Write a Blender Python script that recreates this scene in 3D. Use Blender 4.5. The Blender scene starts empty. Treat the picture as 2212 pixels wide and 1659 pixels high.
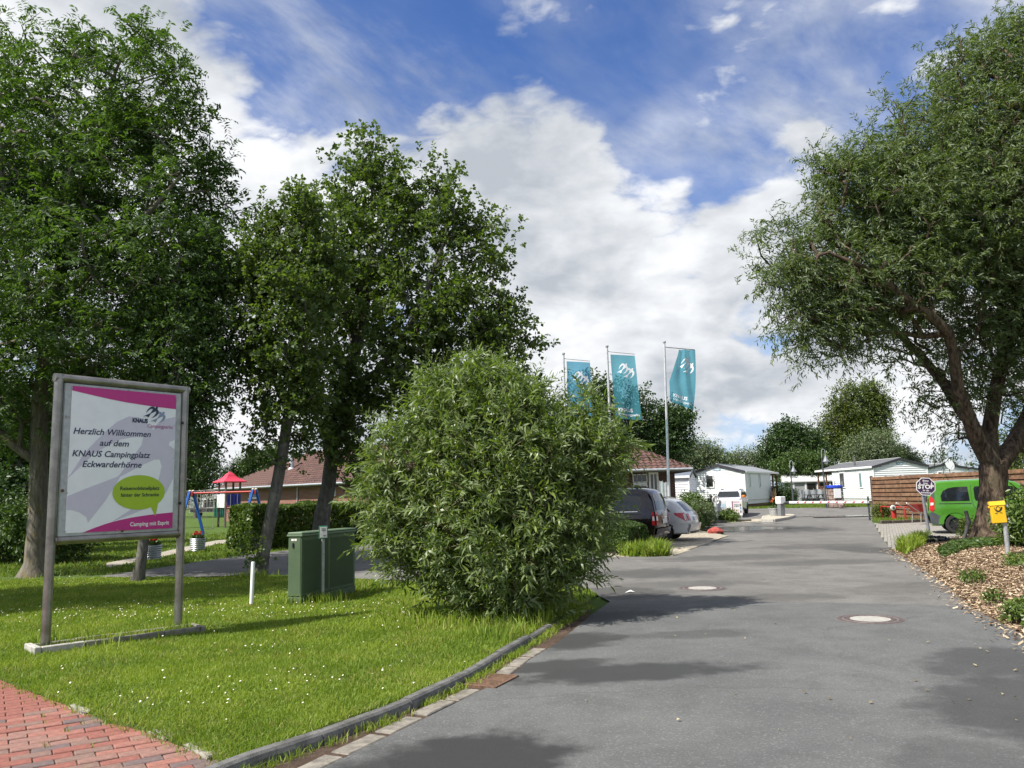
import bpy, bmesh, math, random
import numpy as np
from mathutils import Vector, Matrix
from mathutils.geometry import tessellate_polygon

random.seed(7)
rng = np.random.default_rng(7)
R = math.radians
C = bpy.context.scene.collection
SC = bpy.context.scene

# ------------------------------------------------------------------ camera
CAM_H, PITCH, ROLL, FPX = 1.65, R(7.9), R(1.5), 1750.0      # survey of the photograph, in a 2212 x 1659 frame
cam_d = bpy.data.cameras.new('camera')
cam = bpy.data.objects.new('camera', cam_d)
C.objects.link(cam)
SC.camera = cam
FWD = Vector((0, math.cos(PITCH), math.sin(PITCH)))
_r0, _u0 = Vector((1, 0, 0)), Vector((0, -math.sin(PITCH), math.cos(PITCH)))
RIGHT = math.cos(ROLL) * _r0 - math.sin(ROLL) * _u0
UP = math.sin(ROLL) * _r0 + math.cos(ROLL) * _u0
cam.matrix_world = Matrix.Translation((0, 0, CAM_H)) @ Matrix((RIGHT, UP, -FWD)).transposed().to_4x4()
cam_d.sensor_width = 36
cam_d.lens = FPX / 2212 * 36
cam_d.clip_start, cam_d.clip_end = 0.05, 3000

def ray(px, py):
    return FWD * FPX + RIGHT * (px - 1106) + UP * (829.5 - py)
def ground(px, py, z=0.0):
    """The point at height z that the surveyed direction meets."""
    d = ray(px, py)
    t = (z - CAM_H) / d.z
    return Vector((d.x * t, d.y * t, z))
def at(px, py, y):
    """The point at distance y along the view axis."""
    d = ray(px, py)
    return Vector((d.x * y / d.y, y, CAM_H + d.z * y / d.y))

# ------------------------------------------------------------------ sun, sky, exposure
SUN_DIR = Vector((-0.82, -0.41, 1.12)).normalized()          # towards the sun
sun_el = math.asin(SUN_DIR.z)
sun_az = math.atan2(SUN_DIR.x, SUN_DIR.y)
sd = bpy.data.lights.new('sun', 'SUN')
sd.energy, sd.angle, sd.color = 4.8, R(0.6), (1.0, 0.955, 0.88)
so = bpy.data.objects.new('sun', sd)
C.objects.link(so)
so.rotation_euler = SUN_DIR.to_track_quat('Z', 'Y').to_euler()
SC.view_settings.view_transform = 'Standard'
SC.view_settings.look = 'None'
SC.view_settings.gamma = 1
SC.view_settings.exposure = 0.72
SC.view_settings.use_curve_mapping = False

class NT:
    """Small wrapper for wiring node trees."""
    def __init__(s, tree):
        s.t = tree
        tree.nodes.clear()
    def n(s, typ, **kw):
        nd = s.t.nodes.new(typ)
        for k, v in kw.items():
            if k == 'ins':
                for kk, vv in v.items():
                    if hasattr(vv, 'is_output'):
                        s.t.links.new(vv, nd.inputs[kk])
                    else:
                        nd.inputs[kk].default_value = vv
            else:
                setattr(nd, k, v)
        return nd
    def math(s, op, a, b=None, c=None, clamp=False):
        ins = {0: a}
        if b is not None: ins[1] = b
        if c is not None: ins[2] = c
        return s.n('ShaderNodeMath', operation=op, use_clamp=clamp, ins=ins).outputs[0]
    def vmath(s, op, a, b=None):
        ins = {0: a}
        if b is not None: ins[1] = b
        nd = s.n('ShaderNodeVectorMath', operation=op, ins=ins)
        return nd.outputs[1] if op in ('DOT_PRODUCT', 'LENGTH', 'DISTANCE') else nd.outputs[0]
    def noise(s, vec, scale, detail=4, rough=0.5, dist=0.0):
        ins = {'Scale': scale, 'Detail': detail, 'Roughness': rough, 'Distortion': dist}
        if vec is not None: ins['Vector'] = vec
        return s.n('ShaderNodeTexNoise', ins=ins).outputs[0]
    def ramp(s, v, lo, hi, a=0.0, b=1.0, smooth=True):
        return s.n('ShaderNodeMapRange', interpolation_type='SMOOTHSTEP' if smooth else 'LINEAR',
                   ins={0: v, 1: lo, 2: hi, 3: a, 4: b}).outputs[0]
    def mix(s, f, a, b, mode='MIX'):
        nd = s.n('ShaderNodeMix', data_type='RGBA', blend_type=mode)
        for i, v in ((0, f), (6, a), (7, b)):
            if hasattr(v, 'is_output'): s.t.links.new(v, nd.inputs[i])
            else: nd.inputs[i].default_value = v if i == 0 else (tuple(v) + (1,))[:4]
        return nd.outputs[2]

world = bpy.data.worlds.new('World')
SC.world = world
world.use_nodes = True
world.cycles.sampling_method = 'MANUAL'
world.cycles.sample_map_resolution = 512
W = NT(world.node_tree)
sky = W.n('ShaderNodeTexSky', sky_type='NISHITA', sun_disc=False, sun_elevation=sun_el, sun_rotation=sun_az,
          altitude=10, air_density=1.0, dust_density=0.3, ozone_density=3.0)
d_ = W.n('ShaderNodeTexCoord').outputs['Generated']
d_ = W.vmath('NORMALIZE', d_)
sep = W.n('ShaderNodeSeparateXYZ', ins={0: d_})
# cloud field in direction space, flattened so that banks grow smaller towards the horizon
zc = W.math('MAXIMUM', sep.outputs[2], -0.05)
flat = W.math('DIVIDE', 1.0, W.math('ADD', W.math('MULTIPLY', zc, 0.75), 0.42))
plv = W.n('ShaderNodeCombineXYZ', ins={0: W.math('MULTIPLY', sep.outputs[0], flat), 1: W.math('MULTIPLY', sep.outputs[1], flat), 2: W.math('MULTIPLY', zc, 2.0)}).outputs[0]
big = W.noise(plv, 1.9, 4, 0.55, 0.1)
fine = W.noise(plv, 3.7, 12, 0.57, 0.12)
warp = W.vmath('ADD', plv, W.vmath('MULTIPLY', W.n('ShaderNodeTexNoise', ins={'Vector': plv, 'Scale': 5.0, 'Detail': 3.0}).outputs[1], (0.14, 0.14, 0.14)))
def cauli(vec, sc):
    """Billowing lobes: folded noise, rounded outwards with creases between."""
    return W.math('ABSOLUTE', W.math('SUBTRACT', W.noise(vec, sc, 5, 0.52), 0.5))
bil = cauli(warp, 6.0)
dens = W.math('ADD', W.math('ADD', W.math('MULTIPLY', big, 0.55), W.math('MULTIPLY', fine, 0.55)), W.math('MULTIPLY', W.math('SUBTRACT', bil, 0.08), 0.75))
def sky_blob(px, py, deg, amount):
    v = ray(px, py).normalized()
    dt = W.vmath('DOT_PRODUCT', d_, tuple(v))
    return W.ramp(dt, math.cos(R(deg)), math.cos(R(deg * 0.1)), 0.0, amount)
bias = 0.0
# broad weather of this afternoon: a torn blue gap overhead, cloud banks around it
for px, py, dg, am in [(640, 70, 9, -0.20), (820, 130, 9, -0.17), (1000, 190, 8, -0.13), (1200, 190, 8, -0.10), (1330, 270, 7, -0.12), (1470, 290, 8, -0.16), (1580, 340, 6, -0.12), (1360, 40, 8, -0.10), (480, 20, 5, -0.10),
                       (1650, 705, 3.4, -0.24), (1700, 740, 2.2, -0.12), (560, 290, 3.4, -0.12), (1850, 60, 10, -0.05), (1560, 120, 8, -0.08), (1590, 965, 4, -0.06), (1840, 260, 7, -0.06), (1980, 60, 8, -0.04),
                       (250, 100, 14, 0.18), (350, 40, 8, 0.14), (600, 420, 12, 0.16), (1400, 520, 15, 0.20), (1780, 800, 9, 0.12), (980, 330, 6, 0.10), (1120, 40, 5, 0.06), (1300, 860, 11, 0.14), (520, 800, 14, 0.16), (1150, 330, 7, 0.06), (130, 420, 12, 0.14), (1000, 620, 8, 0.12)]:
    b = sky_blob(px, py, dg, am)
    bias = b if bias == 0.0 else W.math('ADD', bias, b)
dens2 = W.math('ADD', dens, bias)
mask = W.ramp(dens2, 0.41, 0.60)
wisp_v = W.n('ShaderNodeCombineXYZ', ins={0: W.math('MULTIPLY', sep.outputs[0], 1.0), 1: W.math('MULTIPLY', sep.outputs[1], 0.8), 2: W.math('ADD', W.math('MULTIPLY', sep.outputs[0], 0.9), W.math('MULTIPLY', zc, 2.0))}).outputs[0]
thin = W.math('MULTIPLY', W.ramp(W.noise(wisp_v, 4.5, 12, 0.60, 0.2), 0.34, 0.70, 0.06, 0.78), W.ramp(W.noise(plv, 2.6, 3, 0.5), 0.36, 0.60, 0.25, 1.0))
mask = W.math('MAXIMUM', mask, thin)
# lit rims and grey bellies: the field a little nearer the sun and higher against the field here
off = W.vmath('ADD', plv, (-0.045, -0.01, 0.075))
fine2 = W.noise(off, 3.7, 12, 0.57, 0.12)
puff = W.noise(plv, 11.0, 8, 0.55, 0.1)
bil2 = cauli(W.vmath('ADD', warp, (-0.04, -0.01, 0.06)), 6.0)
relief = W.math('ADD', W.math('MULTIPLY', W.math('SUBTRACT', fine, fine2), 1.8), W.math('MULTIPLY', W.math('SUBTRACT', bil, bil2), 1.6))
belly = W.ramp(W.noise(W.vmath('ADD', plv, (4.0, 1.0, 2.0)), 1.7, 4, 0.5), 0.38, 0.62, 0.92, 0.05)
thick = W.ramp(dens2, 0.55, 0.95, 0.10, -0.26)
shade = W.math('ADD', W.math('ADD', relief, belly), thick)
shade = W.math('ADD', shade, W.math('MULTIPLY', W.math('SUBTRACT', puff, 0.5), 0.42), clamp=True)
cloud_col = W.mix(shade, (3.2, 3.45, 3.8), (6.1, 6.2, 6.35))
blue = W.mix(1.0, sky.outputs[0], (0.46, 0.64, 0.96), 'MULTIPLY')
blue = W.mix(W.ramp(sep.outputs[2], 0.0, 0.42, 0.8, 0.0), blue, (3.2, 4.2, 5.5))
skycol = W.mix(mask, blue, cloud_col)
bg = W.n('ShaderNodeBackground', ins={'Color': skycol, 'Strength': 0.1})
out = W.n('ShaderNodeOutputWorld', ins={'Surface': bg.outputs[0]})

# ------------------------------------------------------------------ materials
MATS = {}
def mat(name, col, rough=0.6, metal=0.0, var=0.12, scale=6.0, bump=0.0, bscale=40.0, spec=0.5, col2=None, dirt=0.0, coat=0.0):
    """Principled paint/stone/metal with object-space mottling and fine relief."""
    if name in MATS: return MATS[name]
    m = bpy.data.materials.new(name)
    m.use_nodes = True
    t = NT(m.node_tree)
    tc = t.n('ShaderNodeTexCoord').outputs['Object']
    nz = t.noise(tc, scale, 5, 0.6)
    c1 = tuple(max(0, c * (1 - var)) for c in col)
    c2 = col2 if col2 else tuple(min(1, c * (1 + var)) for c in col)
    c = t.mix(t.ramp(nz, 0.3, 0.7), c1, c2)
    if dirt:
        c = t.mix(t.ramp(t.noise(tc, scale * 0.6, 8, 0.7), 0.5, 0.75, 0, dirt), c, (0.10, 0.09, 0.06))
    p = t.n('ShaderNodeBsdfPrincipled', ins={'Base Color': c, 'Metallic': metal, 'Specular IOR Level': spec, 'Coat Weight': coat, 'Coat Roughness': 0.05,
            'Roughness': t.ramp(nz, 0.2, 0.8, max(0.02, rough - 0.08), min(1, rough + 0.08))})
    if bump:
        b = t.n('ShaderNodeBump', ins={'Strength': bump, 'Distance': 0.01, 'Height': t.noise(tc, bscale, 6, 0.65)})
        t.t.links.new(b.outputs[0], p.inputs['Normal'])
    t.n('ShaderNodeOutputMaterial', ins={'Surface': p.outputs[0]})
    MATS[name] = m
    return m

def leaf_mat(name, dark, light, trans=0.35, rough=0.42, back=None, spec=0.4):
    """Leaves: each leaf its own tone, some light passing through."""
    m = bpy.data.materials.new(name)
    m.use_nodes = True
    t = NT(m.node_tree)
    g = t.n('ShaderNodeNewGeometry')
    tc = t.n('ShaderNodeTexCoord').outputs['Object']
    f = t.math('ADD', t.math('MULTIPLY', g.outputs['Random Per Island'], 0.7), t.math('MULTIPLY', t.noise(tc, 0.9, 3, 0.5), 0.5))
    c = t.mix(t.ramp(f, 0.2, 0.95, smooth=False), dark, light)
    if back:
        c = t.mix(t.math('MULTIPLY', g.outputs['Backfacing'], 0.75), c, back)
    p = t.n('ShaderNodeBsdfPrincipled', ins={'Base Color': c, 'Roughness': rough, 'Specular IOR Level': spec})
    tr = t.n('ShaderNodeBsdfTranslucent', ins={'Color': t.mix(1.0, c, (1.1, 1.25, 0.45), 'MULTIPLY')})
    mx = t.n('ShaderNodeMixShader', ins={0: trans, 1: p.outputs[0], 2: tr.outputs[0]})
    t.n('ShaderNodeOutputMaterial', ins={'Surface': mx.outputs[0]})
    MATS[name] = m
    return m

def bark_mat(name, a, b, lichen=None, scale=9.0, deep=0.6):
    m = bpy.data.materials.new(name)
    m.use_nodes = True
    t = NT(m.node_tree)
    tc = t.n('ShaderNodeTexCoord').outputs['Object']
    mp = t.n('ShaderNodeMapping', ins={'Vector': tc, 'Scale': (1.0, 1.0, 0.22)}).outputs[0]
    nz = t.noise(mp, scale, 8, 0.7, 0.6)
    c = t.mix(t.ramp(nz, 0.35, 0.65), a, b)
    if lichen:
        c = t.mix(t.ramp(t.noise(tc, 2.2, 8, 0.75), 0.52, 0.62, 0, 0.7), c, lichen)
    p = t.n('ShaderNodeBsdfPrincipled', ins={'Base Color': c, 'Roughness': 0.9, 'Specular IOR Level': 0.2})
    bp = t.n('ShaderNodeBump', ins={'Strength': 1.0, 'Distance': deep * 0.06, 'Height': nz})
    t.t.links.new(bp.outputs[0], p.inputs['Normal'])
    t.n('ShaderNodeOutputMaterial', ins={'Surface': p.outputs[0]})
    MATS[name] = m
    return m

# ------------------------------------------------------------------ object helpers
def tag(o, label=None, cat=None, group=None, kind=None):
    if label: o['label'] = label
    if cat: o['category'] = cat
    if group: o['group'] = group
    if kind: o['kind'] = kind
    return o
def empty(name, loc, rz=0.0, label=None, cat=None, group=None, kind=None):
    o = bpy.data.objects.new(name, None)
    o.empty_display_size = 0.2
    C.objects.link(o)
    o.location = loc
    o.rotation_euler = (0, 0, rz)
    return tag(o, label, cat, group, kind)
def link(name, me, parent=None, loc=None, rot=None, scl=None):
    o = bpy.data.objects.new(name, me)
    C.objects.link(o)
    if parent is not None: o.parent = parent
    if loc is not None: o.location = loc
    if rot is not None: o.rotation_euler = rot
    if scl is not None: o.scale = scl
    return o
def np_mesh(name, verts, faces, m, smooth=False, mats=None, midx=None):
    """Mesh from arrays; faces is (n,3) or (n,4)."""
    me = bpy.data.meshes.new(name)
    verts = np.asarray(verts, dtype=np.float32).reshape(-1, 3)
    faces = np.asarray(faces, dtype=np.int32)
    k = faces.shape[1]
    me.vertices.add(len(verts)); me.vertices.foreach_set('co', verts.ravel())
    me.loops.add(faces.size); me.loops.foreach_set('vertex_index', faces.ravel())
    me.polygons.add(len(faces))
    me.polygons.foreach_set('loop_start', np.arange(0, faces.size, k, dtype=np.int32))
    me.polygons.foreach_set('loop_total', np.full(len(faces), k, dtype=np.int32))
    for mm in (mats or [m]): me.materials.append(mm)
    if midx is not None: me.polygons.foreach_set('material_index', np.asarray(midx, dtype=np.int32))
    me.update(calc_edges=True)
    if smooth: me.polygons.foreach_set('use_smooth', np.ones(len(faces), dtype=bool))
    return me

class MB:
    """Collects simple solids and builds ONE mesh object."""
    def __init__(s):
        s.v, s.f = [], []
    def add(s, vs, fs):
        o = len(s.v)
        s.v += [tuple(v) for v in vs]
        s.f += [tuple(i + o for i in f) for f in fs]
        return s
    def box(s, x0, x1, y0, y1, z0, z1, M=None):
        vs = [Vector(p) for p in ((x0, y0, z0), (x1, y0, z0), (x1, y1, z0), (x0, y1, z0), (x0, y0, z1), (x1, y0, z1), (x1, y1, z1), (x0, y1, z1))]
        if M is not None: vs = [M @ v for v in vs]
        return s.add(vs, [(0, 3, 2, 1), (4, 5, 6, 7), (0, 1, 5, 4), (1, 2, 6, 5), (2, 3, 7, 6), (3, 0, 4, 7)])
    def bbox(s, x0, x1, y0, y1, z0, z1, b=0.01, M=None):
        """Box with chamfered edges."""
        bm = bmesh.new()
        bmesh.ops.create_cube(bm, size=1)
        for v in bm.verts:
            v.co = Vector((x0 + (v.co.x + .5) * (x1 - x0), y0 + (v.co.y + .5) * (y1 - y0), z0 + (v.co.z + .5) * (z1 - z0)))
        bmesh.ops.bevel(bm, geom=bm.edges[:], offset=b, segments=1, affect='EDGES', profile=0.5)
        return s.bm(bm, M)
    def bm(s, bm, M=None):
        bm.verts.index_update()
        vs = [(M @ v.co if M is not None else v.co.copy()) for v in bm.verts]
        fs = [[v.index for v in f.verts] for f in bm.faces]
        bm.free()
        return s.add(vs, fs)
    def tube(s, pts, rad, n=8, cap=True):
        pts = [Vector(p) for p in pts]
        rad = rad if hasattr(rad, '__len__') else [rad] * len(pts)
        vs, fs = [], []
        u = None
        for i, p in enumerate(pts):
            t = (pts[min(i + 1, len(pts) - 1)] - pts[max(i - 1, 0)]).normalized()
            if u is None:
                u = t.orthogonal().normalized()
            else:
                u = (u - t * u.dot(t))
                u = u.normalized() if u.length > 1e-6 else t.orthogonal().normalized()
            w = t.cross(u)
            for k in range(n):
                a = 2 * math.pi * k / n
                vs.append(p + (u * math.cos(a) + w * math.sin(a)) * rad[i])
        for i in range(len(pts) - 1):
            for k in range(n):
                a, b = i * n + k, i * n + (k + 1) % n
                fs.append((a, b, b + n, a + n))
        if cap:
            fs.append(tuple(range(n - 1, -1, -1)))
            fs.append(tuple((len(pts) - 1) * n + k for k in range(n)))
        return s.add(vs, fs)
    def lathe(s, prof, n=20, M=None, close=False):
        """Profile of (r, z) turned about z."""
        vs, fs = [], []
        for r, z in prof:
            for k in range(n):
                a = 2 * math.pi * k / n
                v = Vector((r * math.cos(a), r * math.sin(a), z))
                vs.append(M @ v if M is not None else v)
        m = len(prof)
        for i in range(m - 1 + (1 if close else 0)):
            for k in range(n):
                a, b = i * n + k, i * n + (k + 1) % n
                c, d = ((i + 1) % m) * n + (k + 1) % n, ((i + 1) % m) * n + k
                fs.append((a, b, c, d))
        if not close:
            if prof[0][0] > 1e-4: fs.append(tuple(range(n - 1, -1, -1)))
            if prof[-1][0] > 1e-4: fs.append(tuple((m - 1) * n + k for k in range(n)))
        return s.add(vs, fs)
    def prism(s, poly, h0, h1, M=None):
        """2-D polygon (x, y) raised from h0 to h1 in z; M places it."""
        n = len(poly)
        vs = [Vector((p[0], p[1], h0)) for p in poly] + [Vector((p[0], p[1], h1)) for p in poly]
        if M is not None: vs = [M @ v for v in vs]
        tri = tessellate_polygon([[Vector((p[0], p[1], 0)) for p in poly]])
        fs = [tuple(i + n for i in t) for t in tri] + [tuple(reversed(t)) for t in tri]
        fs += [(i, (i + 1) % n, (i + 1) % n + n, i + n) for i in range(n)]
        return s.add(vs, fs)
    def mesh(s, name, m, smooth=None):
        me = bpy.data.meshes.new(name)
        me.from_pydata(s.v, [], s.f)
        me.materials.append(m)
        bm = bmesh.new(); bm.from_mesh(me)
        bmesh.ops.recalc_face_normals(bm, faces=bm.faces[:])
        bm.to_mesh(me); bm.free()
        if smooth is not None:
            me.polygons.foreach_set('use_smooth', np.ones(len(me.polygons), dtype=bool))
            me.set_sharp_from_angle(angle=R(smooth))
        return me
    def build(s, name, m, parent=None, smooth=None, loc=None, rot=None):
        return link(name, s.mesh(name, m, smooth), parent, loc, rot)

XZ = Matrix(((1, 0, 0, 0), (0, 0, -1, 0), (0, 1, 0, 0), (0, 0, 0, 1)))     # drawing plane (x, y) stood upright: y becomes z, height faces -y

def in_poly(P, poly):
    poly = np.asarray([(p[0], p[1]) for p in poly])
    x, y = P[:, 0], P[:, 1]
    inside = np.zeros(len(P), bool)
    j = len(poly) - 1
    for i in range(len(poly)):
        xi, yi, xj, yj = *poly[i], *poly[j]
        c = ((yi > y) != (yj > y)) & (x < (xj - xi) * (y - yi) / (yj - yi + 1e-12) + xi)
        inside ^= c
        j = i
    return inside
def poly_dist(P, poly, closed=True):
    poly = np.asarray([(p[0], p[1]) for p in poly])
    best = np.full(len(P), 1e9)
    for i in range(len(poly) if closed else len(poly) - 1):
        a, b = poly[i], poly[(i + 1) % len(poly)]
        ab = b - a
        t = np.clip(((P - a) @ ab) / (ab @ ab + 1e-9), 0, 1)
        best = np.minimum(best, np.linalg.norm(P - a - t[:, None] * ab, axis=1))
    return best

def sheet(name, poly, z, m, step=0.0, zf=None, parent=None, kind='structure', skirt=0.0):
    """Ground sheet over a plan polygon, cut to a grid where it has relief."""
    bm = bmesh.new()
    vs = [bm.verts.new((p[0], p[1], 0)) for p in poly]
    bm.faces.new(vs)
    bmesh.ops.triangulate(bm, faces=bm.faces[:])
    if step:
        xs = [p[0] for p in poly]; ys = [p[1] for p in poly]
        for ax, lo, hi in ((0, min(xs), max(xs)), (1, min(ys), max(ys))):
            k = lo + step
            while k < hi:
                co = [0, 0, 0]; co[ax] = k
                no = [0, 0, 0]; no[ax] = 1
                bmesh.ops.bisect_plane(bm, geom=bm.verts[:] + bm.edges[:] + bm.faces[:], plane_co=co, plane_no=no, dist=1e-5)
                k += step
    if skirt:
        r = bmesh.ops.extrude_edge_only(bm, edges=[e for e in bm.edges if e.is_boundary])
        low = [v for v in r['geom'] if isinstance(v, bmesh.types.BMVert)]
        lows = set(low)
    else:
        lows = ()
    bm.verts.index_update()
    co = np.array([(v.co.x, v.co.y) for v in bm.verts])
    zs = zf(co) if zf else np.full(len(co), z)
    for v, h in zip(bm.verts, zs):
        v.co.z = h - (skirt if v in lows else 0)
    bmesh.ops.recalc_face_normals(bm, faces=bm.faces[:])
    up = sum(f.normal.z for f in bm.faces)
    if up < 0: bmesh.ops.reverse_faces(bm, faces=bm.faces[:])
    me = bpy.data.meshes.new(name)
    bm.to_mesh(me); bm.free()
    me.materials.append(m)
    if step: me.polygons.foreach_set('use_smooth', np.ones(len(me.polygons), dtype=bool))
    o = link(name, me, parent)
    if kind: o['kind'] = kind
    return o

def text_mesh(body, size, m, bold=0.0, shear=0.0, align='CENTER', width=None, name='lettering'):
    """Flat lettering as a mesh in x (reading direction) and y (up); width stretches the line to a given length."""
    cu = bpy.data.curves.new('text', 'FONT')
    cu.body, cu.size, cu.offset, cu.shear, cu.align_x = body, size, bold, shear, align
    cu.resolution_u = 3
    o = bpy.data.objects.new('text', cu)
    C.objects.link(o)
    dg = bpy.context.evaluated_depsgraph_get()
    me = bpy.data.meshes.new_from_object(o.evaluated_get(dg))
    bpy.data.objects.remove(o)
    bpy.data.curves.remove(cu)
    me.name = name
    me.materials.clear(); me.materials.append(m)
    if width:
        xs = np.empty(len(me.vertices) * 3, np.float32); me.vertices.foreach_get('co', xs)
        xs = xs.reshape(-1, 3); w = np.ptp(xs[:, 0])
        xs[:, 0] *= width / w
        me.vertices.foreach_set('co', xs.ravel())
    return me
def put_text(body, size, m, parent, x, z, y, bold=0.0, shear=0.0, align='CENTER', width=None, name='lettering'):
    """Lettering on an upright face that looks towards -y."""
    return link(name, text_mesh(body, size, m, bold, shear, align, width), parent, (x, y, z), (R(90), 0, 0))

def map_mesh(me, fn):
    n = len(me.vertices)
    a = np.empty(n * 3, np.float32); me.vertices.foreach_get('co', a)
    a = fn(a.reshape(-1, 3).astype(float))
    me.vertices.foreach_set('co', np.asarray(a, np.float32).ravel())
    me.update()
    return me

# the birds emblem: one bird's outline in its own unit frame
BIRD = [(555,490),(600,460),(650,410),(680,350),(690,310),(670,295),(650,310),(600,340),(555,372),(500,477),(482,452),(440,441),(375,458),(450,412),(548,358),(580,300),(610,240),(570,235),(530,255),(490,300),(445,362),
        (460,310),(500,240),(550,190),(600,172),(640,190),(660,215),(675,200),(668,180),(690,172),(728,178),(715,205),(715,235),(710,250),(735,270),(745,310),(730,370),(690,420),(630,460)]
BIRD = [((x - 375) / 353, (490 - y) / 353) for x, y in BIRD]
BIRD2 = (0.50, -0.36)
# ------------------------------------------------------------------ ground materials
def asphalt_mat(name, base, warm, wet):
    m = bpy.data.materials.new(name); m.use_nodes = True
    t = NT(m.node_tree)
    tc = t.n('ShaderNodeTexCoord').outputs['Object']
    sp = t.n('ShaderNodeSeparateXYZ', ins={0: tc})
    speck = t.noise(tc, 62, 5, 0.8)
    grit = t.n('ShaderNodeTexVoronoi', ins={'Vector': tc, 'Scale': 70.0}).outputs['Color']
    gv = t.n('ShaderNodeSeparateColor', ins={0: grit}).outputs[0]
    big_ = t.noise(tc, 0.45, 6, 0.6, 0.3)
    mid = t.noise(tc, 1.7, 8, 0.7, 0.5)
    c = t.mix(t.ramp(big_, 0.3, 0.7), base, warm)
    c = t.mix(t.ramp(mid, 0.38, 0.70, 0, 0.50), c, tuple(v * 0.62 for v in base))
    c = t.mix(t.ramp(speck, 0.36, 0.62, 0.50, 0.0), c, tuple(v * 0.38 for v in base))
    c = t.mix(t.ramp(gv, 0.84, 0.99, 0, 0.30), c, tuple(min(1, v * 2.1) for v in base))
    # cracks and tar joints
    vor = t.n('ShaderNodeTexVoronoi', feature='DISTANCE_TO_EDGE', ins={'Vector': t.vmath('ADD', tc, t.n('ShaderNodeCombineXYZ', ins={0: t.math('MULTIPLY', mid, 0.9), 1: t.math('MULTIPLY', big_, 1.5)}).outputs[0]), 'Scale': 0.22}).outputs[0]
    c = t.mix(t.ramp(vor, 0.001, 0.004, 0.22, 0.0), c, tuple(v * 0.3 for v in base))
    # damp patches with ragged outlines
    rag = t.math('MULTIPLY', t.math('SUBTRACT', t.noise(tc, 2.2, 7, 0.65), 0.5), 1.6)
    damp = None
    for (x, y, rx, ry, rot, k) in wet:
        dx, dy = t.math('SUBTRACT', sp.outputs[0], x), t.math('SUBTRACT', sp.outputs[1], y)
        ca, sa = math.cos(rot), math.sin(rot)
        u = t.math('DIVIDE', t.math('ADD', t.math('MULTIPLY', dx, ca), t.math('MULTIPLY', dy, sa)), rx)
        v = t.math('DIVIDE', t.math('SUBTRACT', t.math('MULTIPLY', dy, ca), t.math('MULTIPLY', dx, sa)), ry)
        r = t.math('ADD', t.math('SQRT', t.math('ADD', t.math('MULTIPLY', u, u), t.math('MULTIPLY', v, v))), rag)
        f = t.ramp(r, 0.62, 1.15, k, 0.0)
        damp = f if damp is None else t.math('MAXIMUM', damp, f)
    if damp is None: damp = t.math('MULTIPLY', speck, 0.0)
    c = t.mix(damp, c, tuple(v * 0.30 for v in base))
    rough = t.math('SUBTRACT', 0.9, t.math('MULTIPLY', damp, 0.22))
    p = t.n('ShaderNodeBsdfPrincipled', ins={'Base Color': c, 'Roughness': rough, 'Specular IOR Level': 0.25})
    b = t.n('ShaderNodeBump', ins={'Strength': 0.7, 'Distance': 0.01, 'Height': speck})
    t.t.links.new(b.outputs[0], p.inputs['Normal'])
    t.n('ShaderNodeOutputMaterial', ins={'Surface': p.outputs[0]})
    return m

def soil_mat(name, cols, scale):
    m = bpy.data.materials.new(name); m.use_nodes = True
    t = NT(m.node_tree)
    tc = t.n('ShaderNodeTexCoord').outputs['Object']
    n1, n2, n3 = t.noise(tc, scale, 8, 0.7, 0.4), t.noise(tc, scale * 0.13, 5, 0.6), t.noise(tc, scale * 7, 5, 0.7)
    c = t.mix(t.ramp(n1, 0.35, 0.65), cols[0], cols[1])
    c = t.mix(t.ramp(n2, 0.42, 0.68, 0, 0.75), c, cols[2])
    c = t.mix(t.ramp(n3, 0.4, 0.7, 0.45, 0.0), c, tuple(v * 0.45 for v in cols[0]))
    p = t.n('ShaderNodeBsdfPrincipled', ins={'Base Color': c, 'Roughness': 0.95, 'Specular IOR Level': 0.15})
    b = t.n('ShaderNodeBump', ins={'Strength': 0.9, 'Distance': 0.03, 'Height': n3})
    t.t.links.new(b.outputs[0], p.inputs['Normal'])
    t.n('ShaderNodeOutputMaterial', ins={'Surface': p.outputs[0]})
    return m

def rise(y):
    """The ground climbs a little towards the pitches beyond the gate."""
    s = np.clip((np.asarray(y, float) - 46) / 12, 0, 1)
    return 0.42 * s * s * (3 - 2 * s)
def gr(px, py):
    z = 0.0
    for _ in range(30):
        p = ground(px, py, z)
        z = 0.5 * z + 0.5 * float(rise(p.y))
    return ground(px, py, z)
def G(*pts):
    return [gr(*p) for p in pts]

M_GROUND = soil_mat('meadow_turf', ((0.070, 0.125, 0.022), (0.105, 0.175, 0.032), (0.125, 0.165, 0.048)), 9)
M_LAWN = soil_mat('lawn_turf', ((0.075, 0.125, 0.020), (0.105, 0.165, 0.028), (0.125, 0.150, 0.045)), 14)
M_DIRT = soil_mat('gutter_dirt', ((0.13, 0.085, 0.062), (0.20, 0.145, 0.11), (0.075, 0.06, 0.045)), 22)
M_BED = soil_mat('bark_soil', ((0.16, 0.10, 0.06), (0.28, 0.19, 0.11), (0.08, 0.055, 0.035)), 18)
M_SAND = soil_mat('sandy_path', ((0.42, 0.38, 0.31), (0.50, 0.46, 0.38), (0.34, 0.30, 0.24)), 6)

# base ground to the horizon
gs = []
xs = np.concatenate([[-900, -300, -120], np.arange(-70, 71, 10), [120, 300, 900]])
ys = np.concatenate([[-60, -20], np.arange(0, 90, 4), [110, 160, 300, 900]])
gv = [(x, y, -0.03 + float(rise(y))) for y in ys for x in xs]
nx = len(xs)
gf = [(j * nx + i, j * nx + i + 1, (j + 1) * nx + i + 1, (j + 1) * nx + i) for j in range(len(ys) - 1) for i in range(nx - 1)]
tag(link('ground', np_mesh('ground', gv, gf, M_GROUND)), kind='structure')

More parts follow.
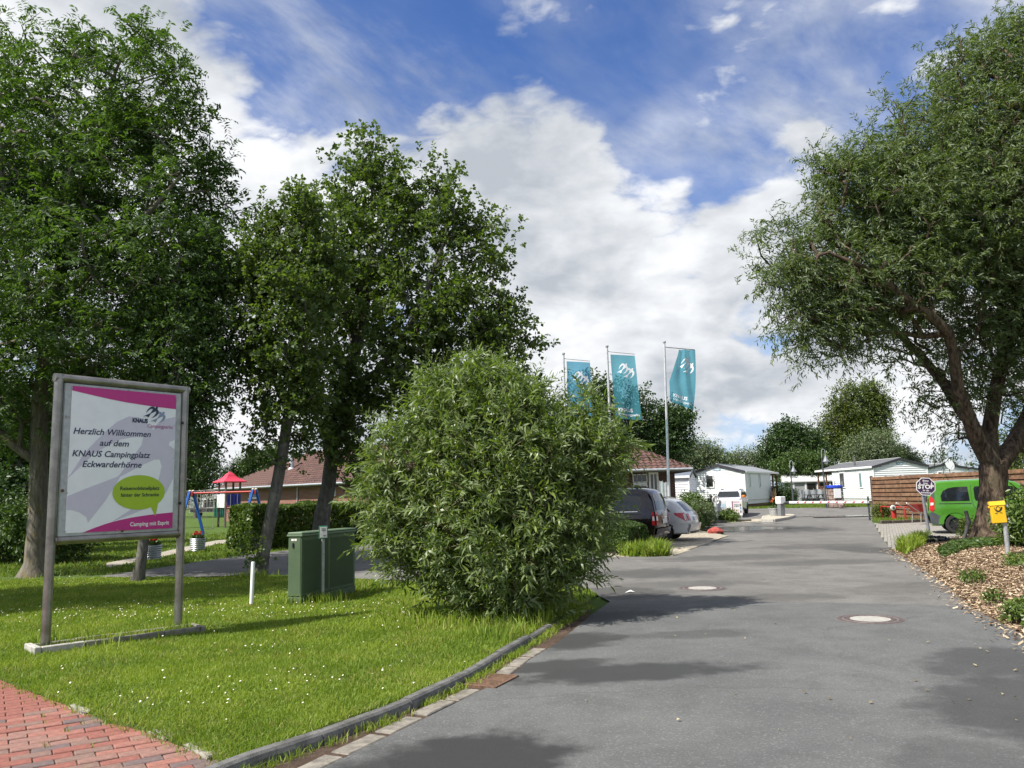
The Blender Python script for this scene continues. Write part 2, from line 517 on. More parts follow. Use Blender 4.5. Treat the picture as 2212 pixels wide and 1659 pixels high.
# ------------------------------------------------------------------ roads
wet_near = []
for px, py, rx, ry, rot, k in [(1360, 1452, 1.25, 0.42, 0.12, 0.9), (1190, 1440, 0.7, 0.32, 0.3, 0.85), (1010, 1640, 0.75, 0.62, 0.5, 1.0), (860, 1680, 0.6, 0.5, 0.3, 0.9), (1230, 1385, 0.75, 0.5, 0.6, 0.85),
                               (2200, 1520, 1.3, 0.7, 0.9, 0.7), (2150, 1430, 0.9, 0.6, 0.8, 0.6), (1330, 1330, 0.9, 0.5, 0.1, 0.5), (1500, 1370, 0.8, 0.3, 0.1, 0.45), (2080, 1640, 0.6, 0.4, 0.9, 0.4)]:
    g = ground(px, py); wet_near.append((g.x, g.y, rx, ry, rot, k))
wet_far = []
for px, py, rx, ry, rot, k in [(1400, 1238, 1.5, 1.1, 0.0, 0.6), (1340, 1280, 0.9, 1.0, 0, 0.7), (1640, 1143, 3.2, 4.0, 0.2, 0.8), (1480, 1262, 1.6, 0.6, 0, 0.4), (1690, 1290, 1.0, 0.5, 0, 0.4), (1950, 1270, 1.2, 0.7, 0.5, 0.35), (1890, 1188, 1.0, 2.5, 0.3, 0.7), (1760, 1215, 2.0, 0.8, 0, 0.45), (1570, 1205, 2.2, 1.0, 0.1, 0.5), (1770, 1180, 2.0, 1.2, 0.1, 0.5)]:
    g = ground(px, py); wet_far.append((g.x, g.y, rx, ry, rot, k))
M_ASPH1 = asphalt_mat('asphalt_blue_grey', (0.124, 0.127, 0.125), (0.162, 0.164, 0.160), wet_near)
M_ASPH2 = asphalt_mat('asphalt_warm_grey', (0.158, 0.153, 0.144), (0.210, 0.201, 0.187), wet_far)
M_ASPH3 = asphalt_mat('asphalt_side', (0.150, 0.150, 0.152), (0.18, 0.178, 0.175), [])
seam = [(1318, 1299), (1420, 1297), (1560, 1297), (1800, 1302), (1960, 1305), (2097, 1311)]
near_left = [(698, 1659), (860, 1580), (1048, 1487), (1104, 1461), (1141, 1427), (1208, 1386), (1275, 1330)]
road1 = [Vector((-4.6, -20, 0)), Vector((-3.4, 0, 0)), ground(560, 1735)] + G(*near_left) + G(*seam) + G((2212, 1372), (2330, 1440), (2480, 1540)) + [Vector((6.2, 3, 0)), Vector((7.5, -20, 0))]
sheet('road', road1, 0.0, M_ASPH1)
side_near = [(1245, 1264), (1000, 1258), (850, 1253), (620, 1244), (540, 1243), (400, 1246), (250, 1247), (215, 1245)]
side_far = [(240, 1241), (330, 1229), (480, 1206), (600, 1191), (700, 1180), (800, 1171), (1000, 1180), (1200, 1196), (1330, 1203)]
far_right = [(1884, 1119), (1888, 1132), (1905, 1162), (1925, 1187), (1985, 1224), (2045, 1264)]
park_edge = [(1455, 1201), (1515, 1179), (1574, 1158)]
road2 = G(*seam[::-1]) + G(*side_near) + G(*side_far) + G(*park_edge) + G((1556, 1150), (1500, 1141), (1380, 1140), (1380, 1128), (1560, 1124), (1700, 1121)) + G(*far_right)
sheet('road', road2, 0.0, M_ASPH2)
cross = G(*far_right[:1]) + G((1700, 1121), (1560, 1124), (1380, 1128), (1250, 1130), (1100, 1128), (1100, 1112), (1300, 1105), (1500, 1101), (1620, 1099), (1750, 1097), (1900, 1095), (2050, 1092), (2150, 1095), (2050, 1110))
sheet('road', cross, 0.0, M_ASPH2, step=2.0, zf=lambda c: rise(c[:, 1]) + 0.0)
sand = G((230, 1215), (330, 1196), (420, 1176), (470, 1166), (560, 1163), (640, 1164), (640, 1171), (560, 1170), (470, 1174), (430, 1184), (330, 1206), (230, 1226))
sheet('footpath', sand, -0.012, M_SAND)

# ------------------------------------------------------------------ front lawn, kerb, gutter
kerb_px = [(430, 1708), (540, 1660), (684, 1614), (791, 1573), (866, 1545), (929, 1514), (981, 1490), (1032, 1462), (1090, 1424), (1150, 1388), (1215, 1345), (1275, 1306)]
kerb_pts = G(*kerb_px)
def resample(pts, step):
    P = np.array([(p[0], p[1]) for p in pts])
    # soften the corners of the survey line
    for _ in range(2):
        Q = [P[0]]
        for a, b in zip(P[:-1], P[1:]): Q += [a * .75 + b * .25, a * .25 + b * .75]
        P = np.array(Q + [P[-1]])
    d = np.concatenate([[0], np.cumsum(np.linalg.norm(np.diff(P, axis=0), axis=1))])
    s = np.arange(0, d[-1], step)
    return np.stack([np.interp(s, d, P[:, 0]), np.interp(s, d, P[:, 1])], 1), d[-1]
kl, klen = resample(kerb_pts, 0.05)
def off_line(L, w):
    t = np.gradient(L, axis=0); t /= np.linalg.norm(t, axis=1)[:, None]
    return L + np.stack([-t[:, 1], t[:, 0]], 1) * w
kin = off_line(kl, 0.10)
LAWN_EDGE_BACK = [(1290, 1285), (1245, 1266), (1000, 1260), (850, 1255), (620, 1246), (540, 1245), (400, 1248), (250, 1249), (200, 1249), (-300, 1266)]
pave_edge = [(-420, 1380), (-150, 1437), (0, 1469), (35, 1483), (109, 1512), (179, 1537), (233, 1562), (323, 1582), (373, 1605), (466, 1642), (505, 1664)]
lawn_poly = [(p[0], p[1]) for p in G(*pave_edge)] + [tuple(p) for p in kin[::5] if p[1] > G((505, 1664))[0].y + 0.05] + [(p.x, p.y) for p in G(*LAWN_EDGE_BACK)]
def lawn_z(c):
    c = np.asarray(c)
    k = np.clip(1 - (c[:, 1] - 7) / 8, 0.12, 1)           # the kerb upstand fades out towards the side road
    e = np.clip(poly_dist(c, [(p.x, p.y) for p in G(*pave_edge)], False) / 0.5, 0, 1)
    return 0.074 * k * (0.35 + 0.65 * e) + 0.012 * np.sin(c[:, 0] * 2.1) * np.cos(c[:, 1] * 1.7)
sheet('lawn', lawn_poly, 0, M_LAWN, step=0.45, zf=lawn_z, skirt=0.15)
def lawn_at(x, y): return float(lawn_z(np.array([[x, y]]))[0])

M_KERB = mat('kerb_concrete', (0.120, 0.118, 0.112), 0.9, var=0.35, scale=9, bump=0.6, bscale=90, dirt=0.3)
M_SLAB = mat('gutter_concrete', (0.205, 0.185, 0.155), 0.95, var=0.35, scale=9, bump=0.5, bscale=110, dirt=0.9)
kerb = empty('kerb', (0, 0, 0), kind='structure')
n_st = 20      # samples per stone, about one metre
i = 0
while i + 6 < len(kl):
    j = min(i + n_st, len(kl) - 1)
    seg, ins_ = kl[i:j + 1:2], kin[i:j + 1:2]
    sink = 0.0 if kl[i][1] < 9 else min(0.09, (kl[i][1] - 9) * 0.05)
    dz = random.uniform(-0.006, 0.006) - sink
    gap = 0.012
    t0 = (seg[1] - seg[0]) / np.linalg.norm(seg[1] - seg[0])
    seg = seg.copy(); ins_ = ins_.copy()
    seg[0] += t0 * gap; ins_[0] += t0 * gap
    vs, fs = [], []
    for a, b in zip(seg, ins_):
        ab = b - a
        for f, z in ((0, -0.08), (0.06, 0.035 + dz), (0.18, 0.062 + dz), (0.36, 0.078 + dz), (0.9, 0.082 + dz), (1.0, 0.065 + dz), (1.0, -0.08)):
            p = a + ab * f
            vs.append((p[0], p[1], z))
    n = len(seg)
    for q in range(n - 1):
        for k in range(6): fs.append((q * 7 + k, q * 7 + k + 1, (q + 1) * 7 + k + 1, (q + 1) * 7 + k))
    fs += [tuple(range(7)), tuple((n - 1) * 7 + k for k in range(6, -1, -1))]
    MB().add(vs, fs).build('kerb_stone', M_KERB, kerb)
    i = j
# gutter strip between kerb and asphalt
edge_w = G((560, 1735), *near_left)
gl, _ = resample(edge_w, 0.05)
gutter_poly = [tuple(p) for p in kl[::6]] + [tuple(p) for p in gl[::-6]]
gutter = sheet('gutter', gutter_poly, -0.008, M_DIRT)
i = 0
ge = off_line(gl, 0.02)
while i + 8 < len(gl):
    j = min(i + random.choice((9, 10, 10)), len(gl) - 1)
    a, b = ge[i], ge[j - 1]
    d = b - a; L = np.linalg.norm(d); d /= L; nrm = np.array((-d[1], d[0]))
    kk = kl[np.argmin(np.linalg.norm(kl - (a + b) / 2, axis=1))]
    avail = max(0.05, float((kk - (a + b) / 2) @ nrm) - 0.02)
    gmid = (a + b) / 2
    gg = G((1062, 1471))[0]
    if avail > 0.07 and np.linalg.norm(gmid - np.array((gg.x, gg.y))) > 0.36:
        w = min(0.15, avail)
        if gmid[1] < 9.2:
            Mx = Matrix.Translation((a[0], a[1], 0)) @ Matrix.Rotation(math.atan2(d[1], d[0]) + random.uniform(-.02, .02), 4, 'Z')
            MB().bbox(0, L - 0.012, 0, w, -0.06, random.uniform(-0.002, 0.008), 0.008, Mx).build('gutter_slab', M_SLAB, gutter)
    i = j

# drain grate in the gutter
M_RUST = mat('rusty_iron', (0.17, 0.10, 0.065), 0.85, 0.3, var=0.4, scale=30, bump=0.5)
g = G((1062, 1471))[0]
dvec = gl[min(len(gl) - 1, int(np.argmin(np.linalg.norm(gl - np.array((g.x, g.y)), axis=1))) + 2)] - gl[int(np.argmin(np.linalg.norm(gl - np.array((g.x, g.y)), axis=1)))]
drain = empty('drain_grate', (g.x, g.y, 0), math.atan2(dvec[1], dvec[0]), 'rusty slotted drain grate sunk in the gutter beside the kerb', 'drain grate')
fr = MB()
for a in ((-.25, .25, -.16, -.135), (-.25, .25, .135, .16), (-.25, -.225, -.135, .135), (.225, .25, -.135, .135)): fr.box(*a, -0.05, 0.012)
fr.build('frame', M_RUST, drain)
for k in range(9):
    MB().box(-.2 + k * .05 - .012, -.2 + k * .05 + .012, -.135, .135, -0.04, 0.009).build('bar', M_RUST, drain)
MB().box(-.225, .225, -.135, .135, -0.07, -0.045).build('sump', mat('dark_pit', (0.02, 0.018, 0.015), 0.9), drain)

# ------------------------------------------------------------------ red brick pavement
M_PJ = soil_mat('pavement_joint_sand', ((0.17, 0.13, 0.10), (0.25, 0.20, 0.155), (0.09, 0.11, 0.04)), 26)
pave_poly = [(p.x, p.y) for p in G(*pave_edge)] + [(kl[0][0] - 0.05, kl[0][1] - 0.1), (-3.0, 0.5), (-14, 0.5), (-14, 7.5)]
pavement = sheet('pavement', pave_poly, -0.012, M_PJ)
brick_m = [mat('paving_brick_' + n, c, 0.85, var=0.2, scale=24, bump=0.45, bscale=140, dirt=0.25) for n, c in
           (('red', (0.235, 0.085, 0.064)), ('salmon', (0.275, 0.118, 0.090)), ('brown', (0.195, 0.118, 0.095)), ('plum', (0.135, 0.095, 0.090)), ('dull', (0.24, 0.128, 0.102)))]
bm_meshes = []
for m in brick_m:
    for q in range(2):
        bm_meshes.append(MB().bbox(-.118, .118, -.0565, .0565, -.05, 0.0, 0.006).mesh('brick', m))
pa, pb = ground(0, 1621), ground(167, 1594)
pang = math.atan2(pb.y - pa.y, pb.x - pa.x)
O = ground(150, 1600)
cands = []
for r in range(-60, 61):
    for c_ in range(-40, 41):
        u, v = (c_ + (0.5 if r % 2 else 0)) * 0.243, r * 0.119
        x, y = O.x + u * math.cos(pang) - v * math.sin(pang), O.y + u * math.sin(pang) + v * math.cos(pang)
        cands.append((x, y))
cands = np.array(cands)
keep = (in_poly(cands, pave_poly) | (poly_dist(cands, [(p.x, p.y) for p in G(*pave_edge)], False) < 0.10)) & (cands[:, 1] > 3.2)
keep &= in_poly(cands, pave_poly) | in_poly(cands, lawn_poly)
cands = cands[keep]
cands = cands[np.argsort(np.hypot(cands[:, 0] + 2.6, cands[:, 1] - 5.2))]
for k, (x, y) in enumerate(cands[:300]):
    w = random.choices(range(5), (4, 3, 3, 2, 3))[0] * 2
    link('brick', bm_meshes[w], pavement, (x, y, random.uniform(-.003, .006)), (random.uniform(-.02, .02), random.uniform(-.015, .015), pang + random.uniform(-.02, .02)))
rest = MB()
for (x, y) in cands[300:1600]:
    rest.bbox(-.118, .118, -.0565, .0565, -.05, 0.002, 0.006, Matrix.Translation((x, y, 0)) @ Matrix.Rotation(pang, 4, 'Z'))
if rest.v: tag(rest.build('paving_bricks', brick_m[0], pavement), kind='stuff')
# broken edging stones between pavement and lawn
M_EDGE = mat('worn_edging', (0.27, 0.25, 0.21), 0.95, var=0.25, scale=14, bump=0.8, bscale=60, dirt=0.5)
for (ax, ay), (bx, by) in (((110, 1500), (140, 1513)), ((160, 1527), (192, 1543)), ((330, 1577), (372, 1598)), ((410, 1612), (462, 1638))):
    a, b = ground(ax, ay), ground(bx, by)
    d = b - a; L = d.length
    bmx = bmesh.new(); bmesh.ops.create_cube(bmx, size=1)
    bmesh.ops.subdivide_edges(bmx, edges=bmx.edges[:], cuts=2, use_grid_fill=True)
    for v in bmx.verts:
        v.co = Vector((v.co.x * L, v.co.y * 0.085, v.co.z * 0.045)) + Vector((random.uniform(-.012, .012), random.uniform(-.012, .012), random.uniform(-.01, .008)))
    MB().bm(bmx).build('edging_stone', M_EDGE, pavement, loc=((a + b) / 2 + Vector((0, 0, .002))), rot=(0, 0, math.atan2(d.y, d.x)))

# ------------------------------------------------------------------ paved parking bays
def paved(name, poly_px, angle, m, joint, L, Wd, focus, z=0.004):
    P = [(p.x, p.y) for p in G(*poly_px)]
    base = sheet(name, P, z - 0.014, joint)
    a = np.array(P); c0 = a.mean(0)
    ext = np.ptp(a, axis=0).max()
    nr, nc = int(ext / Wd), int(ext / L)
    r, c_ = np.meshgrid(np.arange(-nr, nr), np.arange(-nc, nc), indexing='ij')
    u = ((c_ + 0.5 * (r % 2)) * L).ravel(); v = (r * Wd).ravel()
    X = np.stack([c0[0] + u * math.cos(angle) - v * math.sin(angle), c0[1] + u * math.sin(angle) + v * math.cos(angle)], 1)
    X = X[in_poly(X, P)]
    f = G(focus)[0]
    X = X[np.argsort(np.hypot(X[:, 0] - f.x, X[:, 1] - f.y))]
    me = [MB().bbox(-L / 2 + .004, L / 2 - .004, -Wd / 2 + .004, Wd / 2 - .004, -.05, 0, .006).mesh('paver', mm) for mm in m]
    for x, y in X[:300]:
        link('paver', random.choice(me), base, (x, y, z + random.uniform(-.003, .003)), (random.uniform(-.012, .012), random.uniform(-.01, .01), angle))
    r_ = MB()
    for x, y in X[300:4000]:
        r_.box(-L / 2 + .004, L / 2 - .004, -Wd / 2 + .004, Wd / 2 - .004, -.02, 0, Matrix.Translation((x, y, z + random.uniform(-.003, .003))) @ Matrix.Rotation(angle, 4, 'Z'))
    if r_.v: tag(r_.build('pavers', m[0], base), kind='stuff')
    return base
M_PV = [mat('beige_paver_' + k, c, 0.95, var=0.15, scale=5, bump=0.3, dirt=0.3) for k, c in (('a', (0.37, 0.325, 0.25)), ('b', (0.42, 0.37, 0.285)), ('c', (0.33, 0.29, 0.225)))]
M_PG = [mat('grey_paver_' + k, c, 0.95, var=0.15, scale=5, bump=0.3, dirt=0.25) for k, c in (('a', (0.27, 0.252, 0.226)), ('b', (0.30, 0.282, 0.252)), ('c', (0.235, 0.22, 0.198)))]
M_MOSS = soil_mat('mossy_joint', ((0.12, 0.12, 0.06), (0.2, 0.18, 0.12), (0.09, 0.11, 0.04)), 20)
ROADANG = math.atan2(0.91, 0.41)
paved('parking_bay', [(1455, 1200), (1515, 1178), (1572, 1157), (1510, 1146), (1380, 1142), (1250, 1136), (1100, 1176), (1330, 1202)], ROADANG, M_PV, M_MOSS, 0.20, 0.10, (1500, 1180))
paved('parking_bay', [(1889, 1130), (1990, 1127), (2140, 1130), (2330, 1136), (2330, 1168), (2060, 1160), (1990, 1172), (1935, 1185), (1926, 1186), (1906, 1161)], ROADANG, M_PG, M_MOSS, 0.20, 0.10, (1950, 1160))
paved('paved_apron', [(1574, 1130), (1640, 1127), (1690, 1113), (1640, 1111), (1600, 1116), (1530, 1122)], 0.3, M_PV, M_MOSS, 0.24, 0.16, (1620, 1124), z=0.016)

# ------------------------------------------------------------------ bark-chip bed on the right
bed_px = [(2330, 1440), (2212, 1372), (2097, 1311), (2045, 1264), (1985, 1224), (1927, 1188), (1992, 1173), (2062, 1161), (2330, 1169), (2600, 1200), (2700, 1400), (2900, 1640), (2490, 1548)]
bed_poly = [(p.x, p.y) for p in G(*bed_px)]
edge_line = [(p.x, p.y) for p in G(*bed_px[:6])]
def bed_z(c):
    d = np.clip(poly_dist(np.asarray(c), bed_poly) / 2.0, 0, 1)
    return 0.012 + 0.16 * d * d * (3 - 2 * d)
sheet('bark_bed', bed_poly, 0, M_BED, step=0.5, zf=bed_z, skirt=0.06)
def bed_at(p): return float(bed_z(np.array([[p.x, p.y]]))[0])
def sample(poly, n, power=1.3, y0=4.5):
    a = np.asarray([(p[0], p[1]) for p in poly]); lo, hi = a.min(0), a.max(0)
    out = []
    tot = 0
    while tot < n:
        P = lo + rng.random((n * 2, 2)) * (hi - lo)
        P = P[in_poly(P, a)]
        P = P[(P[:, 1] > y0 * 0.6)]
        P = P[rng.random(len(P)) < np.clip((y0 / P[:, 1]) ** power, 0, 1)]
        out.append(P); tot += len(P)
        if len(P) == 0: break
    return np.concatenate(out)[:n]
def in_view(P, margin=150):
    """Leaves out ground cover that lies far outside the photographed field."""
    d = np.stack([P[:, 0], P[:, 1], np.full(len(P), -CAM_H)], 1)
    f = d @ np.array(FWD); x = d @ np.array(RIGHT) / np.maximum(f, .1) * FPX
    return (f > 0) & (np.abs(x) < 1106 + margin + 900 / np.maximum(f, 1))
def chip_mat():
    m = bpy.data.materials.new('wood_chips'); m.use_nodes = True
    t = NT(m.node_tree)
    g = t.n('ShaderNodeNewGeometry').outputs['Random Per Island']
    r = t.n('ShaderNodeValToRGB', ins={0: g})
    cr = r.color_ramp
    cr.elements[0].color = (0.09, 0.05, 0.03, 1); cr.elements[1].color = (0.62, 0.51, 0.36, 1)
    for p, c in ((0.26, (0.17, 0.11, 0.07, 1)), (0.52, (0.33, 0.235, 0.15, 1)), (0.80, (0.48, 0.37, 0.245, 1))):
        e = cr.elements.new(p); e.color = c
    p = t.n('ShaderNodeBsdfPrincipled', ins={'Base Color': r.outputs[0], 'Roughness': 0.85, 'Specular IOR Level': 0.2})
    t.n('ShaderNodeOutputMaterial', ins={'Surface': p.outputs[0]})
    return m
P = sample(bed_poly, 64000, 1.4, 7.0); P = P[in_view(P, 500)]
spill = []
for a, b in zip(edge_line[:-1], edge_line[1:]):
    k = 160; tt = rng.random(k)[:, None]
    a, b = np.array(a), np.array(b); nn = np.array(((b - a)[1], -(b - a)[0])); nn /= np.linalg.norm(nn)
    spill.append(a + (b - a) * tt - nn * (np.abs(rng.normal(0, 0.13, k))[:, None]) * (1 if (-nn)[0] < 0 else -1))
spill = np.concatenate(spill)
allp = np.concatenate([P, spill])
zc = np.where(np.arange(len(allp)) < len(P), bed_z(allp), 0.006)
n = len(allp)
ang = rng.random(n) * 6.283
ln = rng.uniform(0.010, 0.040, n); wd = rng.uniform(0.005, 0.013, n)
tl = rng.normal(0, 0.25, n); tw = rng.normal(0, 0.35, n)
ax = np.stack([np.cos(ang) * np.cos(tl), np.sin(ang) * np.cos(tl), np.sin(tl)], 1) * ln[:, None]
wx = np.stack([-np.sin(ang) * np.cos(tw), np.cos(ang) * np.cos(tw), np.sin(tw)], 1) * wd[:, None]
cz = np.stack([allp[:, 0], allp[:, 1], zc + rng.uniform(0.006, 0.022, n)], 1)
V = np.stack([cz - ax - wx, cz + ax - wx * .6, cz + ax * .9 + wx, cz - ax * .8 + wx], 1).reshape(-1, 3)
F = np.arange(4 * n).reshape(-1, 4)
tag(link('wood_chips', np_mesh('wood_chips', V, F, chip_mat())), 'pale brown bark chips strewn over the bed on the right', 'bark chips', kind='stuff')

# ------------------------------------------------------------------ grass blades
def blades(name, P, zf, h, w, m, label, lean=0.5, bend=True):
    n = len(P)
    dist = P[:, 1]
    ang = rng.random(n) * 6.283
    hh = h * rng.uniform(0.55, 1.35, n)
    ww = w * rng.uniform(0.7, 1.3, n) * np.clip(dist / 7, 0.8, 4.0)
    la = rng.random(n) * 6.283
    lm = np.abs(rng.normal(0, lean, n)) * hh
    base = np.stack([P[:, 0], P[:, 1], zf(P) - 0.005], 1)
    wv = np.stack([np.cos(ang), np.sin(ang), np.zeros(n)], 1) * (ww / 2)[:, None]
    lv = np.stack([np.cos(la), np.sin(la), np.zeros(n)], 1) * lm[:, None]
    up = np.zeros((n, 3)); up[:, 2] = hh
    tip = base + up * (1 - 0.25 * (lm / hh).clip(0, 1.5))[:, None] + lv
    if bend:
        md = base + up * 0.55 + lv * 0.3
        V = np.stack([base - wv, base + wv, md + wv * .7, tip, md - wv * .7], 1).reshape(-1, 3)
        i = np.arange(n)[:, None] * 5
        F = np.concatenate([i + [[0, 1, 2]], i + [[0, 2, 4]], i + [[4, 2, 3]]], 1).reshape(-1, 3)
    else:
        V = np.stack([base - wv, base + wv, tip], 1).reshape(-1, 3)
        F = np.arange(3 * n).reshape(-1, 3)
    return tag(link(name, np_mesh(name, V, F, m)), label, 'grass', kind='stuff')
def grass_mat(name, a, b, dry):
    m = bpy.data.materials.new(name); m.use_nodes = True
    t = NT(m.node_tree)
    g = t.n('ShaderNodeNewGeometry')
    tc = t.n('ShaderNodeTexCoord').outputs['Object']
    c = t.mix(t.math('ADD', t.math('MULTIPLY', g.outputs['Random Per Island'], 0.6), t.ramp(t.noise(tc, 0.9, 6, 0.65), 0.35, 0.65, -0.15, 0.55)), a, b)
    c = t.mix(t.math('MULTIPLY', t.ramp(g.outputs['Random Per Island'], 0.80, 0.86), t.ramp(t.noise(tc, 1.3, 4, 0.6), 0.42, 0.62, 0.15, 0.9)), c, dry)
    p = t.n('ShaderNodeBsdfPrincipled', ins={'Base Color': c, 'Roughness': 0.5, 'Specular IOR Level': 0.3})
    tr = t.n('ShaderNodeBsdfTranslucent', ins={'Color': t.mix(1.0, c, (1.15, 1.2, 0.5), 'MULTIPLY')})
    mx = t.n('ShaderNodeMixShader', ins={0: 0.4, 1: p.outputs[0], 2: tr.outputs[0]})
    t.n('ShaderNodeOutputMaterial', ins={'Surface': mx.outputs[0]})
    return m
M_GRASS = grass_mat('grass_blades', (0.140, 0.225, 0.022), (0.275, 0.360, 0.048), (0.42, 0.37, 0.15))
M_GRASS2 = grass_mat('grass_blades_far', (0.100, 0.165, 0.020), (0.180, 0.255, 0.038), (0.34, 0.30, 0.13))
P = sample(lawn_poly, 350000, 1.75, 5.2)
P = P[in_view(P, 500)]
# worn and thinner spots between fuller tufts
wf = np.sin(P[:, 0] * 2.1 + 1.3 * np.sin(P[:, 1] * 1.7)) + np.sin(P[:, 1] * 2.6 + 1.1 * np.sin(P[:, 0] * 1.4 + 2)) + .7 * np.sin(P[:, 0] * 6.1 + P[:, 1] * 4.3)
P = P[rng.random(len(P)) < np.clip(.92 + .22 * wf, .38, 1)]
P[:, :] += rng.normal(0, 0.012, P.shape)
nearby = P[:, 1] < 7.6
blades('grass', P[nearby], lawn_z, 0.044, 0.0075, M_GRASS, 'short sunlit lawn grass between the red paving and the welcome sign', 0.85)
blades('grass', P[~nearby], lawn_z, 0.046, 0.0095, M_GRASS, 'lawn grass reaching back to the cabinet and the side road', 0.85, False)
far_poly = [(p.x, p.y) for p in G((-200, 1248), (230, 1240), (480, 1204), (600, 1189), (700, 1178), (700, 1120), (-200, 1125))]
P = sample(far_poly, 60000, 1.6, 20); P = P[in_view(P)]
P = P[~in_poly(P, [(p.x, p.y) for p in sand])]
blades('grass', P, lambda c: np.full(len(c), -0.03), 0.09, 0.016, M_GRASS2, 'playground lawn grass beyond the side road', 0.6, False)
hp = [(p.x, p.y) for p in G((1480, 1100), (1620, 1098), (1750, 1096), (1900, 1094), (1990, 1090), (1990, 1085), (1480, 1088))]
P = sample(hp, 26000, 0.5, 40); P = P[in_view(P)]
blades('grass', P, lambda c: rise(c[:, 1]) - 0.03, 0.10, 0.012, M_GRASS2, 'grass verge in front of the white mobile homes', 0.6, False)

# daisies in the lawn
P = sample(lawn_poly, 100, 0.6, 5.2)
cl = [ground(*p) for p in ((470, 1330), (620, 1335), (330, 1325), (100, 1330), (420, 1530), (560, 1420), (250, 1345), (700, 1500), (60, 1345), (820, 1470), (330, 1550))]
Q = np.concatenate([np.array((c.x, c.y)) + rng.normal(0, (0.7, 0.22), (13, 2)) for c in cl] + [P, np.array([(p.x, p.y) for p in [ground(x, y) for x, y in zip(rng.uniform(-20, 900, 150), rng.normal(1324, 15, 150))]])])
Q = Q[in_poly(Q, lawn_poly)]; Q = Q[in_view(Q)]
V, F, MI = [], [], []
for x, y in Q:
    r = random.uniform(0.006, 0.010) * (1 + max(0, y - 8) * 0.03)
    z = lawn_at(x, y) + random.uniform(0.045, 0.07)
    nrm = Vector((random.gauss(-.25, .25), random.gauss(-.35, .25), 1)).normalized()
    u = nrm.orthogonal().normalized(); w = nrm.cross(u)
    for rr, lift, k_, mi in ((r, 0.0, 9, 0), (r * 0.38, 0.003, 6, 1)):
        o = len(V)
        V.append(Vector((x, y, z)) + nrm * (lift + (0.002 if mi else -0.002)))
        for k in range(k_):
            a = 2 * math.pi * k / k_
            q = rr * (1 if k % 2 or mi else 0.86)
            V.append(Vector((x, y, z)) + (u * math.cos(a) + w * math.sin(a)) * q + nrm * lift)
        for k in range(k_):
            F.append((o, o + 1 + k, o + 1 + (k + 1) % k_)); MI.append(mi)
tag(link('daisies', np_mesh('daisies', V, F, None, mats=[mat('daisy_petals', (0.82, 0.82, 0.80), 0.6, var=0.03), mat('daisy_centre', (0.75, 0.48, 0.03), 0.7)], midx=MI)),
    'white daisies scattered through the lawn grass', 'daisies', kind='stuff')
# grass and weeds that creep over kerb, gutter and pavement joints
W_ = []
for k in range(600):
    s = kl[random.randrange(6, len(kl) - 6)]
    W_ += [s + rng.normal(0, 0.025, 2) + np.array((0.03, -0.02)) + rng.normal(0, .03, 2) for _ in range(random.choice((0, 0, 4, 14)))]
pe = [np.array((p.x, p.y)) for p in G(*pave_edge)]
for k in range(300):
    i = random.randrange(len(pe) - 1); s = pe[i] + (pe[i + 1] - pe[i]) * random.random()
    W_ += [s + rng.normal(0, 0.05, 2) for _ in range(random.choice((0, 2, 7)))]
for k in range(60):
    c = cands[random.randrange(0, 260)] + rng.normal(0, .01, 2)
    W_ += [c + np.array((math.cos(pang + 1.57), math.sin(pang + 1.57))) * 0.051 + rng.normal(0, .014, 2) for _ in range(random.choice((3, 6)))]
W_ = np.array(W_)
blades('weeds', W_, lambda c: np.full(len(c), -0.004), 0.062, 0.0075, M_GRASS, 'grass tufts growing from the kerb gutter and paving joints', 0.8)
# taller grass round posts, cabinet and shrub foot
T_ = []
for px, py, s, k in [(100, 1400, .12, 120), (381, 1372, .12, 80), (690, 1302, .22, 260), (640, 1306, .2, 160), (760, 1276, .2, 180), (1000, 1345, .5, 900), (1150, 1345, .5, 1000), (1260, 1320, .4, 700), (560, 1245, .3, 300), (230, 1395, .3, 200), (1120, 1390, .25, 500), (75, 1245, .8, 500)]:
    g = ground(px, py)
    T_.append(np.array((g.x, g.y)) + rng.normal(0, s, (k, 2)))
T_ = np.concatenate(T_); T_ = T_[in_poly(T_, lawn_poly)]
blades('tall_grass', T_, lawn_z, 0.17, 0.010, M_GRASS, 'longer grass tufts left round posts cabinet and shrub', 0.5)
